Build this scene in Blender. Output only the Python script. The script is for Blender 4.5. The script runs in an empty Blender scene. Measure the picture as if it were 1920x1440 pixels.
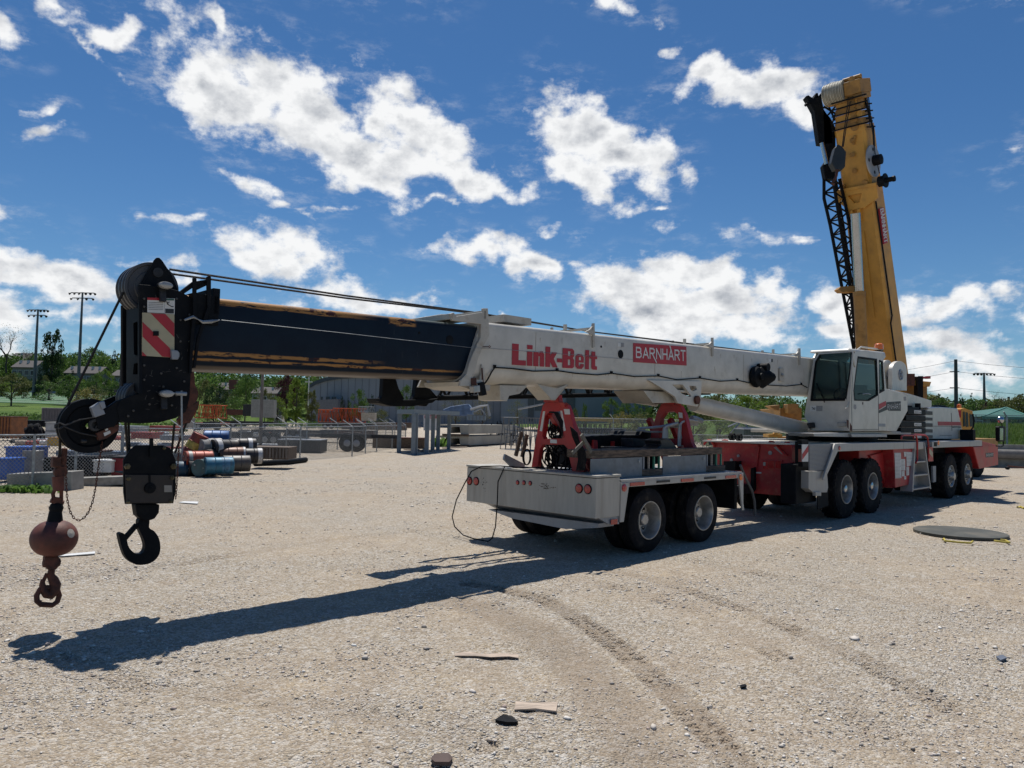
import bpy, math, random
import numpy as np
from mathutils import Vector, Matrix
from mathutils.geometry import tessellate_polygon
random.seed(7); RNG=np.random.default_rng(7)
sc=bpy.context.scene; COL=sc.collection
# ------------------------------------------------------------ camera model
F=1400.; PITCH=math.radians(2.75); ROLL=math.radians(1.1); H=2.13
MR=Matrix.Rotation(math.pi/2+PITCH,3,'X')@Matrix.Rotation(ROLL,3,'Z'); CAM=Vector((0,0,H))
O=Vector((2.31,12.35,0)); A=math.radians(44.2); U=Vector((math.cos(A),math.sin(A),0)); V=Vector((-math.sin(A),math.cos(A),0))
def ray(x,y): return MR@Vector((x-960,-(y-720),-F))
def S(x,y,v=0):            # pixel -> point of the vertical plane at lateral distance v of the truck's frame
    d=ray(x,y); k=((O-CAM).dot(V)+v)/d.dot(V); p=CAM+k*d-O; return Vector((p.dot(U),v,p.z))
def T(x,y,t):              # pixel -> point of the cross plane at t
    d=ray(x,y); k=((O-CAM).dot(U)+t)/d.dot(U); p=CAM+k*d-O; return Vector((t,p.dot(V),p.z))
def G(x,y,z=0.):
    d=ray(x,y); return CAM+d*((z-H)/d.z)
def D(x,y,dep):
    d=ray(x,y); return CAM+d*(dep/d.y)
cam=bpy.data.cameras.new('camera'); co=bpy.data.objects.new('camera',cam); COL.objects.link(co)
cam.sensor_fit='HORIZONTAL'; cam.sensor_width=36; cam.lens=36*F/1920; cam.clip_end=4000; cam.clip_start=.05
co.matrix_world=Matrix.Translation(CAM)@MR.to_4x4(); sc.camera=co
# ------------------------------------------------------------ materials
class NT:
    def __init__(s,nt): s.nt=nt; s.n=nt.nodes; s.l=nt.links
    def new(s,t,**k):
        o=s.n.new(t)
        for a,b in k.items(): setattr(o,a,b)
        return o
    def put(s,sock,v):
        if isinstance(v,bpy.types.NodeSocket): s.l.new(v,sock)
        elif v is not None: sock.default_value=v
    def m(s,op,a,b=None,c=None,clamp=False):
        o=s.new('ShaderNodeMath',operation=op); o.use_clamp=clamp
        s.put(o.inputs[0],a); s.put(o.inputs[1],b); s.put(o.inputs[2],c); return o.outputs[0]
    def vm(s,op,a,b=None):
        o=s.new('ShaderNodeVectorMath',operation=op); s.put(o.inputs[0],a); s.put(o.inputs[1],b)
        return o.outputs['Value'] if op in('LENGTH','DOT_PRODUCT') else o.outputs[0]
    def noise(s,vec,scale,detail=3,rough=.55,dist=0.):
        o=s.new('ShaderNodeTexNoise'); s.put(o.inputs['Vector'],vec)
        o.inputs['Scale'].default_value=scale; o.inputs['Detail'].default_value=detail
        o.inputs['Roughness'].default_value=rough; o.inputs['Distortion'].default_value=dist; return o.outputs['Fac']
    def ss(s,x,a,b):
        o=s.new('ShaderNodeMapRange',interpolation_type='SMOOTHSTEP'); s.put(o.inputs[0],x)
        o.inputs[1].default_value=a; o.inputs[2].default_value=b; return o.outputs[0]
    def mix(s,f,a,b):
        o=s.new('ShaderNodeMix',data_type='RGBA'); s.put(o.inputs[0],f)
        for i,c in((6,a),(7,b)):
            if isinstance(c,(tuple,list)): c=tuple(c)+(1,) if len(c)==3 else c
            s.put(o.inputs[i],c)
        return o.outputs[2]
    def xyz(s,v):
        o=s.new('ShaderNodeSeparateXYZ'); s.put(o.inputs[0],v); return o.outputs
    def cxyz(s,x,y,z):
        o=s.new('ShaderNodeCombineXYZ'); s.put(o.inputs[0],x); s.put(o.inputs[1],y); s.put(o.inputs[2],z); return o.outputs[0]
def newmat(name):
    m=bpy.data.materials.new(name); m.use_nodes=True; m.node_tree.nodes.clear()
    t=NT(m.node_tree); out=t.new('ShaderNodeOutputMaterial'); b=t.new('ShaderNodeBsdfPrincipled')
    t.l.new(b.outputs[0],out.inputs[0]); t.b=b; t.out=out
    t.obj=t.new('ShaderNodeTexCoord').outputs['Object']; return m,t
MATS={}
def mat(name,col,rough=.5,metal=0.,var=.12,vs=3.,dirt=None,da=.5,ds=5.,bump=0.,bs=40.,stretch=(1,1,1),island=0.,emit=None,coat=0.,spec=None,trans=0.):
    if name in MATS: return MATS[name]
    m,t=newmat(name); b=t.b
    vec=t.vm('MULTIPLY',t.obj,stretch) if stretch!=(1,1,1) else t.obj
    n=t.noise(vec,vs,4,.6)
    lo=tuple(max(0,c*(1-var*1.6)) for c in col); hi=tuple(min(1,c*(1+var*1.2)) for c in col)
    c=t.mix(t.ss(n,.3,.7),lo,hi)
    if island:
        g=t.new('ShaderNodeNewGeometry'); r=g.outputs['Random Per Island']
        k=t.m('ADD',t.m('MULTIPLY',r,island*2),1-island)
        c=t.vm('MULTIPLY',c,t.cxyz(k,k,k))
    if dirt:
        n2=t.noise(vec,ds,6,.65); c=t.mix(t.m('MULTIPLY',t.ss(n2,.48,.72),da),c,dirt)
    t.put(b.inputs['Base Color'],c)
    t.put(b.inputs['Roughness'],t.m('ADD',t.m('MULTIPLY',n,.3),rough-.15,clamp=True))
    b.inputs['Metallic'].default_value=metal
    if coat: b.inputs['Coat Weight'].default_value=coat
    if spec is not None: b.inputs['Specular IOR Level'].default_value=spec
    if trans: b.inputs['Transmission Weight'].default_value=trans
    if emit: b.inputs['Emission Color'].default_value=tuple(emit)+(1,); b.inputs['Emission Strength'].default_value=1
    if bump:
        bp=t.new('ShaderNodeBump'); bp.inputs['Strength'].default_value=bump; bp.inputs['Distance'].default_value=.01
        t.put(bp.inputs['Height'],t.noise(vec,bs,3,.6)); t.l.new(bp.outputs[0],b.inputs['Normal'])
    MATS[name]=m; return m
WHITE=mat('white_paint',(.56,.53,.47),.42,var=.06,dirt=(.27,.23,.18),da=.35,ds=2.2,coat=.1)
WHITE2=mat('white_paint_grimy',(.46,.43,.37),.5,var=.1,dirt=(.2,.13,.08),da=.5,ds=6)
ALU=mat('aluminium_sheet',(.40,.39,.37),.5,.25,var=.06,vs=4,dirt=(.25,.22,.18),da=.4,ds=2,stretch=(4,4,.6))
DOLW=mat('grimy_white_box',(.40,.38,.335),.55,.0,var=.05,vs=3,dirt=(.25,.22,.18),da=.45,ds=1.6,stretch=(5,5,.6))
SHEETM=mat('dark_aluminium',(.17,.19,.21),.5,.3,var=.15,vs=3,dirt=(.06,.065,.07),da=.4,ds=4)
PAPER=mat('paper_print',(.36,.36,.35),.7)
ALUD=mat('aluminium_dull',(.27,.29,.32),.5,.3,var=.12,vs=4,dirt=(.15,.15,.15),da=.4,ds=4)
CHROME=mat('chrome',(.42,.44,.47),.22,1.,var=.05)
RED=mat('red_paint',(.40,.022,.022),.45,var=.12,dirt=(.16,.03,.03),da=.4,ds=4)
REDL=mat('red_paint_scuffed',(.35,.02,.024),.5,var=.15,dirt=(.35,.13,.08),da=.45,ds=9)
DECALRED=mat('decal_red',(.38,.018,.03),.5,var=.05)
BLACK=mat('black_paint',(.006,.0075,.010),.6,var=.2,dirt=(.022,.02,.018),da=.4,ds=6,bump=.15,bs=25,spec=.12)
RUBBER=mat('tyre_rubber',(.011,.011,.013),.8,var=.25,dirt=(.065,.055,.045),da=.6,ds=5,bump=.3,bs=60,spec=.12)
ROPE=mat('wire_rope',(.02,.017,.015),.65,.3,var=.3,vs=30,bump=.5,bs=120)
RUST=mat('rusty_steel',(.10,.035,.022),.75,.1,var=.35,vs=8,dirt=(.03,.018,.014),da=.6,ds=14,bump=.4,bs=60)
BALLRED=mat('worn_red_paint',(.125,.035,.024),.65,0.,var=.3,vs=4,dirt=(.05,.018,.012),da=.7,ds=7,bump=.2,bs=30)
STEEL=mat('galvanised_steel',(.30,.32,.33),.5,.6,var=.15,vs=8)
DARKST=mat('dark_steel',(.035,.035,.037),.55,.4,var=.3,vs=8)
RIM=mat('rim_steel',(.42,.41,.39),.4,.6,var=.2,vs=9,dirt=(.13,.11,.09),da=.5,ds=9)
YELLOW=mat('crane_yellow',(.58,.30,.055),.5,var=.08,vs=1.5,dirt=(.25,.13,.04),da=.45,ds=1.4)
YELD=mat('crane_yellow_grimy',(.38,.20,.05),.6,var=.25,vs=2,dirt=(.06,.04,.02),da=.6,ds=2)
CREAM=mat('reflective_cream',(.42,.38,.25),.5,var=.08,dirt=(.25,.2,.13),da=.4,ds=12)
STICK=mat('sticker_white',(.62,.62,.6),.5,var=.05)
STICKK=mat('sticker_black',(.02,.02,.022),.5,var=.1)
STICKG=mat('sticker_print',(.27,.27,.27),.6,var=.15,vs=60)
ORANGE=mat('orange_lens',(.75,.16,.01),.25,var=.05,coat=.5)
REDLENS=mat('red_lens',(.38,.01,.012),.2,var=.2,vs=40,coat=.6)
LENS=mat('clear_lens',(.33,.33,.32),.2,.2,var=.1)
WOOD=mat('weathered_timber',(.12,.085,.06),.8,var=.4,vs=6,dirt=(.04,.03,.022),da=.6,ds=8,stretch=(1,6,6),bump=.3,bs=30)
WOODL=mat('pale_timber',(.42,.34,.27),.85,var=.2,vs=6,stretch=(1,8,8),bump=.4,bs=30)
BAG=mat('black_bag',(.008,.008,.009),.45,bump=.4,bs=15)
def glassmat(name,col,a=.42):
    m,t=newmat(name); b=t.b; b.inputs['Base Color'].default_value=tuple(col)+(1,); b.inputs['Roughness'].default_value=.06
    tr=t.new('ShaderNodeBsdfTransparent'); tr.inputs[0].default_value=(.55,.68,.66,1)
    mx=t.new('ShaderNodeMixShader'); mx.inputs[0].default_value=a
    t.l.new(tr.outputs[0],mx.inputs[1]); t.l.new(b.outputs[0],mx.inputs[2]); t.l.new(mx.outputs[0],t.out.inputs[0]); MATS[name]=m; return m
GLASS=glassmat('cab_glass',(.02,.035,.04))
def diamond(name):
    m,t=newmat(name); x,y,z=t.xyz(t.vm('MULTIPLY',t.obj,(18,18,18)))
    a=t.m('ADD',t.m('ADD',x,y),z); c=t.m('SUBTRACT',t.m('ADD',x,y),z)
    h=t.m('MULTIPLY',t.m('SINE',t.m('MULTIPLY',a,6.28)),t.m('SINE',t.m('MULTIPLY',c,6.28)))
    t.put(t.b.inputs['Base Color'],t.mix(t.ss(h,0,.7),(.24,.24,.24),(.50,.50,.49)))
    t.b.inputs['Metallic'].default_value=.5; t.b.inputs['Roughness'].default_value=.4
    bp=t.new('ShaderNodeBump'); bp.inputs['Distance'].default_value=.01; t.put(bp.inputs['Height'],h); t.l.new(bp.outputs[0],t.b.inputs['Normal'])
    return m
DIAM=diamond('tread_plate')
# ------------------------------------------------------------ mesh builder
WM={}
FRAME_T=Matrix.Translation(O)@Matrix.Rotation(A,4,'Z'); IDM=Matrix.Identity(4)
class MB:
    def __init__(s,frame=None): s.v=[]; s.f=[]; s.M=frame if frame is not None else IDM; s.sm=[]
    def add(s,vs,fs,smooth=False):
        o=len(s.v); s.v+= [tuple(p) for p in vs]; s.f+=[tuple(i+o for i in f) for f in fs]; s.sm+=[smooth]*len(fs); return s
    def hexa(s,p):  # 8 points: bottom 4 then top 4
        return s.add(p,[(3,2,1,0),(4,5,6,7),(0,1,5,4),(1,2,6,5),(2,3,7,6),(3,0,4,7)])
    def box(s,x0,x1,y0,y1,z0,z1):
        return s.hexa([(x0,y0,z0),(x1,y0,z0),(x1,y1,z0),(x0,y1,z0),(x0,y0,z1),(x1,y0,z1),(x1,y1,z1),(x0,y1,z1)])
    def beam(s,p,q,w,h=None,up=(0,0,1)):
        p=Vector(p);q=Vector(q);h=h or w; d=(q-p).normalized(); u=Vector(up)
        if abs(d.dot(u))>.98: u=Vector((1,0,0))
        a=d.cross(u).normalized()*w/2; b=a.cross(d).normalized()*h/2
        return s.hexa([p-a-b,p+a-b,q+a-b,q-a-b,p-a+b,p+a+b,q+a+b,q-a+b])
    def prism(s,poly,off,holes=()):   # planar polygon (3-D points), extruded by vector off
        off=Vector(off); loops=[[Vector(p) for p in poly]]+[[Vector(p) for p in h] for h in holes]
        flat=[p for l in loops for p in l]; n=len(flat)
        tri=[tuple(t) for t in tessellate_polygon(loops)] if (holes or len(poly)>4) else [tuple(range(n))]
        nrm=Vector((0,0,0)); l=loops[0]
        for i in range(len(l)): nrm+=l[i].cross(l[(i+1)%len(l)])
        def orient(t,sgn):
            a,b,c=flat[t[0]],flat[t[1]],flat[t[2]]; k=(b-a).cross(c-a).dot(off)
            return t if k*sgn>0 else tuple(reversed(t))
        fs=[orient(t,-1) for t in tri]+[tuple(i+n for i in orient(t,1)) for t in tri]
        o=0
        for li,l in enumerate(loops):
            m=len(l)
            for i in range(m):
                j=(i+1)%m; fs.append((o+i,o+j,o+j+n,o+i+n))
            o+=m
        return s.add(flat+[p+off for p in flat],fs)
    def tube(s,pts,r,n=8,closed=False,cap=True):
        pts=[Vector(p) for p in pts]; m=len(pts); rs=r if isinstance(r,(list,tuple)) else [r]*m
        vs=[];prev=None
        for i,p in enumerate(pts):
            if closed: d=(pts[(i+1)%m]-pts[i-1])
            else: d=pts[min(i+1,m-1)]-pts[max(i-1,0)]
            d.normalize()
            if prev is None:
                u=Vector((0,0,1)) if abs(d.z)<.9 else Vector((1,0,0)); a=d.cross(u).normalized()
            else: a=(prev-d*prev.dot(d)).normalized()
            prev=a; b=d.cross(a)
            for k in range(n):
                t=2*math.pi*k/n; vs.append(p+(a*math.cos(t)+b*math.sin(t))*rs[i])
        fs=[]
        for i in range(m if closed else m-1):
            j=(i+1)%m
            for k in range(n): l=(k+1)%n; fs.append((i*n+k,i*n+l,j*n+l,j*n+k))
        s.add(vs,fs,True)
        if cap and not closed: 
            o=len(s.v)-len(vs); s.f+=[tuple(o+k for k in reversed(range(n))),tuple(o+(m-1)*n+k for k in range(n))]; s.sm+=[False,False]
        return s
    def cyl(s,p,q,r,r2=None,n=24): return s.tube([p,q],[r,r if r2 is None else r2],n)
    def lathe(s,c,ax,prof,n=40,smooth=True):  # prof: (distance along ax, radius)
        c=Vector(c); ax=Vector(ax).normalized(); u=Vector((0,0,1)) if abs(ax.z)<.9 else Vector((1,0,0)); a=ax.cross(u).normalized(); b=ax.cross(a)
        vs=[];fs=[]
        for h,r in prof:
            for k in range(n):
                t=2*math.pi*k/n; vs.append(c+ax*h+(a*math.cos(t)+b*math.sin(t))*max(r,1e-4))
        for i in range(len(prof)-1):
            for k in range(n): l=(k+1)%n; fs.append((i*n+k,i*n+l,(i+1)*n+l,(i+1)*n+k))
        return s.add(vs,fs,smooth)
    def loft(s,loops,cap=True,smooth=False):
        n=len(loops[0]); vs=[p for l in loops for p in l]; fs=[]
        for i in range(len(loops)-1):
            for k in range(n): l=(k+1)%n; fs.append((i*n+k,i*n+l,(i+1)*n+l,(i+1)*n+k))
        if cap: fs+= [tuple(reversed(range(n))),tuple((len(loops)-1)*n+k for k in range(n))]
        return s.add(vs,fs,smooth)
    def quad(s,a,b,c,d): return s.add([a,b,c,d],[(0,1,2,3)])
    def build(s,name,material,parent=None,bevel=0.,label=None,kind=None,sharp=40):
        M=s.M; 
        if parent is not None: M=WM[parent].inverted()@s.M
        me=bpy.data.meshes.new(name)
        vs=[M@Vector(p) for p in s.v]
        me.from_pydata(vs,[],s.f); me.validate()
        if any(s.sm) and len(me.polygons)==len(s.sm): me.polygons.foreach_set('use_smooth',s.sm)
        if any(s.sm): me.set_sharp_from_angle(angle=math.radians(sharp))
        me.materials.append(material); me.update()
        o=bpy.data.objects.new(name,me); COL.objects.link(o)
        if parent is not None: o.parent=parent; WM[o]=WM[parent]
        else: WM[o]=Matrix.Identity(4)
        if bevel:
            b=o.modifiers.new('bevel','BEVEL'); b.width=bevel; b.segments=2; b.limit_method='ANGLE'; b.angle_limit=math.radians(40)
        if label: o['label']=label
        if kind: o['kind']=kind
        return o
def thing(name,label,cat,M,group=None):
    o=bpy.data.objects.new(name,None); COL.objects.link(o); o.empty_display_size=.3
    if not isinstance(M,Matrix): M=Matrix.Translation(Vector(M))
    o.matrix_world=M; WM[o]=M.copy(); o['label']=label; o['category']=cat
    if group: o['group']=group
    return o
def single(o,label,cat,group=None,center=True):
    """top-level mesh: move its origin to its base"""
    o['label']=label; o['category']=cat
    if group: o['group']=group
    me=o.data; co=np.empty(len(me.vertices)*3); me.vertices.foreach_get('co',co); co=co.reshape(-1,3)
    c=np.array([(co[:,0].min()+co[:,0].max())/2,(co[:,1].min()+co[:,1].max())/2,co[:,2].min()])
    co-=c; me.vertices.foreach_set('co',co.ravel()); me.update(); o.location=c; WM[o]=Matrix.Translation(Vector(c)); return o
def cframe(t,v,z=0): return FRAME_T@Matrix.Translation((t,v,z))
def cm(): return MB(FRAME_T)
def dup(root,M,label=None,group=None):
    r=root.copy(); COL.objects.link(r); r.matrix_world=M; WM[r]=M.copy()
    if label: r['label']=label
    if group: r['group']=group
    for ch in list(root.children):
        c=ch.copy(); COL.objects.link(c); c.parent=r
        for g in ch.children:
            d=g.copy(); COL.objects.link(d); d.parent=c
    return r
# stroke lettering --------------------------------------------------
GL={'B':(.72,[[(0,0),(0,1)],[(0,1),(.45,1),(.6,.88),(.6,.65),(.45,.54),(0,.54)],[(.45,.54),(.66,.4),(.66,.14),(.45,0),(0,0)]]),
'A':(.74,[[(0,0),(.36,1),(.72,0)],[(.13,.32),(.6,.32)]]),
'a':(.74,[[(0,0),(.36,1),(.72,0)],[(.13,.32),(.6,.32)],[(.36,1),(.2,1.38)]]),
'R':(.72,[[(0,0),(0,1),(.46,1),(.62,.87),(.62,.62),(.46,.5),(0,.5)],[(.3,.5),(.68,0)]]),
'r':(.72,[[(0,0),(0,1),(.46,1),(.62,.87),(.62,.62),(.46,.5),(0,.5)],[(.3,.5),(.92,-.4)]]),
'N':(.7,[[(0,0),(0,1),(.66,0),(.66,1)]]),'H':(.68,[[(0,0),(0,1)],[(.64,0),(.64,1)],[(0,.5),(.64,.5)]]),
'T':(.66,[[(0,1),(.66,1)],[(.33,1),(.33,0)]]),
'8':(.6,[[(.05,.5),(0,.3),(.05,.1),(.3,0),(.55,.1),(.6,.3),(.5,.5),(.1,.55),(.05,.8),(.3,1),(.5,.8),(.45,.55)]]),
'0':(.6,[[(0,.2),(0,.8),(.15,1),(.45,1),(.6,.8),(.6,.2),(.45,0),(.15,0),(0,.2)]]),
'l':(.1,[[(.05,0),(.05,1)]]),'b':(.5,[[(0,1),(0,0),(.45,.05),(.5,.3),(.45,.55),(0,.55)]]),'s':(.5,[[(.5,.5),(.1,.55),(0,.4),(.45,.2),(.4,0),(0,.03)]]),' ':(.3,[])}
def strokes(mb,text,x0,x1,y0,y1,f0,w=.13,gap=.22,ax=1.):
    f=lambda x,y,e: f0(x0+(x-x0)/ax,y,e)
    tot=sum(GL[c][0]+gap for c in text)-gap; x=0; sx=(x1-x0)*ax/tot; k=0
    for c in text:
        for pl in GL[c][1]:
            for i in range(len(pl)-1):
                a=Vector(((x+pl[i][0])*sx,pl[i][1]*(y1-y0))); b=Vector(((x+pl[i+1][0])*sx,pl[i+1][1]*(y1-y0)))
                d=(b-a); L=d.length
                if L<1e-6: continue
                d/=L; ww=w*(y1-y0); n=Vector((-d.y,d.x))*ww/2; a=a-d*ww*.45; b=b+d*ww*.45; k+=1; e=k*.00012
                P=[a-n,b-n,b+n,a+n]; mb.quad(*[f(x0+p.x,y0+p.y,e) for p in P])
        x+=GL[c][0]+gap
    return mb
def polys(mb,plist,f):
    for k,pl in enumerate(plist):
        pts=[f(p[0],p[1],.0003*k) for p in pl]
        tri=tessellate_polygon([[Vector(p) for p in pts]]); mb.add(pts,[tuple(t) for t in tri])
    return mb
SKR,SKG,SKB=.44,.74,.98; SKH=(.64,.88,1.04); SKS=.078; SUNE=4.9; EXPO=0.04; CLO=(4.3,4.7,5.4); CHI=(11.6,11.7,11.8)
# ============================================================ helpers in the truck's frame
def PS(mb,px,v,th,holes=()): return mb.prism([S(x,y,v) for x,y in px],(0,th,0),[[S(x,y,v) for x,y in h] for h in holes])
def PT(mb,px,t,th,holes=()): return mb.prism([T(x,y,t) for x,y in px],(th,0,0),[[T(x,y,t) for x,y in h] for h in holes])
def circ(cx,cz,r,n=20,rz=None,a0=0,a1=2*math.pi): return [(cx+r*math.cos(a0+(a1-a0)*i/n),cz+(rz or r)*math.sin(a0+(a1-a0)*i/n)) for i in range(n)]
def mpx(x,y,v): return (S(x,y+1,v)-S(x,y,v)).length
def crom(pl,n=4):
    o=[];m=len(pl)
    for i in range(m):
        a,b,c,d=pl[i-1],pl[i],pl[(i+1)%m],pl[(i+2)%m]
        for k in range(n):
            t_=k/n; o.append(tuple(.5*(2*b[j]+(c[j]-a[j])*t_+(2*a[j]-5*b[j]+4*c[j]-d[j])*t_*t_+(3*b[j]-a[j]-3*c[j]+d[j])*t_**3) for j in (0,1)))
    return o
def zc(s): return 3.168+.0222*s
def bprof(hw,hh,rt,rb,n=6,bw=.24):
    p=[]
    for i in range(n+1):
        a=math.pi/2*i/n; p.append((hw-rt+rt*math.cos(a),hh-rt+rt*math.sin(a)))
    for i in range(n+1):
        a=math.pi/2+math.pi/2*i/n; p.append((-hw+rt+rt*math.cos(a),hh-rt+rt*math.sin(a)))
    for i in range(n+1):
        a=math.pi/2*i/n; p.append((-hw+bw*(1-math.cos(a)),-hh+rb*(1-math.sin(a))))
    for i in range(n+1):
        a=math.pi/2*(1-i/n); p.append((hw-bw*(1-math.cos(a)),-hh+rb*(1-math.sin(a))))
    return p
def zrec(px,v,h0=0): return S(px[0],px[1],v)
# wheel: c = centre of the outer face, ax = direction into the vehicle
def wheel(parent,c,R,w,rr,style,frame,lug=0,outer=True,side=1):
    m=MB(frame); ax=Vector((0,side,0)); c=Vector(c)
    sh=R*.93; pr=[(.018,rr),(.006,rr+.02),(0,rr+(R-rr)*.45),(.012,R*.9),(.03,R*.965)]
    g=[]; nx=5
    for i in range(nx):
        a=.045+(w-.09)*i/nx; b=.045+(w-.09)*(i+.8)/nx; e=.045+(w-.09)*(i+1)/nx
        g+=[(a,R),(b,R),(b+.002,R-.014),(e-.002,R-.014)]
    pr+=g+[(w-.03,R*.965),(w-.012,R*.9),(w,rr+(R-rr)*.45),(w-.018,rr)]
    m.lathe(c,ax,pr,56)
    if lug:
        for k in range(lug):
            a=2*math.pi*k/lug; 
            for q,off in ((0,0),(1,.5)):
                aa=a+off*2*math.pi/lug; ca,sa=math.cos(aa),math.sin(aa); da=2*math.pi/lug*.30
                x0=0.008 if q==0 else w-.11; x1=x0+.10
                P=[]
                for rad in (R*.90,R+.012):
                    for (xx,aaa) in ((x0,aa-da),(x1,aa-da*.6),(x1,aa+da*.9),(x0,aa+da)):
                        rr_=rad-(.03 if xx==x0 and rad>R else 0)
                        P.append(c+ax*xx+Vector((math.cos(aaa)*rr_,0,math.sin(aaa)*rr_)))
                m.hexa(P)
    ty=m.build('wheel',RUBBER,parent,sharp=35)
    r=MB(frame)
    if style=='dual':   # deep dish
        d=w*.74
        r.lathe(c,ax,[(.02,rr+.004),(-.004,rr+.002),(-.004,rr-.012),(.03,rr-.03),(d*.55,rr-.045),(d,rr-.06),(d,rr-.07),(d+.01,.16),(d-.03,.135),(d-.03,0)],44)
        r.lathe(c,ax,[(d-.03,.1),(d-.11,.095),(d-.125,.08),(d-.125,0)],24)
        for k in range(10):
            a=2*math.pi*k/10; p=c+Vector((math.cos(a)*.142,0,math.sin(a)*.142)); r.cyl(p+ax*(d+.01),p+ax*(d-.05),.016,n=6)
    elif style=='single':
        d=.05
        r.lathe(c,ax,[(.02,rr+.004),(-.004,rr+.002),(-.004,rr-.012),(.025,rr-.03),(.05,rr-.05),(.03,rr-.08),(.03,.15),(-.0,.145),(-.06,.125),(-.09,.11),(-.095,0)],44)
        for k in range(10):
            a=2*math.pi*k/10; p=c+Vector((math.cos(a)*.185,0,math.sin(a)*.185)); r.cyl(p+ax*.03,p-ax*.02,.018,n=6)
    rm=r.build('rim',RIM,ty,sharp=35)
    h=MB(frame)
    for k in range(10 if style=='dual' else 8):
        a=2*math.pi*(k+.5)/(10 if style=='dual' else 8); q=rr-.115 if style=='dual' else rr-.085; hd=(w*.74 if style=='dual' else .03)
        p=c+Vector((math.cos(a)*q,0,math.sin(a)*q)); h.cyl(p+ax*(hd+.02),p+ax*(hd-.004),.032 if style=='dual' else .022,n=12)
    h.build('hand_holes',BLACK,ty)
    return ty
CF=FRAME_T
# ============================================================ TRUCK CRANE
TC=thing('truck_crane','white and red truck crane with its long telescopic boom laid low over the dolly','truck crane',cframe(10,1.3))
# --- boom
ends=[S(x,y,.85) for x,y in [(901,607),(900,632),(887,660),(879,680),(874,700),(864,714)]]
eh=[p.z-zc(p.x) for p in ends][::-1]; es=[p.x for p in ends][::-1]
pw=bprof(.45,.455,.06,.22)
m=cm(); loops=[]
for j,s0 in enumerate([None,-2.2,0,3,6,9,12.2]):
    l=[]
    for w,h in pw:
        s=float(np.interp(h,eh,es)) if s0 is None else s0
        l.append((s,1.3+w,zc(s)+h*(1+.004*(s+3))))
    loops.append(l)
m.loft(loops,smooth=True); boomw=m.build('boom',WHITE,TC,sharp=50)
m=cm(); PS(m,[(844,588),(851,586),(856,593),(906,585),(906,578),(915,578),(917,606),(918,628),(905,652),(896,674),(890,700),(884,714),(883,724),(862,724),(864,713),(875,701),(880,681),(888,661),(901,633),(902,608),(848,601)],.80,.045)
for y0 in (1.76,): m.prism([S(x,y,.80)+Vector((0,y0-.8,0)) for x,y in [(844,588),(906,578),(915,578),(918,628),(896,674),(884,724),(862,724),(880,681),(901,633),(902,608),(848,601)]],(0,.045,0))
a=S(846,594,.8); m.box(a.x,a.x+.03,.8,1.8,a.z-.03,a.z+.05); a=S(912,590,.8); m.box(a.x-.05,a.x,.8,1.8,a.z-.07,a.z+.06)
m.box(a.x-.6,a.x-.1,.9,1.7,a.z-.09,a.z-.06)
m.build('boom_collar',WHITE2,TC,bevel=.006)
m=cm(); PS(m,[(903,683),(908,690),(909,716),(899,716),(902,700)],.82,.03); PS(m,[(860,716),(920,722),(918,733),(880,730),(862,724)],.86,.8)
PS(m,[(884,712),(905,712),(905,722),(884,722)],.79,.06)
m.build('collar_foot',WHITE2,boomw)
m=cm(); PS(m,[(884,709),(893,708),(894,722),(884,722)],.782,.01); PS(m,[(903,690),(905,690),(907,716),(904,716)],.812,.01); m.build('rust_patch',RUST,boomw)
m=cm(); PS(m,[(888,724),(900,722),(901,735),(889,736)],.70,.1); m.build('floodlight',LENS,TC,bevel=.01)
m=cm(); PS(m,[(899,718),(908,716),(913,740),(905,742)],.74,.08); m.build('lamp_bracket',BLACK,TC)
# dark section with worn strips
dm,t=newmat('dark_boom_paint')
x,y,z=t.xyz(t.obj); sx=t.m('ADD',x,10.); h=t.m('SUBTRACT',z,t.m('ADD',t.m('MULTIPLY',sx,.0222),3.168))
st=t.vm('MULTIPLY',t.obj,(1.2,4,9)); n1=t.noise(st,2.2,5,.6); n2=t.noise(st,5,5,.65); n3=t.noise(t.obj,2.5,4,.6)
hh=t.m('ADD',h,t.m('MULTIPLY',t.m('SUBTRACT',n1,.5),.05))
band=lambda c,w,e=.008:t.ss(t.m('ABSOLUTE',t.m('SUBTRACT',hh,c)),w+e,w-e)
def seg(a,b,e=.1): return t.m('MULTIPLY',t.ss(sx,a-e,a+e),t.ss(sx,b+e,b-e))
top=t.m('MULTIPLY',t.m('MULTIPLY',t.ss(hh,.305,.325),t.ss(sx,-4.75,-5.4)),t.ss(n2,.40,.46))
spot=t.m('MULTIPLY',seg(-4.62,-4.2,.03),t.m('MULTIPLY',t.ss(hh,.27,.29),t.ss(n2,.42,.5)))
lo1=t.m('MULTIPLY',t.m('MULTIPLY',band(-.225,.022),t.ss(sx,-4.6,-5.2)),t.ss(n2,.40,.47))
lo2=t.m('MULTIPLY',t.m('MULTIPLY',band(-.29,.013),t.ss(sx,-3.2,-3.8)),t.ss(n2,.36,.42))
w=t.m('MAXIMUM',t.m('MAXIMUM',top,spot),t.m('MAXIMUM',lo1,lo2))
wc=t.mix(t.ss(n3,.56,.6),(.36,.18,.06),(.06,.02,.016))
base=t.mix(t.ss(n3,.3,.7),(.0035,.009,.020),(.006,.015,.028))
scr=t.m('MULTIPLY',seg(-4.75,-4.1,.15),t.ss(t.noise(t.vm('MULTIPLY',t.obj,(40,1,2)),1.5,4,.7),.62,.74)); base=t.mix(t.m('MULTIPLY',scr,.4),base,(.12,.12,.10))
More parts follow.
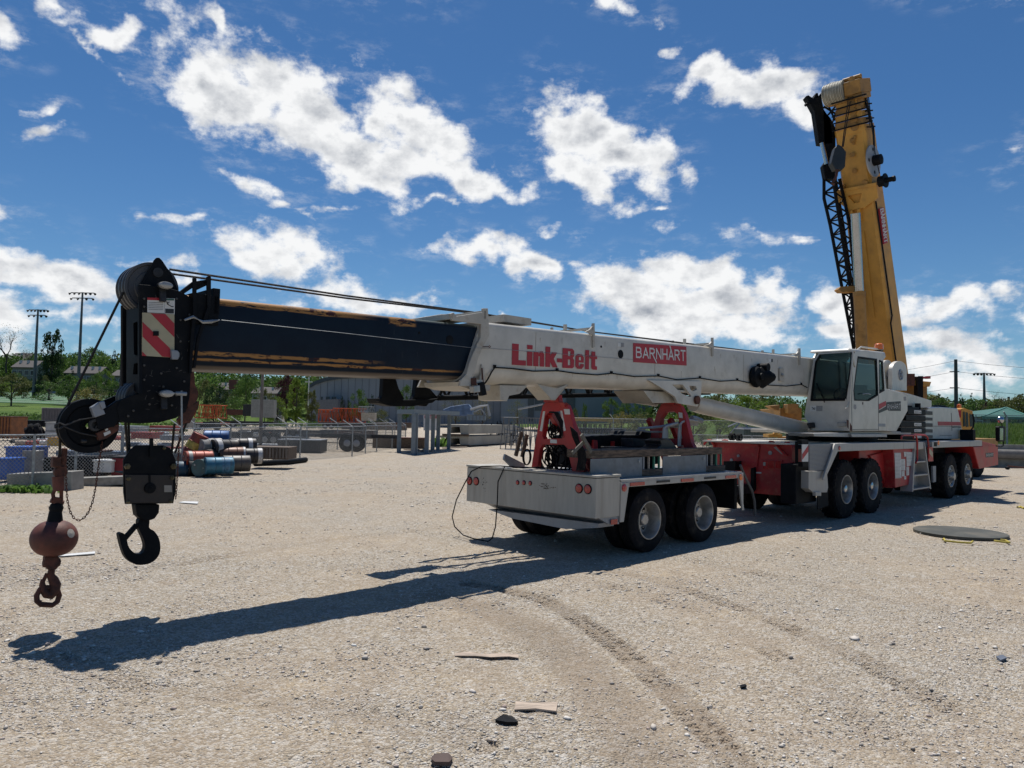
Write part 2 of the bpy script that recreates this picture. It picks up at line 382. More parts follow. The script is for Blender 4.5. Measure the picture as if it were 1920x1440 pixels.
base=t.mix(t.ss(h,-.345,-.37),base,(.10,.08,.065)); base=t.mix(t.m('MULTIPLY',t.ss(h,.36,.395),.8),base,t.mix(t.ss(sx,-4.2,-5),(.10,.12,.10),(.38,.26,.18)))
t.put(t.b.inputs['Base Color'],t.mix(w,base,wc)); t.b.inputs['Roughness'].default_value=.45; t.b.inputs['Specular IOR Level'].default_value=.16
pd=bprof(.41,.40,.07,.15,bw=.15)
m=cm(); m.loft([[(s,1.3+w_,zc(s)+h_) for w_,h_ in pd] for s in (-7.3,-6,-4.5,-2.3)],smooth=True); bd=m.build('boom_extension',dm,TC,sharp=50)
m=cm()
for cx,cy,r in ((843,637,8.5),(786,624,2.4)):
    p=S(cx,cy,.89); m.cyl(p+Vector((0,.02,0)),p-Vector((0,.006,0)),r*mpx(cx,cy,.89)*1.0)
m.build('inspection_hole',BLACK,bd)
smd0=mat('rust_run',(.26,.19,.14),.7,var=.2,vs=20)
# --- lettering
sl=lambda p,q:(q.z-p.z)/(q.x-p.x)
L0=S(959.5,684,.845); L1=S(1119,692,.845); 
def fb(x,y,e): return (x,.846-.003-e,L0.z+(x-L0.x)*.0222+y)
m=cm(); tw=L1.x-L0.x; hh_=S(959.5,644,.845).z-L0.z
Lk={'L':(0,.17),'i':(.155,.21),'n':(.215,.345),'k':(.36,.50),'-':(.49,.555),'B':(.565,.695),'e':(.705,.84),'l':(.85,.905),'t':(.905,1.0)}
def lp(pts):  # coordinates in fractions of word width and cap height
    return [(L0.x+tw*a,hh_*b) for a,b in pts]
w=.064
W=[lp([(0,0),(.15,0),(.15,.24),(.07,.24),(.07,1),(0,1)]),
 lp([(.16,0),(.22,0),(.22,.70),(.16,.70)]),lp([(.16,.80),(.22,.80),(.22,1),(.16,1)]),
 lp([(.23,0),(.288,0),(.288,.70),(.23,.70)]),lp([(.275,.40),(.30,.72),(.33,.73),(.345,.66),(.345,0),(.302,0),(.302,.48),(.288,.50)]),lp([(.285,.55),(.302,.50),(.302,0),(.352,0),(.352,.6),(.335,.74),(.305,.74)]),
 lp([(.365,0),(.42,0),(.42,1),(.365,1)]),lp([(.415,.30),(.45,0),(.51,0),(.462,.42),(.50,.74),(.44,.74),(.415,.50)]),
 lp([(.50,.26),(.56,.26),(.56,.46),(.50,.46)]),
 lp([(.565,0),(.63,0),(.63,1),(.565,1)]),
 lp([(.63,.86),(.66,.86),(.66,.62),(.63,.62),(.63,.44),(.66,.44),(.66,.15),(.63,.15),(.63,0),(.685,0),(.705,.08),(.708,.42),(.69,.53),(.705,.63),(.705,.90),(.685,1),(.63,1)]),
 lp([(.722,.12),(.745,0),(.803,0),(.828,.14),(.828,.26),(.785,.26),(.780,.15),(.768,.14),(.764,.2),(.764,.33),(.828,.33),(.828,.6),(.803,.75),(.748,.75),(.724,.62)]),
 lp([(.846,0),(.895,0),(.895,1),(.846,1)]),
 lp([(.925,.06),(.945,0),(1.0,0),(1.0,.18),(.975,.2),(.975,.56),(1,.56),(1,.74),(.975,.74),(.975,.95),(.925,.95),(.925,.74),(.905,.74),(.905,.56),(.925,.56)])]
polys(m,W,fb); m.build('lettering',DECALRED,boomw)
m=cm()
polys(m,[lp([(.764,.44),(.787,.44),(.787,.6),(.764,.6)])],lambda x,y,e:fb(x,y,e+.006)); m.build('lettering_counter',WHITE,boomw)
# red name board
q=[S(1187.5,679,.842),S(1287.5,685.5,.842),S(1287,650,.842),S(1187.5,643,.842)]
m=cm(); m.prism(q,(0,.003,0)); nb=m.build('name_board',DECALRED,boomw)
def fq(q,dv): 
    def f(x,y,e):
        a=q[0].lerp(q[1],x); b=q[3].lerp(q[2],x); p=a.lerp(b,y); p.y-=dv+e; return p
    return f
m=cm(); strokes(m,'BArNHaRT',.05,.965,.0,.50,lambda x,y,e,f=fq(q,.003):f(x,y+.27,e),w=.17,ax=(q[1]-q[0]).length/(q[3]-q[0]).length); m.build('lettering',STICK,nb)
# weld seams and scuffs on the boom side
m=cm()
for s0 in (-1.9,1.3,4.6): m.box(s0,s0+.012,.8455,.85,zc(s0)-.24,zc(s0)+.38)
m.box(-2.6,9.3,.8465,.85,3.0,3.004) if 0 else None
m.build('weld_seam',WHITE2,boomw)
m=cm(); rnd=random.Random(21); pls=[]
for k in range(34):
    s0=rnd.uniform(-2.7,7.5); h0=rnd.choice([.30,.34,-.22,-.20,rnd.uniform(-.2,.3)]); L=rnd.uniform(.02,.14); w_=rnd.uniform(.003,.008); pls.append([(s0-w_,h0),(s0+w_,h0),(s0+w_*.4,h0-L),(s0-w_*.4,h0-L)])
polys(m,pls,lambda x,y,e:(x,.8485-e*.1,zc(x)+y)); m.build('rust_run',smd0,boomw)
# --- cable, holes, stickers along the boom
m=cm(); pts=[(909,719),(914,712),(922,697),(928,689),(960,691),(1000,696),(1045,695),(1080,700),(1120,703),(1147,700),(1190,706),(1235,705),(1270,712),(1313,709),(1350,715),(1383,713),(1410,719),(1440,722),(1475,724),(1503,721),(1514,727)]
m.tube([S(x,y,.83) for x,y in pts],.011,6)
for x,y in [(928,688),(1045,694),(1147,699),(1235,704),(1313,708),(1383,712),(1503,720)]:
    p=S(x,y,.83); m.box(p.x-.02,p.x+.02,.82,.85,p.z-.02,p.z+.03)
m.build('boom_cable',BLACK,TC)
m=cm()
for cx,cy,r in ((1163.5,664,9.5),(1127,650,2.6)):
    p=S(cx,cy,.85); m.cyl(p+Vector((0,.02,0)),p-Vector((0,.005,0)),r*mpx(cx,cy,.85)*.85)
m.build('inspection_hole',BLACK,boomw)
def sticker(px,v,mt,par,f=S,n='sticker'):
    m=cm(); m.prism([f(x,y,v) for x,y in px],(0,.002,0) if f is S else (.002,0,0)); return m.build(n,mt,par)
def rect(x0,y0,x1,y1): return [(x0,y1),(x1,y1),(x1,y0),(x0,y0)]
sticker(rect(1158,643,1164,650),.845,STICK,boomw); sticker(rect(1164.5,643,1170,651),.845,STICKG,boomw)
sticker(rect(1441,673,1446,679),.845,STICK,boomw); sticker(rect(1446,673,1449,679),.845,STICKK,boomw)
# rope guides on top
for i,(pl,th) in enumerate([([(1098,622),(1106,618),(1111,612),(1112,606),(1115,606),(1116,650),(1112,652),(1112,628),(1104,624)],.03),([(1321,648),(1331,645),(1335,640),(1335,633),(1338,633),(1339,667),(1336,668),(1335,652),(1328,650)],.03),([(1486,665),(1494,663),(1497,659),(1498,653),(1501,653),(1502,684),(1499,684),(1498,668)],.03)]):
    m=cm(); PS(m,pl,.82,th); a=S(pl[2][0],pl[2][1]+6,.82); m.box(a.x-.01,a.x+.02,.82,1.75,a.z,a.z+.04); m.prism([p+Vector((0,.95,0)) for p in [S(x,y,.82) for x,y in pl]],(0,.03,0)); m.build('rope_guide',WHITE2,TC)
m=cm()
for x,y in ((1284,640),(1450,659),(1060,614)):
    p=S(x,y,1.0); m.box(p.x-.02,p.x+.02,.98,1.03,p.z-.1,p.z+.05)
p=S(950,603,1.2); m.box(p.x-.3,p.x+.3,.95,1.6,p.z-.05,p.z+.06)
m.build('rope_guide',WHITE2,TC)
# twin winch ropes over the boom
for v,y0,y1,vv in ((1.2,505,588,1.25),(1.42,513,590,1.5)):
    m=cm(); p0=S(318,y0,v); p1=S(885,y1-3,vv); p2=S(1108,622,vv); m.tube([p0,p0.lerp(p1,.5)-Vector((0,0,.02)),p1,p2,(9.5,vv,zc(9.5)+.52)],.013,6); m.build('winch_rope',ROPE,TC)
m=cm(); m.tube([S(x,y,.80) for x,y in [(415,600),(640,624),(885,652),(918,653),(1187,674)]],.0035,4); m.tube([S(x,y,.80) for x,y in [(346,600),(362,594),(372,599),(380,604),(396,603),(412,600)]],[.012,.018,.006,.02,.022,.006],6); m.build('limit_switch_cord',STEEL,TC)
m=cm(); m.tube([S(x,y,.80) for x,y in [(905,650),(916,650),(918,648),(920,650),(918,652),(916,650)]],.006,5); m.build('cord_anchor',RUST,TC)
# --- black cone shaped horns / hose reel on the side
m=cm(); c=S(1432,706,.6); m.lathe((c.x,.82,c.z),(0,-1,0),[(0,.08),(.0,.23),(.05,.24),(.12,.2),(.14,.08),(.2,.08),(.2,.0)],28); c2=c+Vector((.22,0,.0))
m.lathe((c2.x,.78,c2.z),(0.25,-1,0),[(0,.1),(.0,.24),(.04,.25),(.3,.07),(.33,.0)],28); m.cyl((c2.x,.84,c2.z+.22),(c2.x,.6,c2.z+.22),.09)
m.build('hose_reel',BLACK,TC)
m=cm(); PS(m,[(1463,690),(1470,691),(1471,715),(1463,714)],.80,.04); m.build('side_lamp_plate',WHITE2,TC,bevel=.005); 
m=cm(); p=S(1467,703,.78); m.lathe(p,(0,-1,0),[(0,.04),(.02,.035),(.03,0)],16); m.build('side_lamp',LENS,TC)
# --- cylinder bracket & rest bracket under the boom
m=cm(); PS(m,[(1217,713),(1316,715),(1314,747),(1308,762),(1271,756),(1266,744),(1248,732)],.80,.05,[[(1260,721),(1280,721),(1296,742),(1294,745),(1278,738)],[(1292,723),(1305,724),(1307,730),(1300,734),(1295,731)]])
m.prism([S(x,y,.8)+Vector((0,.95,0)) for x,y in [(1217,713),(1316,715),(1314,747),(1308,762),(1271,756),(1266,744),(1248,732)]],(0,.05,0)); a=S(1260,735,.8); b=S(1310,735,.8); m.box(a.x,b.x,.85,1.75,zc(a.x)-.47,zc(a.x)-.44)
m.build('cylinder_bracket',WHITE,TC,bevel=.006)
m=cm(); a=S(1306.5,750,.78); m.cyl(a+Vector((0,-.03,0)),a+Vector((0,1.1,0)),.085,n=18); m.build('pivot_pin',RUST,TC)
m=cm(); PS(m,[(1206,732),(1268,736),(1272,746),(1270,755),(1224,756),(1218,748)],.95,.7); m.build('boom_rest_block',WHITE2,TC,bevel=.008)
m=cm(); PS(m,[(1007,720),(1028,742),(1033,747),(1040,747),(1050,735),(1071,716),(1060,722),(1045,728),(1030,725)],.95,.03); PS(m,[(1007,720),(1033,750),(1041,750),(1064,722),(1070,706),(1040,716)],1.15,.3)
PS(m,[(937,722),(990,723),(975,738),(955,742),(951,752),(938,750)],.98,.5)
m.build('boom_rest_block',WHITE2,TC,bevel=.006)
# --- lift cylinder
m=cm(); p=Vector((2.95,1.3,2.60)); q=Vector((8.6,1.3,2.18)); p=S(1300,757,1.3); q=S(1510,806,1.3)
m.cyl(p,p.lerp(q,.04),.16,.175,n=32); m.cyl(p.lerp(q,.04),q,.175,.20,n=32); m.build('lift_cylinder',WHITE,TC)
# --- stowed black jib behind the boom
m=cm(); v0=1.95
def jl(a,b,r,n=8): m.cyl(S(*a,v0),S(*b,v0),r,n=n)
lowL=S(822,746,v0); lowR=S(1330,737,v0); upz=.52
for dv in (0,.55):
    d=Vector((0,dv,0)); m.cyl(lowL+d,lowR+d,.045,n=10); m.cyl(lowL+d+Vector((.6,0,upz)),lowR+d+Vector((0,0,upz)),.035,n=8)
    n=13
    for i in range(n):
        a=lowL.lerp(lowR,i/n)+d; b=lowL.lerp(lowR,(i+.5)/n)+d+Vector((0,0,upz)); c=lowL.lerp(lowR,(i+1)/n)+d
        m.cyl(a,b,.024,n=6); m.cyl(b,c,.024,n=6)
        if i==8: m.beam(a,a+Vector((0,0,upz)),.14,.05)
m.build('stowed_jib',BLACK,TC)
m=cm()
PS(m,[(719,706),(741,706),(748,728),(759,749),(744,753),(735,762),(720,758),(710,752),(717,742)],1.9,.1); PS(m,[(782,706),(801,706),(806,728),(822,746),(810,750),(800,762),(782,760),(772,752),(778,740)],2.0,.1); PS(m,[(708,747),(745,750),(800,749),(822,747),(812,755),(775,762),(740,762),(712,756)],1.92,.3)
m.build('jib_head',BLACK,TC,bevel=.01)
# --- boom head
HP=[(261,533),(300,536),(335,545),(350,553),(361,560),(361,640),(358,700),(356,745),(349,772),(330,784),(300,792),(262,794),(236,793),(224,788),(219,765),(225,750),(245,742),(261,738)]
m=cm(); PS(m,HP,.85,.04); head=m.build('head_plate',BLACK,TC,bevel=.008)
m=cm(); m.prism([S(x,y,.85)+Vector((0,.52,0)) for x,y in HP],(0,.04,0)); m.build('head_plate',BLACK,TC)
m=cm(); PT(m,[(237,577),(261,577),(261,738),(237,725)],S(261,640,.86).x,.03,[[(250,606),(258,602),(258,668),(251,664)],[(251,682),(258,680),(258,702),(249,702)]]); a=S(261,640,.86).x
b=S(361,600,.86).x; m.box(a+.03,b,.9,1.7,2.35,2.38); m.box(b-.03,b,.9,1.7,2.4,3.3); m.box(a+.05,a+.09,1.2,1.6,2.4,3.0); m.build('head_web',BLACK,TC)
for v in (.95,1.36): m=cm(); PS(m,[(261,537),(290,487),(294,483),(299,483),(304,488),(322,515),(334,545)],v,.03); m.build('sheave_guard',BLACK,TC,bevel=.004)
m=cm(); p=S(296,511,.95); m.lathe(p,(0,-1,0),[(-.0,.05),(.012,.05),(.014,0)],24); m.build('sheave_pin',DARKST,TC)
SHG=mat('sheave_nylon',(.055,.055,.058),.5,var=.15,vs=2)
def sheave(par,c,R,w,mt,holes=False):
    m=cm(); c=Vector(c); m.lathe(c,(0,1,0),[(.0,.03),(0,R*.62),(w*.12,R*.66),(w*.12,R*.86),(0,R*.9),(0,R),(w*.2,R),(w*.38,R*.9),(w*.62,R*.9),(w*.8,R),(w,R),(w,R*.9),(w*.88,R*.86),(w*.88,R*.66),(w,R*.6),(w,.03)],56); return m.build('sheave',mt,par,sharp=35)
r1=48*mpx(280,540,1.0)
for k,v in enumerate((.99,1.09,1.19)): c=S(285,540,1.0); sheave(TC,(c.x,v,c.z),r1,.10,SHG)
c=S(268,746,.95); rl=32*mpx(262,745,.95)
for v in (.95,1.05,1.15): sheave(TC,(c.x,v,c.z),rl,.09,SHG)
BOLT=mat('worn_steel_bolt',(.07,.065,.06),.5,.3)
m=cm()
for x,y in ((270,560),(270,575),(331,560),(338,600),(338,640),(270,685),(270,712),(331,690),(345,715),(306,725),(322,760),(280,758),(250,770),(302,700),(355,590),(355,640),(240,780)):
    p=S(x,y,.85); m.lathe(p,(0,-1,0),[(0,.013),(.01,.012),(.012,0)],6)
m.build('bolt_heads',BOLT,TC)
m=cm(); rnd=random.Random(4); pls=[]
for k in range(40):
    x,y=rnd.uniform(266,352),rnd.uniform(552,776); p=S(x,y,.849); a_=rnd.uniform(-.5,.5)+rnd.choice([0,1.57]); L=rnd.uniform(.01,.05); w_=rnd.uniform(.0012,.003); d_=Vector((math.cos(a_),math.sin(a_))); n_2=Vector((-d_.y,d_.x))*w_
    pls.append([(p.x+n_2.x,p.z+n_2.y),(p.x-n_2.x,p.z-n_2.y),(p.x+d_.x*L-n_2.x,p.z+d_.y*L-n_2.y),(p.x+d_.x*L+n_2.x,p.z+d_.y*L+n_2.y)])
polys(m,pls,lambda x,y,e:(x,.8485-e*.05,y)); m.build('paint_scratches',BOLT,head)
# boards on the head
STR=[(267,586),(327,589),(327,657),(320,658),(319,670),(266,667)]
m=cm(); PS(m,STR,.842,.008); sb=m.build('hazard_board',CREAM,TC)
R3=lambda pl:[(200+x/4.3625,470+y/4.3625) for x,y in pl]
m=cm()
for pl in ([(360,512),(480,518),(553,595),(553,708)],[(294,582),(512,792),(524,812),(524,872),(455,866),(294,703)],[(291,824),(328,862),(291,860)]): PS(m,R3(pl),.839,.003)
m.build('red_stripe',DECALRED,sb)
m=cm(); PS(m,R3([(384,658),(427,658),(427,696),(384,696)]),.825,.014); m.build('sensor',BLACK,sb)
st=sticker(R3([(333,383),(474,388),(472,512),(333,505)]),.845,STICK,TC); sticker(R3([(333,383),(474,388),(474,408),(333,403)]),.843,DECALRED,st,n='sticker_band')
for i in range(5): sticker(R3([(342,420+i*14),(462,424+i*14),(462,430+i*14),(342,426+i*14)]),.843,STICKG,st,n='sticker_print')
st=sticker(R3([(476,388),(558,391),(556,522),(474,517)]),.845,STICK,TC); sticker(R3([(480,474),(550,477),(550,514),(480,511)]),.843,STICKK,st,n='sticker_band'); sticker(R3([(480,391),(552,393),(552,408),(480,406)]),.843,mat('sticker_green',(.05,.12,.09),.5),st,n='sticker_band')
m=cm(); m.tube([S(200+x/4.3625,470+y/4.3625,.842) for x,y in [(492,415),(500,440),(520,450),(528,458),(548,458)]],.004,4); m.tube([S(200+x/4.3625,470+y/4.3625,.842) for x,y in [(514,420),(500,425),(505,440)]],.004,4); m.build('pictogram',STICKK,st)
# head lamps, box, rods
def lampb(x,y,lx,r,v):
    p=S(x,y,v); m=cm(); m.lathe(p,(0,1,0),[(0,0),(.0,r*.7),(.03,r),(.09,r*.9),(.13,r*.4),(.14,0)],20); m.cyl(p+Vector((0,.08,0)),p+Vector((0,.2,-.1)),.02); b=m.build('head_lamp',DARKST,TC)
    m=cm(); q=p; m.v=[]; m.lathe(p+Vector((0,-.002,0)),(0,-1,0),[(0,r*.9),(.015,r*.75),(.025,r*.3),(.026,0)],20); m.build('lens',LENS,b)
for (x,y) in ((311,535),(313,738)):
    m=cm(); p=S(x,y,.74); rr=13*mpx(x,y,.74)
    m.loft([[(p.x+rr*f*math.cos(a)*1.0,.70+d,p.z+rr*.55*f*math.sin(a)) for a in [2*math.pi*k/16 for k in range(16)]] for d,f in ((0,.5),(.01,.85),(.04,1),(.05,1))],smooth=True); l=m.build('head_lamp',LENS,TC)
    m=cm(); m.loft([[(p.x+rr*f*math.cos(a)*1.0,.75+d,p.z+rr*.55*f*math.sin(a)) for a in [2*math.pi*k/16 for k in range(16)]] for d,f in ((0,1.06),(.05,1),(.09,.4))],smooth=True); m.beam(p+Vector((0,.1,0)),p+Vector((0,.07,-.16)),.04,.06); m.build('lamp_housing',DARKST,l)
m=cm(); p=S(340,738,.74); q=S(322,737,.74); m.cyl(q,p+Vector((.02,0,0)),.012); m.cyl(p+Vector((0,0,.03)),S(341,822,.74),.010); m.cyl(p-Vector((.06,0,0)),p+Vector((.05,0,0)),.022); m.build('switch_rod',STEEL,TC)
m=cm(); PS(m,[(321,656),(333,657),(337,662),(337,668),(334,674),(323,674)],.80,.05); m.build('junction_box',ALUD,TC,bevel=.006)
# fins between head and boom
m=cm()
for v in (.80,1.77):
    for pl in ([(362,521),(367,520),(369,523),(369,585),(363,640),(360,700),(355,700),(357,640),(362,585)],[(388,519),(394,516),(396,520),(396,578),(375,635),(367,690),(362,690),(370,632),(389,576)]):
        m.prism([S(x,y,.80)+Vector((0,v-.8,0)) for x,y in pl],(0,.03,0))
for pl in ([(336,548),(362,528),(388,524),(388,531),(364,538),(342,553)],[(369,536),(388,524),(388,535),(369,544)]): PS(m,pl,.86,.05)
m.build('boom_fin',BLACK,TC,bevel=.004)
m=cm(); a=S(361,545,.83); b=S(411,590,.83); m.box(a.x,b.x,.84,1.76,b.z-.12,a.z-.02); c=S(404,542,.83); m.box(c.x-.02,c.x+.06,.84,1.76,b.z,S(404,540,.83).z); m.build('wear_collar',BLACK,TC,bevel=.006)
m=cm(); PS(m,[(356,697),(364,697),(366,722),(372,735),(370,750),(362,760),(372,752),(366,768),(355,790),(345,795),(340,780),(352,765)],.9,.06); PS(m,[(352,760),(374,752),(372,765),(356,793),(338,798),(333,788)],1.2,.05); m.build('rope_anchor_plate',RUST,TC)
# nose arm and auxiliary sheave
m=cm(); AR=[(181,790),(180,775),(199,765),(218,752),(240,744),(287,738),(290,752),(262,770),(246,793),(222,789),(215,800),(185,806)]
PS(m,AR,.86,.05); PS(m,AR,1.25,.05); m.build('nose_arm',BLACK,TC,bevel=.008)
ca=S(168,798.5,1.0); ra=51*mpx(168,800,1.0)
m=cm(); m.lathe((ca.x,1.0,ca.z),(0,1,0),[(.02,.03),(0,ra*.25),(.03,ra*.3),(.03,ra*.72),(.0,ra*.78),(0,ra),(.03,ra),(.06,ra*.9),(.09,ra),(.12,ra),(.12,.03)],56); asv=m.build('nose_sheave',BLACK,TC)
m=cm(); m.lathe((ca.x+.02,.9,ca.z+.01),(0,-1,0),[(0,.062),(.03,.058),(.03,.035),(-.01,.03),(-.01,0)],24); m.beam((ca.x+.02,.88,ca.z-.02),(ca.x+.05,.88,ca.z+.03),.012,.012); m.build('hub',DARKST,asv)
m=cm(); PS(m,[(171,764),(188,754),(198,776),(178,783)],.84,.08); PS(m,[(186,754),(196,752),(199,764),(192,768)],.82,.06); m.build('limit_switch',ALUD,TC,bevel=.006)
m=cm(); m.tube([S(x,y,.93) for x,y in [(121,797),(112,793),(103,797),(103,802),(112,804),(121,798),(150,787),(185,782)]],.009,6); m.tube([S(x,y,.93) for x,y in [(121,800),(150,812),(182,818)]],.008,6); m.cyl(S(152,827,.93),S(162,827,.93),.018); m.build('sheave_bracket',DARKST,TC)
m=cm(); PS(m,[(182,812),(222,795),(223,806),(200,822),(186,826)],.90,.06); br=m.build('nose_bracket',RUST,TC); sticker([(194,812),(206,807),(208,812),(196,818)],.897,STICK,br); sticker([(197,805),(202,803),(203,806),(198,808)],.897,STICK,br)
# ropes at the head
def rope(pts,r=.0125,n='hoist_rope'): m=cm(); m.tube(pts,r,8); return m.build(n,ROPE,TC)
rope([S(231,548,1.05),S(126,762,1.05)]); rope([S(228.5,573,1.05),S(229,724,1.05)]); rope([S(113,795,1.05),S(112,862,1.15)])
rope([S(235,790,1.1),S(240,852,1.2)],.014); rope([S(241,792,1.25),S(243,848,1.25)]); rope([S(327,795,1.05),S(322,850,1.15)]); rope([S(356,775,1.1),S(328,850,1.1)]); rope([S(352,770,.95),S(337,812,.95)],.01)
# --- superstructure: cab
CT=7.82
WH=R6=lambda pl:[(1480+x/4.236,600+y/4.236) for x,y in pl]
side=R6([(470,880),(468,820),(478,640),(492,420),(505,285),(525,250),(600,240),(740,265),(768,290),(748,318),(772,560),(775,650),(770,880)])
dw=R6([(545,292),(695,312),(706,596),(632,642),(518,638),(512,560)]); qw=R6([(714,318),(742,330),(756,560),(716,582)])
m=cm(); PS(m,side,-.12,.05,[dw,qw]); cab=m.build('cab',WHITE,TC,bevel=.01)
m=cm(); m.prism([S(x,y,-.12)+Vector((0,.93,0)) for x,y in side],(0,.05,0),[[S(x,y,-.12)+Vector((0,.93,0)) for x,y in h] for h in (dw,qw)]); m.build('cab_far_side',WHITE,cab)
fr=R6([(232,262),(500,246),(508,262),(482,640),(472,880),(180,878),(120,760),(138,640),(190,330)]); fg=R6([(238,272),(488,256),(476,400),(446,625),(430,640),(172,640),(166,620),(204,330)])
m=cm(); PT(m,fr,CT-.02,.04,[fg]); m.build('cab_front',WHITE,cab,bevel=.006)
m=cm(); PT(m,R6([(170,640),(205,330),(240,275),(246,284),(214,334),(182,628)]),CT-.03,.03); PT(m,R6([(166,626),(444,622),(440,642),(168,644)]),CT-.03,.03); PT(m,R6([(446,622),(476,400),(488,256),(496,256),(484,410),(452,632)]),CT-.03,.03); m.build('windscreen_seal',BLACK,cab)
m=cm(); PT(m,fg,CT+.0,.006); m.build('windscreen',GLASS,cab)
m=cm(); PS(m,dw,-.10,.006); m.build('door_window',GLASS,cab); m=cm(); PS(m,qw,-.10,.006); m.build('quarter_window',GLASS,cab)
def ring(pl,v,th,k=.965,mt=BLACK,name='window_seal'):
    cx=sum(p[0] for p in pl)/len(pl); cy=sum(p[1] for p in pl)/len(pl); inn=[(cx+(x-cx)*k,cy+(y-cy)*k) for x,y in pl]; out=[(cx+(x-cx)*1.02,cy+(y-cy)*1.02) for x,y in pl]
    m=cm(); PS(m,out,v,th,[inn]); m.build(name,mt,cab)
ring(dw,-.125,.01,.95); ring(qw,-.125,.01,.88)
zr=S(1604,658,-.12).z; t1=S(1661,664,-.12).x; zf=S(1590,806,-.12).z
m=cm(); m.loft([[(CT+.05,-.13,zr-.03),(CT+.05,.86,zr-.03),(CT+.1,.86,zr+.04),(CT+.1,-.10,zr+.04)],[(t1,-.13,zr+.02),(t1,.86,zr+.02),(t1-.02,.86,zr+.13),(t1-.02,-.10,zr+.13)]]); m.build('cab_roof',WHITE,cab,bevel=.03)
m=cm(); t1b=S(1661,800,-.12).x; m.box(CT+.02,t1b,-.07,.8,zf-.02,zf+.05); m.build('cab_floor',BLACK,cab)
m=cm(); m.box(t1b-.25,t1b-.2,-.07,.8,zf+.05,zf+1.05); m.build('cab_back',ALUD,cab)
m=cm(); m.box(9.0,9.5,.1,.6,zf+.4,zf+.52); m.box(9.45,9.6,.1,.6,zf+.5,zf+1.15); m.box(9.1,9.4,.2,.5,zf+.05,zf+.4); m.build('driver_seat',BLACK,cab,bevel=.04)
m=cm(); m.box(8.0,8.25,.1,.6,zf+.05,zf+.75); m.tube([(8.4+.0*math.cos(a),.3+.17*math.cos(a),zf+.85+.17*math.sin(a)) for a in [2*math.pi*k/20 for k in range(20)]],.015,6,closed=True); m.box(8.9,9.6,.62,.75,zf+.3,zf+.7); m.build('console',DARKST,cab,bevel=.01)
m=cm(); m.tube([T(x,y,CT-.05) for x,y in R6([(280,655),(255,590),(215,500)])],.012,6); m.tube([T(x,y,CT-.05) for x,y in R6([(225,540),(290,640)])],.01,6); m.build('wiper',BLACK,cab)
sticker(R6([(165,680),(212,680),(212,725),(165,725)]),CT-.024,STICK,cab,f=T); sticker(R6([(214,682),(264,682),(262,724),(214,724)]),CT-.024,STICKG,cab,f=T)
m=cm(); m.tube([T(x,y,CT-.028) for x,y in R6([(178,690),(190,702),(205,696),(192,706),(180,716),(192,706),(204,714)])],.006,4); m.build('pictogram',STICKK,cab)
m=cm(); PT(m,R6([(380,812),(448,812),(450,845),(382,845)]),CT-.06,.05); m.build('work_lamp',LENS,cab,bevel=.01)
m=cm(); PT(m,R6([(135,820),(190,812),(198,855),(150,862)]),CT-.10,.1); m.build('work_lamp',DARKST,cab,bevel=.02)
m=cm()
for pl in ([(506,300),(509,300),(497,640),(500,878),(497,878),(494,640)],[(706,600),(709,600),(711,878),(708,878)],[(500,868),(708,866),(708,870),(500,872)]): PS(m,R6(pl),-.1225,.0024)
m.build('door_gap',DARKST,cab)
# rust drips
m=cm(); PS(m,R6([(456,790),(475,800),(500,850),(500,880),(478,878),(462,850)]),-.124,.004); m.build('rust_patch',RUST,cab)
m=cm(); PS(m,R6([(580,652),(588,654),(586,674),(580,670)]),-.123,.003); m.build('rust_drip',RUST,cab)
sticker(R6([(512,670),(530,672),(534,700),(524,712),(510,700)]),-.122,STICKG,cab)
# beacon and roof rail
m=cm(); m.tube([S(x,y,.1) for x,y in R6([(540,236),(570,214),(690,230),(738,238)])],.022,8); m.tube([S(x,y,.6) for x,y in R6([(540,236),(570,214),(690,230),(738,238)])],.022,8); m.build('roof_rail',WHITE,cab)
m=cm(); p=S(1648,655,.1); m.lathe(p,(0,0,1),[(0,.11),(.02,.11),(.13,.10),(.155,.07),(.16,0)],20); m.build('beacon',ORANGE,cab); 
m=cm(); p=S(1648,658,.1); m.lathe(p-Vector((0,0,.06)),(0,0,1),[(0,.05),(.03,.09),(.06,.11),(.07,.11)],16); m.build('beacon_base',BLACK,cab)
m=cm(); m.tube([S(x,y,-.17) for x,y in R6([(505,300),(512,350),(520,372)])],.02,6); m.tube([S(x,y,-.18) for x,y in R6([(445,705),(462,690),(470,660),(478,655)])],.012,6); m.build('grab_handle',WHITE2,cab)
m=cm(); m.tube([S(x,y,-.16) for x,y in R6([(582,588),(620,584),(645,590)])],.012,6); PS(m,R6([(706,822),(764,824),(764,848),(706,846)]),-.125,.006); m.build('vent_grille',ALUD,cab)
m=cm(); PS(m,R6([(120,1000),(155,985),(155,986),(120,1001)]),-.1,.01) if 0 else None
# machinery housing behind cab
m=cm(); PS(m,R6([(773,548),(800,552),(940,600),(940,722),(850,885),(773,882)]),-.12,.8); mh=m.build('machinery_housing',WHITE,TC,bevel=.012)
lg=R6([(772,652),(885,645),(886,722),(790,722),(768,690)])
m=cm(); PS(m,lg,-.124,.004); lb=m.build('logo_panel',STICKK,mh); m=cm(); PS(m,R6([(712,668),(768,642),(768,678),(712,712)]),-.124,.003); m.build('logo_stripe',DECALRED,mh); m=cm(); PS(m,R6([(712,718),(768,686),(790,700),(790,708),(712,740)]),-.1235,.003); m.build('logo_stripe',STICKK,mh)
q=[S(x,y,-.126) for x,y in R6([(776,716),(884,712),(884,658),(776,666)])]
m=cm(); strokes(m,'rNHaRT',.03,.97,.0,.66,lambda x,y,e,f=fq(q,.002):f(x,y+.18,e),w=.13,ax=(q[1]-q[0]).length/(q[3]-q[0]).length); m.build('lettering',STICK,lb)
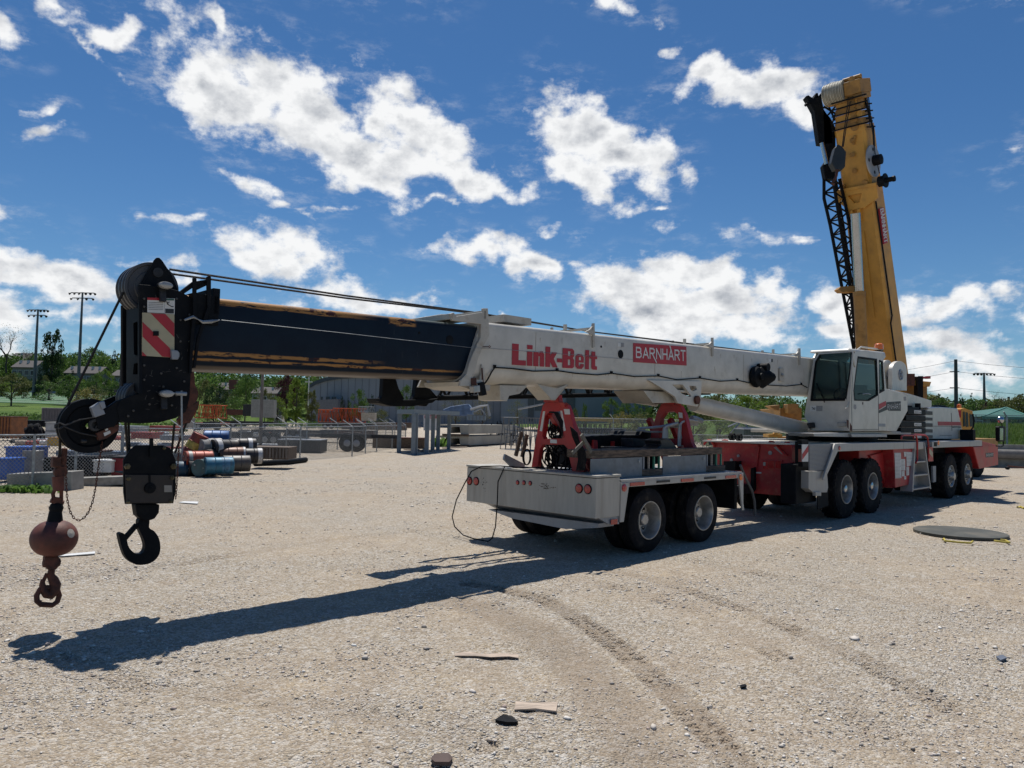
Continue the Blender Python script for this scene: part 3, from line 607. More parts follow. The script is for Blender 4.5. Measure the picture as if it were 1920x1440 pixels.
sticker(R6([(908,610),(928,608),(930,640),(910,642)]),-.123,STICKG,mh)
m=cm(); PS(m,R6([(770,545),(950,585),(1060,618),(1130,640),(1130,690),(1000,700),(940,690),(940,600)]),.3,.5); PS(m,R6([(830,560),(905,575),(905,588),(830,574)]),.1,.2); m.build('superstructure_frame',WHITE,TC,bevel=.01)
m=cm(); m.box(9.9,13.4,.9,1.7,1.95,3.3); m.box(8.2,12.5,0.0,2.6,1.93,2.02); m.build('turntable_frame',WHITE2,TC,bevel=.02)
m=cm(); m.cyl((10.2,1.3,1.75),(10.2,1.3,1.95),1.15,n=48); m.build('slewing_ring',BLACK,TC)
m=cm(); PS(m,R6([(190,900),(480,895),(480,930),(200,925)]),-.05,.6); PS(m,R6([(490,905),(775,905),(777,930),(500,930)]),-.12,.4); m.build('cab_step',ALU,TC,bevel=.01)
def arch(x0,x1,yb,yt):
    cx=(x0+x1)/2; r=(x1-x0)/2; return [(x0,yb),(x1,yb)]+[(cx+r*math.cos(a),yt+r*1.25-r*1.25*math.sin(a)) for a in [math.pi*k/14 for k in range(15)]]
for (x0,x1,yb,yt,v) in ((1655,1673,730,675,.9),(1672.5,1700,732,677,.68)):
    m=cm(); cx=(x0+x1)/2+2; PS(m,arch(x0,x1,yb,yt),v,.10); w=m.build('winch_plate',WHITE,TC,bevel=.012)
    m=cm(); p=S(cx,703,v-.001); k=mpx(cx,703,v); m.lathe(p,(0,-1,0),[(0,10.5*k),(.03,10*k),(.03,8*k),(.004,7*k),(.004,4*k),(.05,3.6*k),(.05,0)],28); m.build('winch_hub',ALUD,w)
m=cm(); p=S(1680,700,.85); m.cyl(p+Vector((0,.1,0)),p+Vector((0,.9,0)),.28); m.build('winch_drum',ROPE,TC)
# counterweights
cw0=S(1697,800,.0).x; 
cwt=thing('counterweight_stack_tmp','x','x',cframe(13,1.3)) if 0 else TC
for i,(za,zb,tt) in enumerate(((1.80,1.94,0),(1.97,2.12,.02),(2.14,2.30,0),(2.33,2.47,-.1),(2.50,2.66,.04))):
    m=cm(); t0=11.35 if i<3 else 11.9; m.box(t0+.3+tt,13.75,.0,2.6,za,zb); w=m.build('counterweight',BLACK,TC,bevel=.015)
    m=cm(); m.box(13.76,14.55,.05,2.5,za+.02,zb-.03); m.build('counterweight_end',DARKST,w,bevel=.01)
    if i in (0,1,2,4):
        m=cm(); m.box(12.75,13.35,-.004,0,za+.035,zb-.035); lb=m.build('label',STICK,w); m=cm(); strokes(m,'8800 lbs',12.8,13.3,0,zb-za-.12,lambda x,y,e:(x,-.006-e,za+.055+y),w=.22); m.build('label_print',STICKK,lb)
m=cm(); m.cyl((12.9,.3,2.66),(12.9,.3,2.76),.2,n=16); m.box(12.5,13.5,.1,.9,2.66,2.72); m.cyl((13.7,.2,2.6),(13.7,.2,2.85),.08,n=12); m.cyl((12.2,.15,2.66),(12.2,.15,2.8),.1,n=12); m.build('lifting_lug',BLACK,TC,bevel=.01)
# engine hood
vh=.35
m=cm(); m.prism([S(x,y,vh) for x,y in [(1735,823),(1735,775),(1741,764.5),(1764,763),(1796,765.5),(1808,823)]],(0,1.9,0)); hood=m.build('engine_hood',WHITE,TC,bevel=.03)
m=cm(); PS(m,R6([(1178,806),(1364,810),(1368,838),(1182,838)]),vh-.004,.004); m.build('red_band',DECALRED,hood)
m=cm(); PS(m,R6([(1284,738),(1288,738),(1294,880),(1290,880)]),vh-.003,.003); PS(m,R6([(1120,842),(1366,845),(1366,848),(1120,845)]),vh-.003,.003); PS(m,R6([(1295,848),(1330,846),(1365,850),(1365,856),(1330,853),(1295,856)]),vh-.003,.003); PS(m,R6([(1195,914),(1290,916),(1290,919),(1195,917)]),vh-.003,.003); m.build('panel_gap',DARKST,hood)
m=cm(); p=S(1757,764,.9); m.lathe(p,(0,0,1),[(-.05,.33),(.03,.33),(.07,.2),(.08,0)],24); m.build('air_intake',BLACK,hood)
# --- carrier
m=cm(); m.box(6.1,18.35,-.02,2.6,1.60,1.70); m.box(6.0,17.5,.55,2.05,.85,1.6); m.build('carrier_frame',DARKST,TC,bevel=.01)
m=cm(); 
for v0,v1 in ((-.3,-.02),(2.62,2.9)):
    for t0,t1 in ((6.75,10.95),(10.97,12.55),(13.3,17.0),(17.02,18.45)): m.box(t0,t1,v0,v1,1.56,1.74)
    m.prism([(6.75,v0,1.735),(6.75,v0,1.56),(6.05,v0,.95),(5.98,v0,.95),(5.98,v0,1.0),(6.60,v0,1.735)],(0,.04,0))
m.box(13.3,18.45,-.02,2.62,1.70,1.74); m.box(8.0,13.3,-.02,.5,1.70,1.73)
m.build('deck',ALU,TC,bevel=.008)
m=cm(); m.box(5.5,9.9,.3,2.4,1.70,1.735); m.build('rear_deck',WHITE,TC)
m=cm(); PS(m,R6([(160,985),(385,985),(305,1195),(160,1195)]),-.25,.02); m.build('tread_plate',DIAM,TC)
m=cm(); PS(m,R6([(155,1200),(300,1200),(310,1330),(300,1370),(190,1370),(155,1340)]),-.22,.5); PS(m,R6([(210,1365),(255,1365),(255,1398),(212,1398)]),-.27,.08); m.build('side_locker',ALU,TC,bevel=.01)
m=cm(); m.box(5.8,6.4,.32,2.3,.55,1.71); rb=m.build('rear_outrigger_box',REDL,TC,bevel=.012)
# rear box details (plane t=5.8)
B6=lambda pl:[(1320+x/6.4,800+y/6.4) for x,y in pl]
tp=5.795
m=cm(); PT(m,B6([(690,402),(940,402),(945,520),(695,515)]),tp-.02,.025); f=m.build('tail_light_panel',REDL,rb,bevel=.004)
for x0 in (705,775,858):
    m=cm(); PT(m,B6([(x0,412),(x0+65,412),(x0+68,505),(x0+2,502)]),tp-.035,.014); m.build('tail_light',REDLENS,rb,bevel=.01)
m=cm(); PT(m,B6([(710,425),(738,425),(738,468),(710,468)]),tp-.04,.01); m.build('reverse_light',LENS,rb)
m=cm(); PT(m,B6([(612,543),(686,545),(686,563),(612,560)]),tp-.01,.012); m.build('plate_tab',STICK,rb)
m=cm(); PT(m,B6([(650,240),(664,240),(634,480),(618,480)]),tp-.03,.03); PT(m,B6([(480,200),(650,215),(648,240),(480,225)]),tp-.05,.05); m.build('box_rib',RED,rb)
m=cm(); PT(m,B6([(560,500),(600,490),(600,760),(560,800)]),tp-.1,.1); PT(m,B6([(235,415),(370,415),(375,460),(375,530),(235,530)]),tp-.4,.3); m.build('hitch_post',BLACK,rb)
m=cm(); 
for x,y,r in ((795,315,26),(412,350,18),(330,400,20)):
    p=T(*B6([(x,y)])[0],tp); m.lathe(p,(-1,0,0),[(0,r*.0019),(.01,r*.0018),(.012,0)],16)
PT(m,B6([(835,250),(880,235),(975,320),(975,338),(930,330)]),tp-.012,.012); m.build('worn_patch',ALUD,rb)
m=cm(); m.box(5.2,6.2,-.05,.30,.45,1.30); m.build('outrigger_jack',BLACK,TC,bevel=.02)
m=cm(); m.box(5.0,5.8,-.1,.0,.4,.6) if 0 else m.cyl((5.55,.1,1.3),(5.55,.1,1.78),.035); m.cyl((5.7,-.02,1.3),(5.7,-.02,1.78),.03); m.build('jack_hose',BLACK,TC)
# striped post, arches, handles
HB=B6([(1178,212),(1252,212),(1252,420),(1180,420)])
m=cm(); PS(m,B6([(1172,160),(1252,158),(1254,210),(1174,212)]),-.28,.1); m.build('marker_post',BLACK,TC); m=cm(); PS(m,B6([(1184,424),(1252,424),(1256,480),(1186,480)]),-.28,.1); m.build('marker_post',BLACK,TC)
m=cm(); PS(m,HB,-.29,.012); hb=m.build('hazard_board',STICK,TC); m=cm(); PS(m,B6([(1180,330),(1252,225),(1252,300),(1182,395)]),-.294,.004); m.build('red_stripe',DECALRED,hb)
def arc(a,b,h,v0,v1,n=10): 
    return [Vector(a).lerp(Vector(b),i/n)+Vector((0,0,h*math.sin(math.pi*i/n)**.6)) for i in range(n+1)]
m=cm(); P=lambda *px:[T(*B6([q])[0],5.75) for q in px]
m.tube(P((0,215),(20,185),(50,162),(80,165),(105,200),(130,240)),.028,8); m.tube(P((205,190),(225,165),(255,158),(280,165),(300,190)),.02,8); m.tube(P((770,200),(790,180),(830,180),(960,330),(1000,345)),.025,8); m.tube(P((960,205),(985,190),(1020,190),(1060,240)),.02,8); m.build('grab_rail',RED,TC)
# red side body + document box
m=cm(); m.box(8.9,12.0,.05,.6,.62,1.55); PS(m,R6([(640,1075),(825,1030),(825,1335),(770,1330),(740,1240)]),-.0,.3); m.build('side_body',RED,TC,bevel=.02)
dbx=R6([(825,1024),(985,1024),(988,1290),(950,1308),(842,1332)])
m=cm(); PS(m,dbx,-.25,.28); db=m.build('document_box',REDL,TC,bevel=.015)
for pl in ([(836,1055),(886,1055),(890,1255),(842,1258)],[(888,1105),(920,1105),(922,1195),(890,1195)],[(930,1048),(978,1050),(982,1155),(932,1160)],[(910,1048),(928,1048),(928,1085),(912,1085)],[(930,1165),(952,1165),(952,1232),(930,1235)],[(892,1200),(915,1198),(916,1240),(894,1242)],[(912,1240),(928,1240),(928,1266),(912,1266)]):
    st=sticker(R6(pl),-.262,STICK,db); x0,y0=pl[0]; x1,y1=pl[2]
    for k in range(int((y1-y0)/11)): sticker(R6([(x0+5,y0+6+k*11),(x1-4-(k*7)%9,y0+6+k*11),(x1-4-(k*7)%9,y0+10+k*11),(x0+5,y0+10+k*11)]),-.266,PAPER,st,n='sticker_print')
# ladder
m=cm(); a=S(1716,835,-.3).x; z0=.42
lx=S(1706,920,-.3).x; lx2=S(1740,920,-.3).x
for (xa,xb) in ((lx,a),(lx2,S(1733,830,-.3).x)):
    m.prism([(xa,-.36,z0),(xa+.07,-.36,z0),(xb+.05,-.3,1.72),(xb,-.3,1.72)],(0,.3,0))
for k in range(4):
    z=z0+.03+k*.36; f=k*.36/1.3; m.box(lx+(a-lx)*f+.03,lx2+(S(1733,830,-.3).x-lx2)*f,-.36+.03*k,-.05,z,z+.04)
m.prism([(lx+.05,-.06,z0),(lx2,-.06,z0),(S(1733,830,-.3).x,-.04,1.72),(a,-.04,1.72)],(0,.02,0))
m.build('access_ladder',ALU,TC,bevel=.004)
m=cm(); m.tube([S(x,y,-.32) for x,y in [(1690,824),(1690,819),(1693,816),(1712,816),(1716,815),(1718,818),(1720,830),(1720,862),(1717,868)]],.024,8); m.tube([S(x,y,-.32) for x,y in [(1713,822),(1713,817),(1717,815),(1735,816),(1739,820),(1741,835),(1741,860)]],.024,8); m.build('handrail',RED,TC)
m=cm(); PS(m,[(1739,838),(1749,838),(1750,865),(1741,865)],-.31,.01); hb=m.build('marker_flap',RED,TC); m=cm(); PS(m,[(1741,838),(1749,848),(1749,858),(1741,848)],-.313,.003); m.build('cream_stripe',CREAM,hb)
m=cm(); PS(m,[(1752,829),(1757,829),(1757,837),(1752,837)],-.31,.012); m.build('side_marker',BLACK,TC)
for x,y,mt in ((1759.5,830.5,ORANGE),(1574,840,REDLENS)):
    m=cm(); p=S(x,y,-.305); k=mpx(x,y,-.3); m.lathe(p,(0,-1,0),[(0,4.2*k),(.015,3.8*k),(.02,0)],18); m.build('side_marker',mt,TC)
# nose
m=cm(); m.prism([S(x,y,-.3) for x,y in R6([(1462,1006),(1534,1002),(1534,964),(1640,990),(1658,1002),(1660,1150),(1508,1182)])],(0,3.2,0)); ns=m.build('carrier_nose',RED,TC,bevel=.025)
q=[S(x,y,-.304) for x,y in R6([(1560,1092),(1622,1086),(1622,1052),(1560,1056)])]
m=cm(); m.prism(q,(0,.003,0)); lb=m.build('logo_panel',STICKK,ns); m=cm(); strokes(m,'BArNHaRT',.05,.95,0,.5,lambda x,y,e,f=fq(q,.003):f(x,y+.28,e),w=.17,ax=(q[1]-q[0]).length/(q[3]-q[0]).length); m.build('lettering',STICK,lb)
m=cm(); m.box(14.3,18.3,.3,.5,1.75,1.95) if 0 else m.box(17.5,18.4,.6,1.4,1.74,1.9); m.box(18.2,18.5,-.1,.3,1.74,2.1); m.build('front_locker',BLACK,TC,bevel=.02)
# mirror
m=cm(); vm_=-.55; m.tube([S(x,y,vm_) for x,y in [(1868,836),(1876,838),(1881,836),(1881,826)]],.02,6); m.tube([S(x,y,vm_) for x,y in [(1881,830),(1879,800),(1878,792)]],.015,6); mi=m.build('mirror_arm',BLACK,TC)
m=cm(); PS(m,[(1873.5,801),(1874.5,799),(1884,799),(1885.5,801),(1885,826),(1883,828),(1876,828),(1874,826)],vm_-.06,.12); m.build('mirror_housing',BLACK,mi,bevel=.02)
m=cm(); PS(m,[(1875,803),(1881,803),(1881,825),(1875,825)],vm_-.065,.004); m.build('mirror_glass',CHROME,mi)
m=cm(); p=S(1876.5,787,vm_); k=mpx(1876,787,vm_); m.lathe(p,(-.5,-.85,0),[(-.02,6.5*k),(.03,6*k),(.07,4*k),(.09,0)],20); m.build('convex_mirror',CHROME,mi)
# front and rear wheels, far wheels
for (px,py) in ((1590,968),(1640,955),(1785,930),(1815,923)):
    p=G(px,py); 
for t_,st in ((7.45,'dual'),(9.05,'dual'),(15.35,'single'),(17.05,'single')):
    wheel(TC,(t_,-.22,.67),.68,.46 if st=='single' else .40,.33,st,CF,lug=26)
    wheel(TC,(t_,2.35 if t_<15 else 1.95,.67),.68,.40,.33,st,CF,lug=0,side=-1)
for t_ in (7.45,9.05,15.35,17.05):
    m=cm(); m.cyl((t_,.1,.67),(t_,1.8,.67),.13); m.build('axle',DARKST,TC)
for t_ in (7.45,9.05):
    m=cm(); m.lathe((t_,-.2,.67),(0,-1,0),[(-.2,.11),(-.05,.10),(-.0,.09),(.015,.05),(.02,0)],24); m.build('hub_cap',CHROME,TC)
m=cm(); m.prism([(6.0,-.15,1.0),(6.55,-.15,1.0),(6.6,-.15,.35),(6.05,-.15,.3)],(0,.02,0)); m.build('mud_flap',BLACK,TC)
m=cm(); m.box(10.9,11.3,.3,.6,.45,.9); m.box(13.2,14.2,.1,.5,.6,1.4); m.build('fuel_tank',DARKST,TC,bevel=.03)
m=cm(); PS(m,R6([(1140,1160),(1165,1160),(1165,1285),(1145,1290)]),-.1,.05); m.build('step_bracket',ALUD,TC)
# ============================================================ BOOM DOLLY
BD=thing('boom_dolly','two axle white boom dolly trailer with red A-frame stands carrying the lowered crane boom','trailer',cframe(.9,1.45))
T1=-1.41
m=cm(); m.box(-.78,3.0,.0,2.9,1.18,1.22); m.box(-.8,3.0,.0,.04,1.10,1.18); m.box(-.8,3.0,2.86,2.9,1.10,1.18); m.box(-.82,-.78,0,2.9,.6,1.18)
deck=m.build('deck',ALU,BD,bevel=.004)
m=cm(); m.prism([(-.80,-.012,1.17),(-.62,-.012,1.10),(-.62,-.012,1.10),(-.70,-.012,.56),(-.80,-.012,.56)][0:1]+[(-.60,-.012,1.17),(-.60,-.012,1.10),(-.72,-.012,.56),(-.82,-.012,.56)],(0,.03,0))
m.prism([(2.86,-.012,1.17),(3.04,-.012,1.20),(3.04,-.012,.62),(3.08,-.012,.48),(3.0,-.012,.48)],(0,.03,0))
m.build('fender_bracket',ALU,BD,bevel=.004)
m=cm(); m.box(T1,-.82,.0,2.98,.66,1.265); bx=m.build('rear_box',DOLW,BD,bevel=.008)
m=cm(); m.box(T1-.015,-.80,-.015,2.99,1.275,1.31); lid=m.build('box_lid',DOLW,BD,bevel=.006)
m=cm(); m.box(T1+.008,-.82,.008,2.97,1.265,1.275); m.build('lid_gap',BLACK,BD)
m=cm(); m.prism([T(x,y,T1+.15) for x,y in [(915,955),(1122,982),(1120,990),(1060,992),(960,972)]],(.4,0,0)); m.prism([(T1+.1,0.02,.66),(-.8,.02,.66),(-.8,.02,.53),(T1+.35,.02,.55)],(0,2.6,0)); m.build('under_skid',ALUD,BD)
R7=lambda pl:[(840+x/3.2,800+y/3.2) for x,y in pl]
for x,y,r in ((130,325,.077),(170,327,.077),(418,335,.04),(456,336,.04),(494,339,.04),(787,371,.077),(840,375,.077)):
    p=T(840+x/3.2,800+y/3.2,T1); m=cm(); m.lathe(p,(-1,0,0),[(0,r),(.008,r),(.012,r*.85)],24); g=m.build('lamp_grommet',BLACK,BD); m=cm(); m.lathe(p,(-1,0,0),[(.004,r*.84),(.016,r*.78),(.02,r*.4),(.021,0)],24); m.build('lens',REDLENS,g)
for x,y,r,mt in ((1057,367,.06,REDLENS),(1757,303,.06,ORANGE)):
    p=S(840+x/3.2,800+y/3.2,-.013); m=cm(); m.lathe(p,(0,-1,0),[(0,r),(.01,r),(.018,r*.6),(.02,0)],20); m.build('side_marker',mt,BD)
for x0,x1,y in ((1092,1178,343),(1398,1472,320),(1665,1728,297)):
    a=S(840+x0/3.2,800+(y)/3.2,-.002); b=S(840+x1/3.2,800+y/3.2,-.002); m=cm(); m.box(a.x,b.x,-.012,0,1.112,1.166); m.build('side_reflector',REDLENS,BD)
for x0,x1,y in ((1252,1330,330),(1538,1606,307)):
    a=S(840+x0/3.2,800+(y)/3.2,-.002); b=S(840+x1/3.2,800+y/3.2,-.002); m=cm(); m.box(a.x,b.x,-.012,0,1.13,1.166); m.build('side_plate',DARKST,BD)
m=cm(); p=S(840+997/3.2,800+571/3.2,-.001); m.box(p.x-.08,p.x+.08,-.004,0,p.z-.04,p.z+.04); m.build('side_reflector',REDLENS,bx)
smd=mat('rust_smudge',(.12,.09,.07),.8,var=.4,vs=20)
m=cm(); p=T(1025,913,T1-.002)
pls=[]
rnd=random.Random(3)
for k in range(26):
    c=(p.y+rnd.gauss(0,.10),p.z+rnd.gauss(0,.025)); r=rnd.uniform(.004,.016); pls.append([(c[0]+r*1.8*math.cos(a)*rnd.uniform(.6,1.2),c[1]+r*.6*math.sin(a)) for a in [2*math.pi*j/8 for j in range(8)]])
polys(m,pls,lambda x,y,e:(T1-.002-e*.3,x,y)); m.build('rust_smudge',smd,bx)
m=cm()
pls=[]; p=T(908,906,T1-.002)
for k in range(14):
    c=(p.y+rnd.gauss(0,.035),p.z+rnd.gauss(0,.06)); r=rnd.uniform(.004,.012); pls.append([(c[0]+r*math.cos(a)*rnd.uniform(.6,1.2),c[1]+r*math.sin(a)) for a in [2*math.pi*j/7 for j in range(7)]])
polys(m,pls,lambda x,y,e:(T1-.002-e*.3,x,y)); m.build('worn_sticker',STICKK,bx)
for t_ in (.04,1.70):
    for v,side_,o in ((0.03,1,True),(.36,1,False),(2.85,-1,True),(2.52,-1,False)):
        wheel(BD,(t_,v,.52),.525,.29,.31,'dual' if o else 'none',CF,side=side_)
    m=cm(); m.cyl((t_,.2,.52),(t_,2.7,.52),.07); m.build('axle',DARKST,BD)
m=cm(); m.box(-.8,3.0,.75,.95,.85,1.18); m.box(-.8,3.0,1.95,2.15,.85,1.18); m.box(2.9,3.0,.1,2.8,.5,1.18); m.box(.6,1.1,.7,2.2,.6,.9); m.build('chassis',BLACK,BD)
m=cm(); m.box(3.0,5.8,1.25,1.5,.55,.75); m.build('drawbar',DARKST,BD)
# stands
def stand(ox,scale=1.,far=False):
    sp=[(1005,764),(1021,757),(1058,755),(1068,765),(1086,806),(1116,886),(1100,886),(1060,887),(1050,832),(1016,830),(1014,885),(996,881),(1000,860),(1008,800)]
    m=cm()
    if not far:
        # near-side frame, traced in the plane of the boom's axis
        leg=lambda a,b,w,v0,v1: m.hexa([S(a[0]-w,a[1],v0),S(a[0]+w,a[1],v0),S(a[0]+w,a[1],v0)+Vector((0,.16,0)),S(a[0]-w,a[1],v0)+Vector((0,.16,0)),S(b[0]-w*.8,b[1],v1),S(b[0]+w*.8,b[1],v1),S(b[0]+w*.8,b[1],v1)+Vector((0,.16,0)),S(b[0]-w*.8,b[1],v1)+Vector((0,.16,0))])
    return m
R4=lambda pl:[(820+x/4,540+y/4) for x,y in pl]
fr_out=R4([(790,880),(810,858),(945,858),(975,880),(1000,950),(1100,1380),(1010,1375),(975,1205),(950,1175),(790,1175),(770,1205),(750,1345),(755,1355),(705,1350),(712,1290),(740,1120),(770,960)])
fr_h1=R4([(842,925),(928,925),(935,1000),(952,1115),(938,1132),(800,1132),(790,1110),(812,960)])
tst=-1.0
m=cm(); PT(m,fr_out,tst,.09,[fr_h1]); s1=m.build('boom_stand',RED,BD,bevel=.008)
sp_out=R4([(945,858),(975,880),(1020,960),(1060,1050),(1130,1240),(1185,1385),(1150,1388),(1095,1250),(1040,1110),(1000,1030),(985,960)])
m=cm(); PS(m,sp_out,T(*R4([(960,1000)])[0],tst).y-.0,.09); a=T(*R4([(790,870)])[0],tst); b=T(*R4([(960,870)])[0],tst); m.box(tst+.09,tst+.95,b.y,b.y+.1,a.z-.06,a.z) if 0 else None
for f in (0,1):
    P0=T(*R4([(830 if f else 925,900)])[0],tst); v_=P0.y; m.beam((tst+.05,v_,2.25),(.25,v_+(.12 if f else -.0),1.22),.1,.08)
m.build('stand_brace',RED,s1,bevel=.006)
m=cm(); PT(m,R4([(800,800),(905,800),(915,858),(795,858)]),tst+.0,.1); m.build('stand_post',REDL,s1,bevel=.01)
m=cm(); PT(m,R4([(792,925),(808,925),(785,1075),(768,1072)]),tst-.004,.004); PT(m,R4([(920,920),(935,920),(963,1068),(948,1074)]),tst-.004,.004); PT(m,R4([(948,908),(990,908),(995,948),(956,948)]),tst-.005,.004); PT(m,R4([(845,1135),(895,1138),(897,1165),(847,1163)]),tst-.004,.004); m.build('reflective_strip',STICK,s1)
# second stand
t2=2.15
f2=[(1215,850),(1222,805),(1232,772),(1240,757),(1275,760),(1284,778),(1296,830),(1305,848),(1313,880),(1298,880),(1282,840),(1275,800),(1270,776),(1264,772),(1248,773),(1240,784),(1234,830),(1228,852)]
m=cm(); PT(m,f2,t2,.12); PT(m,[(1228,822),(1284,822),(1287,835),(1226,835)],t2+.02,.08); PT(m,[(1244,750),(1262,752),(1262,762),(1242,760)],t2,.3); s2=m.build('boom_stand',RED,BD,bevel=.008)
m=cm(); PT(m,[(1272,773),(1279,774),(1280,784),(1273,783)],t2-.004,.004); m.build('sticker',STICK,s2)
m=cm(); m.beam((2.2,1.6,2.2),(2.9,1.6,1.22),.1,.1); m.beam((2.2,1.1,2.2),(2.9,1.1,1.22),.1,.1); m.build('stand_brace',RED,s2)
# hoses coiled inside the near stand
m=cm(); rnd=random.Random(5)
for k in range(16):
    c=T(*R4([(rnd.uniform(800,960),rnd.uniform(1240,1300))])[0],tst+.2+k*.02); rx_,rz_=rnd.uniform(.10,.26),rnd.uniform(.10,.26); ph=rnd.uniform(0,6); tl=rnd.uniform(-.35,.35)
    m.tube([(c.x+.06*math.sin(a+ph)+rnd.uniform(-.005,.005),c.y+rx_*math.cos(a)*(1 if k%2 else .7),1.24+.24+rz_*math.sin(a)+tl*rx_*math.cos(a)*.6) for a in [2*math.pi*j/22 for j in range(22)]],.014,6,closed=True)
for k in range(7):
    c=T(*R4([(rnd.uniform(850,930),rnd.uniform(1030,1090))])[0],tst+.25); rx_,rz_=rnd.uniform(.05,.13),rnd.uniform(.05,.16)
    m.tube([(c.x+.05*math.sin(a+k),c.y+rx_*math.cos(a),c.z+rz_*math.sin(a)) for a in [2*math.pi*j/18 for j in range(18)]],.013,6,closed=True)
for k in range(4):
    o_=k*8; m.tube([S(820+x/4,540+y/4,.55) for x,y in [(840+o_,930),(880+o_,935),(915+o_,1000),(935,1090+o_)]],.013,6)
o=m.build('hose_bundle',RUBBER); single(o,'tangled black hydraulic hoses and cables coiled inside the near red boom stand','hoses')
m=cm()
for k in range(6):
    pts=[S(820+x/4,540+y/4,.18+.02*k) for x,y in [(1000+k*9,1040+k*8),(1015+k*10,1110+k*10),(1050+k*11,1190+k*6),(1060+k*11,1290),(1045+k*11,1370)]]; m.tube(pts,.012,6)
o=m.build('hose_loop',RUBBER); single(o,'thick black hoses draped over the right leg of the near red stand','hoses')
m=cm(); m.beam(S(1073,850,.1),S(1098,825,.1),.05,.02,up=(0,1,0)); m.beam(S(1090,815,.08),S(1108,848,.08),.06,.03,up=(0,1,0)); o=m.build('strap',mat('strap_webbing',(.13,.12,.10),.8)); single(o,'grey webbing strap with a ratchet tied round the hoses of the near stand','strap')
# ============================================================ cargo on the dolly
def crib(t0,t1,tm,v0,lab,rot=0):
    """aluminium side sheet, timbers above, spindles and timbers at the end"""
    th=thing('cribbing_rack',lab,'dunnage rack',cframe((t0+tm)/2,v0+.25,1.22),'timber filled racks on the dolly deck')
    m=cm(); m.box(t0,t1,v0,v0+.015,1.225,1.545); sh=m.build('side_sheet',SHEETM,th)
    m=cm(); p=(t1-.09,v0,1.48); m.lathe(p,(0,-1,0),[(0,.028),(.012,.026),(.014,0)],16); m.build('bolt',STEEL,sh)
    rnd=random.Random(int(t0*10))
    for k in range(3):
        m=cm(); v=v0+.02+k*.165; m.box(t0+rnd.uniform(-.02,.05),tm-.04+rnd.uniform(-.08,.05),v,v+.155,1.55,1.67+rnd.uniform(-.01,.012)); m.build('timber',WOOD,th,bevel=.008)
    for k in range(3):
        m=cm(); v=v0+.01+k*.16; m.box(t1+.02,tm+rnd.uniform(-.02,.03),v,v+.15,1.225,1.335); m.build('timber',WOOD,th,bevel=.008)
    GR=mat('green_post',(.05,.22,.14),.5)
    for k in range(4):
        tt=t1+.09+k*(tm-t1-.15)/3.3; m=cm(); m.box(tt,tt+.03,v0+.04,v0+.07,1.335,1.55); m.build('post',[ALUD,WOODL,GR,GR][k] if t0<1 else [ALUD,WOODL,STEEL,ALUD][k],th)
    m=cm(); m.box(t1+.03,tm-.05,v0+.2,v0+.4,1.34,1.545); m.build('inner_block',BLACK,th)
    return th
a=S(1108,870,.25); b=S(1204,870,.25); c=S(1246,870,.25)
crib(a.x,b.x,c.x,.25,'timber filled aluminium rack beside the near red stand, with green posts')
a=S(1243,870,.25); b=S(1324,870,.25); c=S(1361,870,.25)
crib(a.x,b.x,c.x,.25,'timber filled aluminium rack nearest the red crane body, black bag on top')
# black machinery boxes on the far side
m=cm(); a=S(1095,836,1.8)
m.prism([S(x,y,1.6) for x,y in [(1096,880),(1096,818),(1150,815),(1200,816),(1204,809),(1222,811),(1226,818),(1233,822),(1236,870)]],(0,.8,0)); pu=m.build('power_unit',BLACK,None,bevel=.02)
single(pu,'long low black power unit lying on the dolly deck behind the timber','machine')
m=cm(); m.prism([S(x,y,1.5) for x,y in [(1114,825),(1120,826),(1121,842),(1113,842)]],(0,.05,0)); m.prism([S(x,y,1.5) for x,y in [(1149,828),(1153,828),(1153,840),(1148,842)]],(0,.05,0))
c=single(m.build('red_clamp',RED,None),'pair of small red clamps hung on the low black power unit','clamp')
m=cm(); m.prism([S(x,y,1.1) for x,y in [(1150,838),(1238,838),(1238,860),(1150,860)]],(0,.3,0)); m.prism([S(x,y,1.1) for x,y in [(1188,822),(1233,824),(1233,838),(1188,838)]],(0,.3,0)); single(m.build('steel_case',DARKST,None,bevel=.012),'dark steel tool case stacked in front of the black power unit','case')
# bag
m=cm(); c=S(1256,833,.6); r=26*mpx(1256,833,.6); rnd=random.Random(9)
prof=[S(x,y,.5) for x,y in [(1233,846),(1231,842),(1240,834),(1238,826),(1252,822),(1258,824),(1270,840),(1268,845),(1258,847)]]
m.prism(prof,(0,.35,0)); bg=m.build('bag',BAG,None,bevel=.03); single(bg,'slumped black bag lying on the rear timber rack of the dolly','bag')
# aluminium frames
th=thing('frame_bundle','bundle of aluminium tube frames standing on the dolly in front of the second red stand','frames',cframe(2.4,1.0,1.5))
B2=lambda pl:[(1100+x/6.4,780+y/6.4) for x,y in pl]
for k in range(5):
    m=cm(); v=.75+.07*k; o_=k*9
    m.tube([S(x,y,v) for x,y in B2([(1100+k*22,365),(1105+k*20,190),(1115+k*18,105-k*3),(1150+k*12,70+k*14),(1230+k*5,45+k*16),(1330,60+k*12)])],.02,6); m.build('tube',ALU,th)
    m=cm(); m.tube([S(x,y,v) for x,y in B2([(915+k*14,285),(925+k*10,150),(950+k*6,125),(1090,85+k*12)])],.022,6); m.build('tube',ALU,th)
m=cm(); m.tube([S(x,y,.9) for x,y in B2([(620,150),(760,140),(900,125),(1100,80),(1300,25)])],.025,6); m.tube([S(x,y,1.0) for x,y in B2([(600,170),(760,190),(905,190)])],.02,6); m.tube([S(x,y,.8) for x,y in B2([(1260,20),(1310,30),(1380,60)])],.05,6); m.build('top_rail',ALUD,th)
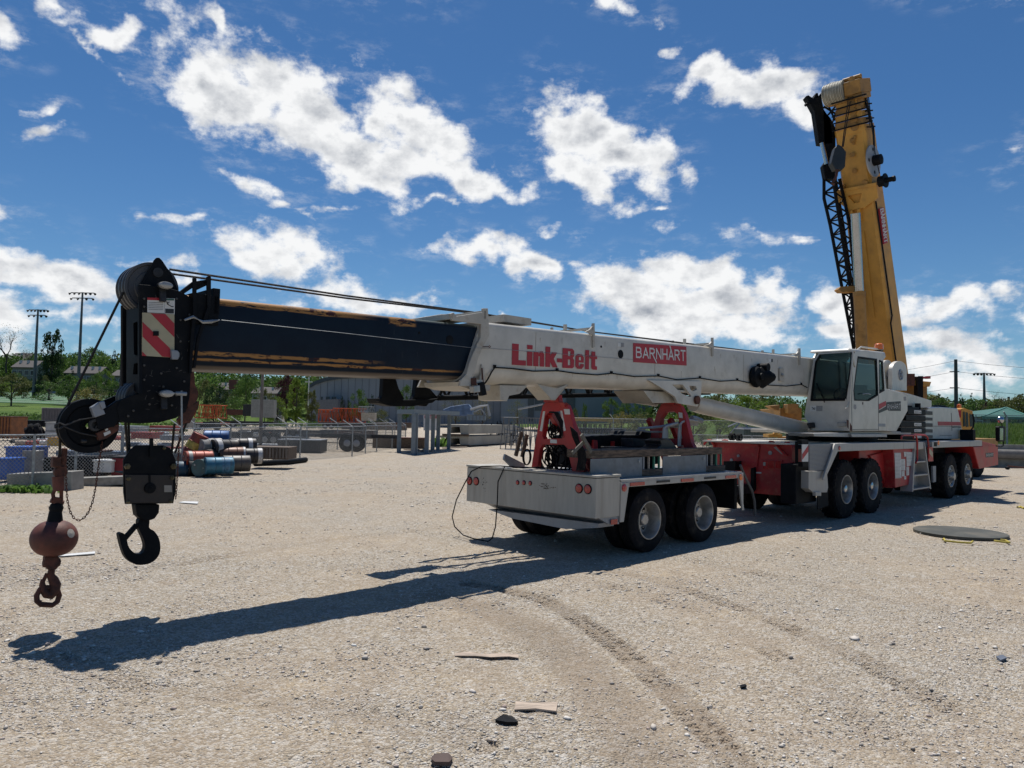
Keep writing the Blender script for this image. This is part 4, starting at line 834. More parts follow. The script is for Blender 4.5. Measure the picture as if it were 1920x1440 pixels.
# odds at the left of the stand
m=cm(); m.prism([S(x,y,1.9) for x,y in R4([(510,1245),(660,1322),(652,1362),(560,1345),(500,1285)])],(0,.04,0)); single(m.build('steel_plate',ALUD,None,bevel=.004),'bent grey steel plate leaning on the tail of the dolly','plate')
m=cm(); m.beam(S(967,855,1.9),S(978,810,1.9),.07,.03,up=(0,1,0)); single(m.build('timber_stake',WOOD,None),'left one of two short brown timber stakes standing on the dolly tail','stake','timber stakes on the dolly tail')
m=cm(); m.beam(S(979,857,1.85),S(988,815,1.85),.07,.03,up=(0,1,0)); single(m.build('timber_stake',WOOD,None),'right one of two short brown timber stakes, next to the coiled lead','stake','timber stakes on the dolly tail')
m=cm(); 
for k in range(4):
    c=S(988,857,1.5+.02*k); m.tube([c+Vector((.1*math.cos(a)*(1-.1*k),0,.13*math.sin(a))) for a in [2*math.pi*j/20 for j in range(20)]],.010,6,closed=True)
single(m.build('coiled_lead',RUBBER,None),'small coil of black lead between the bent grey plate and the near red stand','cable')
# loop of cable hanging from the dolly tail to the ground
m=cm(); pts=[(-1.0,1.9,1.325),(-1.2,2.6,1.33)]
P=[T(x,y,T1-.06) for x,y in R7([(400,245),(300,235),(200,238),(140,268),(100,340),(50,440),(25,540),(40,600),(90,650),(150,682),(240,693),(265,670),(285,600),(296,450),(300,330),(325,270),(380,250)])]
for i,p in enumerate(P):
    if i in (9,10): p.z=max(p.z,.03)
    if i in(0,16): p.x+=.2; p.z=1.325
    if i in(1,15): p.x+=.06; p.z=1.335
m.tube(P+[Vector((-1.0,1.6,1.325)),Vector((-.95,1.0,1.325))],.011,6); single(m.build('power_cable',RUBBER,None),'thin black cable looping from the dolly tail down to the gravel','cable')
m=cm(); m.tube([S(x,y,.3) for x,y in [(1388,872),(1393,884),(1400,900),(1410,920),(1415,940),(1416,966)]],.028,6); single(m.build('hanging_strap',mat('grey_webbing',(.10,.10,.10),.8),None),'grey strap hanging from the red crane body beside the dolly front','strap')
# ============================================================ HOOK BLOCK, BALL, CHAINS
R2=lambda pl:[(x/3,780+y/3) for x,y in pl]
HBK=thing('hook_block','heavy black hook block with a large single hook hanging under the boom head','hook block',FRAME_T@Matrix.Translation(S(263,1058,1.2)))
bp_=R2([(765,165),(920,165),(958,180),(990,250),(990,420),(976,492),(706,496),(697,430),(695,250),(730,195)])
m=cm(); PS(m,bp_,1.05,.035); PS(m,bp_,1.33,.035); m.prism([S(x,y,1.05)+Vector((0,.03,0)) for x,y in R2([(700,320),(985,322),(985,330),(700,328)])],(0,.3,0)); m.build('cheek_plate',BLACK,HBK,bevel=.006)
m=cm(); PS(m,R2([(705,330),(975,332),(973,488),(712,490)]),1.03,.02,); m.build('cheek_weight',mat('brown_black_paint',(.022,.016,.014),.55,var=.3,dirt=(.045,.03,.022),da=.5,ds=9),HBK,bevel=.004)
c=S(281,870,1.1); sr=33*mpx(281,870,1.1)
for v in (1.10,1.2,1.27): m=cm(); m.lathe((c.x,v,c.z),(0,1,0),[(0,.03),(0,sr),(.02,sr),(.03,sr*.92),(.05,sr),(.06,sr),(.06,.03)],40); m.build('sheave',BLACK,HBK)
m=cm()
for x,y,r in ((715,283,18),(975,283,18),(722,352,13),(968,346,13),(922,180,10),(720,484,10),(960,480,10)):
    p=S(x/3,780+y/3,1.03); k=mpx(x/3,780+y/3,1.03)/3; m.lathe(p,(0,-1,0),[(0,r*k),(.02,r*k*.9),(.022,r*k*.5),(.04,r*k*.45),(.04,0)],6)
m.build('bolt',mat('brass_bolt',(.12,.10,.055),.5,.6),HBK)
m=cm(); p=S(843/3,780+405/3,1.03); m.lathe(p,(0,-1,0),[(0,.058),(.02,.055),(.024,.02),(.03,.018),(.03,0)],24); PS(m,R2([(838,330),(848,330),(848,385),(838,385)]),1.02,.02); PS(m,R2([(845,125),(862,125),(866,230),(843,230)]),1.02,.03); m.build('centre_pin',BLACK,HBK)
sticker(R2([(924,390),(966,390),(968,428),(924,428)]),1.026,mat('sticker_grimy',(.32,.29,.25),.6),HBK)
m=cm(); PS(m,R2([(762,497),(900,497),(896,545),(872,578),(838,590),(800,586),(772,560)]),1.13,.15); m.build('hook_head',BLACK,HBK,bevel=.02)
hk=[(838,580),(840,628),(868,648),(893,685),(903,740),(890,790),(850,826),(790,838),(742,826),(706,792),(686,742),(673,690),(670,665),(686,657),(704,668),(714,690),(720,724),(737,754),(765,774),(795,775),(812,756),(816,726),(806,690),(790,655),(780,625),(785,580)]
m=cm(); PS(m,crom(R2(hk)),1.16,.09); m.build('hook',BLACK,HBK,bevel=.025); 
m=cm(); m.beam(S(768/3,780+612/3,1.2),S(700/3,780+690/3,1.2),.03,.05); m.cyl(S(768/3,780+612/3,1.14),S(768/3,780+612/3,1.27),.018); m.build('latch',BLACK,HBK)
# ball
vb=1.15; kb=mpx(101,1009,vb)
HB_=thing('headache_ball','worn red headache ball with a small hook and ring hanging left of the hook block','overhaul ball',FRAME_T@Matrix.Translation(S(90,1137,vb)))
c=S(101.5,1009,vb); m=cm(); N=18
m.lathe(c,(.03,0,1),[(33.5*kb*math.sin(a),40*kb*abs(math.cos(a))**.82) for a in [-math.pi/2+math.pi*i/N for i in range(N+1)]],48); m.build('ball',BALLRED,HB_)
m=cm(); p=S(125,996,vb-.2); 
pw_=[S(124+9*math.cos(a)*random.uniform(.75,1.05),996+9*math.sin(a)*random.uniform(.75,1.05),vb) for a in [2*math.pi*i/12 for i in range(12)]]
import mathutils
def onball(x,y):
    # drop the sticker onto the ball's skin
    p=S(x,y,vb); q=p-c; rr_=40*kb; e=1-(q.x/rr_)**2-(q.z/(33.5*kb))**2; return p+Vector((0,-rr_*math.sqrt(max(e,.02))*1.0-.012,0))
vs=[onball(124,996)]+[onball(124+8*math.cos(a),996+8*math.sin(a)) for a in [2*math.pi*i/12 for i in range(12)]]
m.add(vs,[(0,i+1,(i+1)%12+1) for i in range(12)]); m.build('sticker',mat('sticker_grimy',(.32,.29,.25),.6),HB_)
m=cm(); a=S(104,958,vb); m.cyl(a,S(103,978,vb),.055,.07); m.lathe(S(105,962,vb),(0,0,1),[(0,.05),(.05,.065),(.09,.05),(.1,.03)],20); m.build('swivel',BLACK,HB_)
m=cm(); PS(m,R2([(300,455),(345,460),(340,540),(300,540)]),vb-.03,.06); m.tube([S(x/3,780+y/3,vb) for x,y in [(305,490),(298,440),(312,405),(330,400),(345,420),(345,480)]],.018,8); m.cyl(S(95,938,vb),S(119,943,vb),.025); m.cyl(S(109,858,vb),S(118,858,vb),.03) ; m.build('shackle',RUST,HB_,bevel=.006)
m=cm(); m.cyl(S(109,893,vb),S(110,920,vb),.055,.05); m.build('rope_socket',BALLRED,HB_)
m=cm(); PS(m,R2([(300,228),(345,232),(350,290),(296,290)]),vb-.05,.1); m.beam(S(121,840,vb),S(117,890,vb),.05,.05); m.lathe(S(115,885,vb-.04),(0,1,0),[(0,0),(0,.06),(.08,.06),(.08,0)],18); m.build('wedge_socket',RUST,HB_,bevel=.012)
m=cm(); PS(m,R2([(254,790),(336,790),(330,850),(315,868),(270,866),(250,840)]),vb-.05,.1); m.cyl(S(80,1056,vb),S(113,1054,vb),.042); m.build('hook_swivel',RUST,HB_,bevel=.015)
m=cm(); m.tube([S(x/3,780+y/3,vb) for x,y in [(290,865),(285,895),(300,920),(312,950),(305,985),(285,1005),(262,1002),(245,980),(238,950),(238,918)]],[.03,.035,.045,.05,.05,.048,.042,.036,.028,.014],10); m.beam(S(265/3,780+885/3,vb),S(240/3,780+935/3,vb),.02,.03); m.build('hook',RUST,HB_)
m=cm(); m.tube([S(x/3,780+y/3,vb) for x,y in [(265,965),(225,975),(206,1010),(208,1040),(232,1060),(295,1064),(322,1045),(333,1010),(325,985),(300,968)]],.026,8,closed=True); m.build('ring',RUST,HB_)
def chain(name,pts,label,r=.014,w=.0035,step=.028):
    P=[Vector(p) for p in pts]; seg=[]; L=[0]
    for i in range(1,len(P)): L.append(L[-1]+(P[i]-P[i-1]).length)
    def at(s):
        for i in range(1,len(P)):
            if s<=L[i] or i==len(P)-1:
                return P[i-1].lerp(P[i],(s-L[i-1])/max(1e-6,L[i]-L[i-1]))
    m=cm(); n=int(L[-1]/step)
    for k in range(n):
        a=at(k*step); b=at((k+1)*step); d=(b-a).normalized(); u=Vector((0,1,0)) if k%2 else d.cross(Vector((0,1,0))).normalized(); u=(u-d*u.dot(d)).normalized(); c=(a+b)/2
        m.tube([c+d*(step*.72*math.cos(t))+u*(r*.62*math.sin(t)) for t in [2*math.pi*j/8 for j in range(8)]],w,4,closed=True)
    o=m.build(name,RUST,None); return single(o,label,'chain')
sm=lambda pl,v:[S(x/3,780+y/3,v) for x,y in pl]
chain('chain',sm([(368,215),(370,300),(373,400),(380,480),(397,545),(420,580),(447,588),(475,572),(500,538),(522,480),(538,400),(550,310),(562,230),(576,140)],1.0),'long thin rusty chain looping between the red ball and the nose sheave')
chain('chain',sm([(1010,110),(1002,250),(996,360),(988,472)],.95),'short rusty chain hanging down the right side of the hook block')
# ============================================================ YELLOW CRANE
YC=thing('yellow_crane','yellow telescopic crane standing behind the white crane with its boom raised almost upright','crane',(D(1668,700,31).x,31,0))
PHI=math.radians(-50)
ex=Vector((math.cos(PHI),math.sin(PHI),0)); 
b0=D(1657,668,30.6); b1=D(1600,214,28.4)
ez=(b1-b0).normalized(); ey=ez.cross(ex).normalized(); ex=ey.cross(ez).normalized()   # ey points away from the viewer
YF=Matrix((( ex.x,ey.x,ez.x,b0.x),(ex.y,ey.y,ez.y,b0.y),(ex.z,ey.z,ez.z,b0.z),(0,0,0,1)))
def ym(): return MB(YF)
LB=(b1-b0).length
def yz(py):  # length along the boom for an image row
    lo,hi=-5.,LB+5
    for _ in range(40):
        mi=(lo+hi)/2; p=YF@Vector((0,0,mi)); q=MR.transposed()@(p-CAM); y=720-F*q.y/-q.z
        if y>py: lo=mi
        else: hi=mi
    return (lo+hi)/2
def sec(w,d,z0,z1,dx=0,r=.10,k=1.):
    l=[(-w/2+dx,-d/2+r),(-w/2+r+dx,-d/2),(w/2-r+dx,-d/2),(w/2+dx,-d/2+r),(w/2+dx,d/2-r),(w/2-r+dx,d/2),(-w/2+r+dx,d/2),(-w/2+dx,d/2-r)]
    m=ym(); m.loft([[(x,y,z0) for x,y in l],[(x*k,y*k,z1) for x,y in l]]); return m
yb=sec(1.36,1.2,yz(735),yz(338),k=.84).build('boom',YELLOW,YC)
m=ym(); 
for i in range(2): pass
m.box(-.1,.1,-.60,-.575,yz(590),yz(430));  m.build('boom_stiffener',YELLOW,yb)
m=ym(); m.tube([(.63,-.45,yz(380)),(.66,-.42,yz(480)),(.69,-.40,yz(590)),(.69,-.6,yz(602)),(.70,-.58,yz(660)),(.72,-.5,yz(720))],.03,6); m.build('hose',BLACK,yb)
m=ym(); m.box(.60,.66,-.28,.12,yz(460),yz(395)); nb=m.build('name_board',DECALRED,yb)
m=ym(); 
strokes(m,'BaRNHaRT',0,yz(397)-yz(458),0,.28,lambda x,y,e:(.664+e,-.22+y,yz(397)-x),w=.16); m.build('lettering',STICK,nb)
# head of base section with lug and window
m=ym(); z0,z1=yz(388),yz(352)
m.prism([(-.82,-.64,z1),(.80,-.64,z1),(.80,-.64,z0+.3),(.25,-.64,z0),(-.35,-.64,z0),(-.78,-.64,z1-.3)],(0,.1,0),[[(-.32,-.64,z1-.18),(.22,-.64,z1-.18),(.1,-.64,z0+.25),(-.12,-.64,z0+.25)]]); m.box(-.85,.82,-.66,.66,z1,z1+.12)
m.box(-.3,-.2,-.7,-.5,z0-.5,z0); m.box(-.02,.08,-.7,-.5,z0-.5,z0); m.build('boom_bracket',YELLOW,YC,bevel=.01)
ys=sec(1.16,1.0,yz(338),yz(250),dx=-.02).build('boom',YELLOW,YC)
m=ym()
for y in (262,288,318): m.cyl((-.0+.1*(y%3),-.53,yz(y)),(0.05,-.60,yz(y)),.09,n=10)
m.beam((0.1,-.52,yz(270)),(.2,-.55,yz(255)),.08); m.beam((-.55,-.52,yz(345)),(-.4,-.55,yz(340)),.1); m.beam((.45,-.52,yz(345)),(.3,-.55,yz(340)),.12); m.build('boom_fittings',YELD,YC)
for k,(ya,yb_) in enumerate(((250,238),(236,225),(222,212),(209,200),(197,188))):
    w=1.14-.055*k; m=sec(w,1.06-.05*k,yz(ya),yz(yb_),dx=-.03); c=m.build('section_collar',YELD if k%2 else YELLOW,YC)
    m=ym(); m.box(-w/2-.05,w/2+.35,-.62,-.55,yz(yb_),yz(yb_)+.05); m.build('collar_rod',BLACK,c); m=ym(); m.cyl((w*.2,-.56+.025*k,yz(ya)+.22),(w*.2,-.50,yz(ya)+.22),.15,n=16); m.build('collar_boss',YELD,c)
m=sec(.94,.8,yz(205),yz(172)); m.build('boom',YELD,YC)
# boom head with sheaves
zt=yz(168)
m=ym(); m.box(.0,.62,-.55,.4,zt-.25,zt+.25); m.box(-.7,.62,-.5,.3,zt-.45,zt-.25); m.cyl((.3,-.5,zt+.3),(.3,.2,zt+.3),.12); m.cyl((-.1,-.3,zt+.35),(.6,-.3,zt+.35),.08); m.build('boom_head',YELD,YC,bevel=.02)
for k in range(7):
    m=ym(); m.lathe((-.78+.11*k,-.35,zt-.02),(1,0,0),[(0,.02),(0,.42),(.03,.42),(.05,.36),(.07,.42),(.09,.42),(.09,.02)],28); m.build('sheave',mat('sheave_cream',(.42,.40,.33),.6,var=.15),YC)
m=ym(); m.lathe((-.55,-.1,zt+.32),(0,0,1),[(-.15,.32),(.0,.33),(.1,.25),(.14,0)],18); m.build('camera_dome',mat('grey_plastic',(.33,.33,.31),.6),YC)
# chrome luffing cylinder in front
def PY(x,y,d): return D(x,y,d)
def dc(m,pts,r,n=12): m.tube(pts,r,n); return m
m=MB(); dc(m,[D(1604,400,28.0),D(1611,549,28.6)],.175,24); m.build('cylinder_rod',CHROME,YC)
m=MB(); dc(m,[D(1611,549,28.6),D(1618,700,29.2)],.215,24); dc(m,[D(1611,547,28.6),D(1611.5,556,28.6)],.23,24); m.build('lift_cylinder',YELD,YC)
m=MB(); m.prism([D(x,y,28.9) for x,y in [(1572,542),(1577,537),(1603,536),(1603,547),(1578,547)]],(0,.4,0)); m.build('jib_bracket',YELD,YC)
# round plate reel and side sheave
m=MB(); c=D(1636,302,27.9); ax=Vector((.66,-.75,0.0)).normalized(); m.lathe(c,ax,[(0,.02),(0,.60),(.05,.60),(.05,.02)],40); rp=m.build('reel_plate',mat('grey_plate',(.30,.31,.32),.5,var=.1),YC)
m=MB(); m.lathe(c+ax*.05,ax,[(0,.2),(.28,.19),(.32,.0)],20)
for a in (80,170,260,350):
    a=math.radians(a); u=Vector((0,0,1)); w_=ax.cross(u); p=c+(u*math.sin(a)+w_*math.cos(a))*.43; m.lathe(p,ax,[(.052,.07),(.055,.06),(.056,0)],14)
m.build('reel_core',BLACK,rp)
m=MB(); c=D(1648,341,27.9); m.lathe(c,ax,[(0,.02),(0,.2),(.22,.2),(.22,.27),(.26,.27),(.26,.1),(.5,.09),(.5,.11),(.58,.11),(.6,0)],20); m.build('side_sheave',BLACK,YC)
# hook block hanging from the boom head
m=MB(); m.prism([D(x,y,27.6) for x,y in [(1562,292),(1566,277),(1572,270),(1580,275),(1587,285),(1585,312),(1580,318),(1566,318),(1559,305)]],(0,.3,0)); hbk=m.build('hook_block',mat('hook_block_dark',(.018,.022,.026),.5),None,bevel=.03); single(hbk,'small dark hook block hanging beside the raised yellow boom','hook block')
m=MB(); m.tube([D(x,y,27.6) for x,y in [(1570,318),(1568,330),(1564,338),(1560,343),(1565,346)]],.05,6); hk2=m.build('hook',RUST,hbk)
m=MB()
for a,b in (((1590,190),(1579,275)),((1594,190),(1581,275))): m.tube([D(*a,27.8),D(*b,27.7)],.02,5)
for a,b in (((1623,165),(1637,255)),((1627,170),(1641,290)),((1619,158),(1632,240)),((1641,290),(1649,325))): m.tube([D(*a,28.0),D(*b,27.8)],.018,5)
m.build('rope',ROPE,YC)
m=MB(); m.tube([D(1617,160,28),D(1623,192,28),D(1637,240,28),D(1640,292,28)],.04,5)
for y in (182,197,210,224,240): m.tube([D(1600+(y-180)*.12,y,28),D(1632+(y-180)*.15,y-3,28)],.03,5)
m.build('cable_guide',BLACK,YC)
# lattice jib on the left
jl_=[(1545,330),(1560,440),(1590,572),(1602,655)]; 
m=MB(); 
JL=[D(1545,335,29.2),D(1545,372,29.2),D(1557,424,29.3),D(1580,546,29.6),D(1601,655,29.8)]; JM=[D(1562,335,28.6),D(1576,424,28.8),D(1595,546,29.2),D(1605,640,29.4)]; JR=[D(1574,335,28.9),D(1594,424,29.2),D(1604,546,29.5),D(1610,640,29.8)]; JB=[D(1566,335,30.0),D(1581,424,30.2),D(1599,546,30.4),D(1608,655,30.6)]
def along(P,f):
    L=[0]
    for i in range(1,len(P)): L.append(L[-1]+(P[i]-P[i-1]).length)
    s=f*L[-1]
    for i in range(1,len(P)):
        if s<=L[i]+1e-9: return P[i-1].lerp(P[i],(s-L[i-1])/(L[i]-L[i-1]))
    return P[-1]
for P in (JL,JM,JR,JB): m.tube(P,.062,6)
n=12
for i in range(n):
    f0=i/n; f1=(i+.5)/n; f2=(i+1)/n
    for a,b in ((JL,JM),(JM,JR),(JL,JB)):
        m.tube([along(a,f0),along(b,f1)],.035,5); m.tube([along(b,f1),along(a,f2)],.035,5); 
    m.tube([along(JL,f0),along(JM,f0)],.03,5)
m.build('lattice_jib',BLACK,YC)
m=MB(); d_=29.0
m.prism([D(x,y,d_) for x,y in [(1511,180),(1516,178),(1525,184),(1530,174),(1534,174),(1535,180),(1545,168),(1549,169),(1550,175),(1541,186),(1545,205),(1556,222),(1560,240),(1562,268),(1553,270),(1536,268),(1527,208),(1520,195)]],(0,.35,0)); m.tube([D(1509,198,d_),D(1519,192,d_)],.06,6)
m.prism([D(x,y,d_) for x,y in [(1543,205),(1558,222),(1567,240),(1567,300),(1570,335),(1548,336),(1543,310),(1550,300),(1545,265)]],(0,.3,0)); m.build('jib_head',BLACK,YC,bevel=.02)
m=MB(); m.tube([D(1541,268,28.9),D(1550,308,28.9)],.085,12); m.build('jib_cylinder',CHROME,YC)
m=MB()
for a,b in (((1545,190),(1563,172)),((1545,200),(1565,212)),((1553,215),(1566,200)),((1560,232),(1567,212)),((1545,202),(1566,188)),((1548,186),(1566,226))): m.tube([D(*a,29.2),D(*b,29.4)],.04,5)
m.build('jib_lattice',BLACK,YC)
# machinery of the yellow crane (seen right of the cab and under the white boom)
def bp(m,x0,y0,x1,y1,dep,th): return m.prism([D(x0,y1,dep),D(x1,y1,dep),D(x1,y0,dep),D(x0,y0,dep)],(0,th,0))
m=MB(); bp(m,1700,722,1737,790,30.5,3.0); m.build('superstructure',YELD,YC,bevel=.03)
m=MB(); bp(m,1700,702,1714,722,30,1.5); m.build('winch',RUST,YC,bevel=.03)
m=MB(); bp(m,1722,706,1730,768,30,.3); m.build('exhaust_stack',BLACK,YC,bevel=.02)
m=MB(); m.prism([D(x,y,30.2) for x,y in [(1712,713),(1746,716),(1743,725),(1712,722)]],(0,1.,0)); m.build('catwalk',YELLOW,YC); m=MB(); bp(m,1730,706,1736,710,30,.2); bp(m,1739,705,1745,710,30,.2); m.build('marker_lamp',REDLENS,YC)
m=MB(); bp(m,1464,766,1502,795,30,2.5); m.prism([D(x,y,29.8) for x,y in [(1441,761),(1462,759),(1462,770),(1452,768)]],(0,.5,0)); bp(m,1478,758,1496,775,29.6,.5); m.build('outrigger_housing',YELD,YC,bevel=.02)
m=MB(); m.beam(D(1452,815,28),D(1463,796,28),.14,.12); m.beam(D(1460,812,28),D(1471,798,28),.06); bp(m,1441,814,1467,820,28,.6); m.build('outrigger_leg',YELLOW,YC)
# base carrier, mostly hidden
m=MB(Matrix.Translation((D(1668,700,31).x,31,0))@Matrix.Rotation(math.radians(38),4,'Z')); m.box(-6,7.5,-1.4,1.4,.9,1.7); m.build('carrier',YELD,YC,bevel=.03)
for t_ in (-4.4,-2.9,3.6,5.2):
    for s_ in (-1,1):
        m=MB(Matrix.Translation((D(1668,700,31).x,31,0))@Matrix.Rotation(math.radians(38),4,'Z')); m.lathe((t_,s_*1.45,.67),(0,-s_,0),[(.02,.05),(.02,.33),(0,.36),(0,.6),(.05,.67),(.35,.67),(.4,.5)],24); m.build('wheel',RUBBER,YC)
# yellow cab right of the white hood
m=MB(); Y=32
m.prism([D(x,y,Y) for x,y in [(1802,766),(1808,765),(1824,771),(1825,785),(1826,810),(1820,822),(1800,822)]],(0,1.6,0)); cb=m.build('operator_cab',YELLOW,YC,bevel=.02)
m=MB(); m.prism([D(x,y,Y-.02) for x,y in [(1806,772),(1809,772),(1811,799),(1806,800)]],(0,.02,0)); m.prism([D(x,y,Y-.02) for x,y in [(1811,773),(1815,774),(1816,800),(1812,801)]],(0,.02,0)); m.prism([D(x,y,Y-.02) for x,y in [(1818,776),(1824,778),(1825,800),(1819,800)]],(0,.02,0)); m.build('window',mat('dark_glass',(.02,.03,.035),.1,var=.02),cb)
m=MB(); p=D(1798.5,763,Y-.2); m.lathe(p,(0,0,1),[(-.05,.08),(-.02,.09),(.1,.08),(.13,0)],14); m.build('beacon',ORANGE,cb)
m=MB(); m.prism([D(x,y,Y-.03) for x,y in [(1797,769),(1802,769),(1802,783),(1799,783)]],(0,.03,0)); m.build('red_panel',DECALRED,cb)
m=MB(); m.tube([D(x,y,Y-.4) for x,y in [(1824,776),(1826,790),(1825,800),(1821,806)]],.03,6); m.build('mirror_bracket',BLACK,cb)
# ============================================================ TERRAIN
def terr(x,y):
    x=np.asarray(x,float); y=np.asarray(y,float); d=np.maximum(y,1.); a=np.clip(x/d,-1.3,1.3)
    B=np.interp(a,[-1.3,-.62,-.5,-.43,-.38,-.30,.02,.12,.3,.45,.6,1.3],[70,78,88,105,150,196,196,85,64,50,44,40])
    H1=np.interp(a,[-1.3,-.5,-.40,-.2,.1,.3,1.3],[6.6,6.2,4.2,1.6,1.8,2.2,2.25])
    W=np.interp(a,[-.5,-.4,-.3,.1,.5],[95,60,30,26,18])
    s=np.clip((d-B)/W,0,1); s=np.where(a<-.4,s,s*s*(3-2*s))
    HH=np.interp(a,[-1,-.5,-.35,-.2,0,1.3],[19,17,12,7,3,3])
    q=np.clip((d-175)/140,0,1); q=q*q*(3-2*q)
    return (H1*s+HH*q)*(y>20)
def tz(x,y): return float(terr(x,y))
def spaced(a,b,d0,lo,hi,g):
    c=list(np.arange(a,b,d0)); st=d0; x=c[0]
    L=[]
    while x>lo: st*=g; x-=st; L.append(x)
    st=d0; x=c[-1]; R=[]
    while x<hi: st*=g; x+=st; R.append(x)
    return np.array(L[::-1]+c+R)
xs=spaced(-4.6,4.8,.024,-900,900,1.045); ys=spaced(3.9,11.,.024,-60,1500,1.035)
XX,YY=np.meshgrid(xs,ys,indexing='ij'); ZZ=terr(XX,YY)
def vnoise(X,Y,s,seed):
    r=np.random.default_rng(seed); N=256; tab=r.random((N,N))
    x=X/s;y=Y/s; xi=np.floor(x).astype(int); yi=np.floor(y).astype(int); fx=x-xi; fy=y-yi; fx=fx*fx*(3-2*fx); fy=fy*fy*(3-2*fy)
    g=lambda i,j: tab[i%N,j%N]
    return (g(xi,yi)*(1-fx)+g(xi+1,yi)*fx)*(1-fy)+(g(xi,yi+1)*(1-fx)+g(xi+1,yi+1)*fx)*fy-.5
fade=np.clip((40-YY)/25,0,1)
ZZ+= (vnoise(XX,YY,1.7,1)*.05+vnoise(XX,YY,.5,2)*.02)*fade
fine=np.clip((14-YY)/4,0,1)*(YY>2)
ZZ+= (vnoise(XX,YY,.12,3)*.012+vnoise(XX,YY,.05,4)*.012)*fine
# tyre tracks pressed in the gravel
TRK=[[G(x,y) for x,y in pl] for pl in (
 [(880,1095),(960,1108),(1020,1124),(1080,1158),(1150,1205),(1210,1255),(1270,1310),(1330,1368),(1400,1450)],
 [(1130,1068),(1220,1085),(1330,1120),(1450,1165),(1600,1230),(1800,1340)],
 [(820,1120),(930,1150),(1020,1190),(1080,1240),(1150,1320),(1230,1450)],
 [(1080,1085),(1200,1110),(1330,1160),(1460,1230),(1580,1310),(1700,1420)],
 [(-60,1105),(300,1060),(640,1010),(900,985)],
 [(-60,1180),(260,1290),(600,1330),(900,1400)],
 [(1300,1050),(1500,1090),(1700,1130),(1960,1160)])]
tm=np.zeros_like(XX)
for k,P in enumerate(TRK):
    best=np.full(XX.shape,9.); along_=np.zeros_like(XX); L=0; lat=np.zeros_like(XX)
    for i in range(len(P)-1):
        a=P[i];b=P[i+1]; dx,dy=b.x-a.x,b.y-a.y; l=math.hypot(dx,dy); t=np.clip(((XX-a.x)*dx+(YY-a.y)*dy)/l/l,0,1)
        ddx=XX-(a.x+t*dx); ddy=YY-(a.y+t*dy); d=np.hypot(ddx,ddy); sgn=np.sign(dx*ddy-dy*ddx); u=d<best
        best[u]=d[u]; along_[u]=(L+t*l)[u]; lat[u]=(d*sgn)[u]; L+=l
    w=.15
    if k==2:
        band=np.clip(1-best/.35,0,1); ZZ-=.012*band; tm=np.maximum(tm,.5*np.clip(band*2,0,1)); continue
    band=np.clip((w-best)/.04,0,1)
    ph=along_/.115+np.abs(lat)*2.2
    gate=np.clip(vnoise(XX,YY,.35,9)*3+ (.8 if k==0 else .35 if k==1 else -.1),0,1)
    tread=np.clip(np.sin(2*math.pi*ph)*2.2,-1,1)*.5+.5
    tread*= (np.abs(np.abs(lat)-.09)<.065)
    rut=np.clip((best-w)/.05,0,1)*np.clip(1-(best-w)/.12,0,1)
    ZZ+= band*(-.006-.034*tread*gate)+rut*.012; tm=np.maximum(tm,band*(.55+.45*tread*gate)*(1 if k==0 else .6 if k==1 else .35))
nx,ny=XX.shape
co_=np.stack([XX,YY,ZZ],-1).reshape(-1,3)
idx=np.arange(nx*ny).reshape(nx,ny); q=np.stack([idx[:-1,:-1],idx[1:,:-1],idx[1:,1:],idx[:-1,1:]],-1).reshape(-1,4)
me=bpy.data.meshes.new('ground'); me.vertices.add(len(co_)); me.vertices.foreach_set('co',co_.ravel()); me.loops.add(q.size); me.loops.foreach_set('vertex_index',q.ravel()); me.polygons.add(len(q)); me.polygons.foreach_set('loop_start',np.arange(0,q.size,4)); me.update(calc_edges=True)
me.polygons.foreach_set('use_smooth',[True]*len(q))
at=me.attributes.new('track','FLOAT','POINT'); at.data.foreach_set('value',tm.ravel())
# grass where the land has begun to rise
fc=co_[q].mean(1); th_=terr(fc[:,0],fc[:,1]); aa=fc[:,0]/np.maximum(fc[:,1],1)
gr=(th_>.35)&(fc[:,1]>30)
me.polygons.foreach_set('material_index',gr.astype(np.int32))
gnd=bpy.data.objects.new('ground',me); COL.objects.link(gnd); gnd['kind']='structure'; WM[gnd]=IDM
gm,t=newmat('gravel'); o=t.obj
n1=t.noise(o,.35,4,.6); n2=t.noise(o,2.2,5,.65); n3=t.noise(o,38,3,.7); n4=t.noise(o,110,2,.6)
vr=t.new('ShaderNodeTexVoronoi'); t.put(vr.inputs['Vector'],o); vr.inputs['Scale'].default_value=60; vc=t.xyz(vr.outputs['Color'])[0]
vr2=t.new('ShaderNodeTexVoronoi'); t.put(vr2.inputs['Vector'],o); vr2.inputs['Scale'].default_value=24; vc2=t.xyz(vr2.outputs['Color'])[0]
f=t.m('MULTIPLY_ADD',n1,.5,t.m('MULTIPLY',n2,.5))
c=t.mix(t.ss(f,.40,.60),(.335,.27,.195),(.48,.41,.312))
st_=t.ss(t.m('MULTIPLY_ADD',n1,.7,t.m('MULTIPLY',n2,.3)),.40,.60); sh_=t.m('MULTIPLY_ADD',st_,.55,.5)
c=t.mix(t.m('MULTIPLY',t.ss(n2,.50,.66),.55),c,(.41,.315,.20))
c=t.mix(t.m('MULTIPLY',t.m('MULTIPLY',t.ss(vc,.62,.75),.6),sh_),c,(.64,.61,.56)); c=t.mix(t.m('MULTIPLY',t.m('MULTIPLY',t.ss(vc,.30,.18),.55),sh_),c,(.21,.185,.165))
c=t.mix(t.m('MULTIPLY',t.m('MULTIPLY',t.ss(vc2,.84,.9),.5),sh_),c,(.66,.63,.58)); c=t.mix(t.m('MULTIPLY',t.ss(n3,.56,.72),.35),c,(.13,.115,.1))
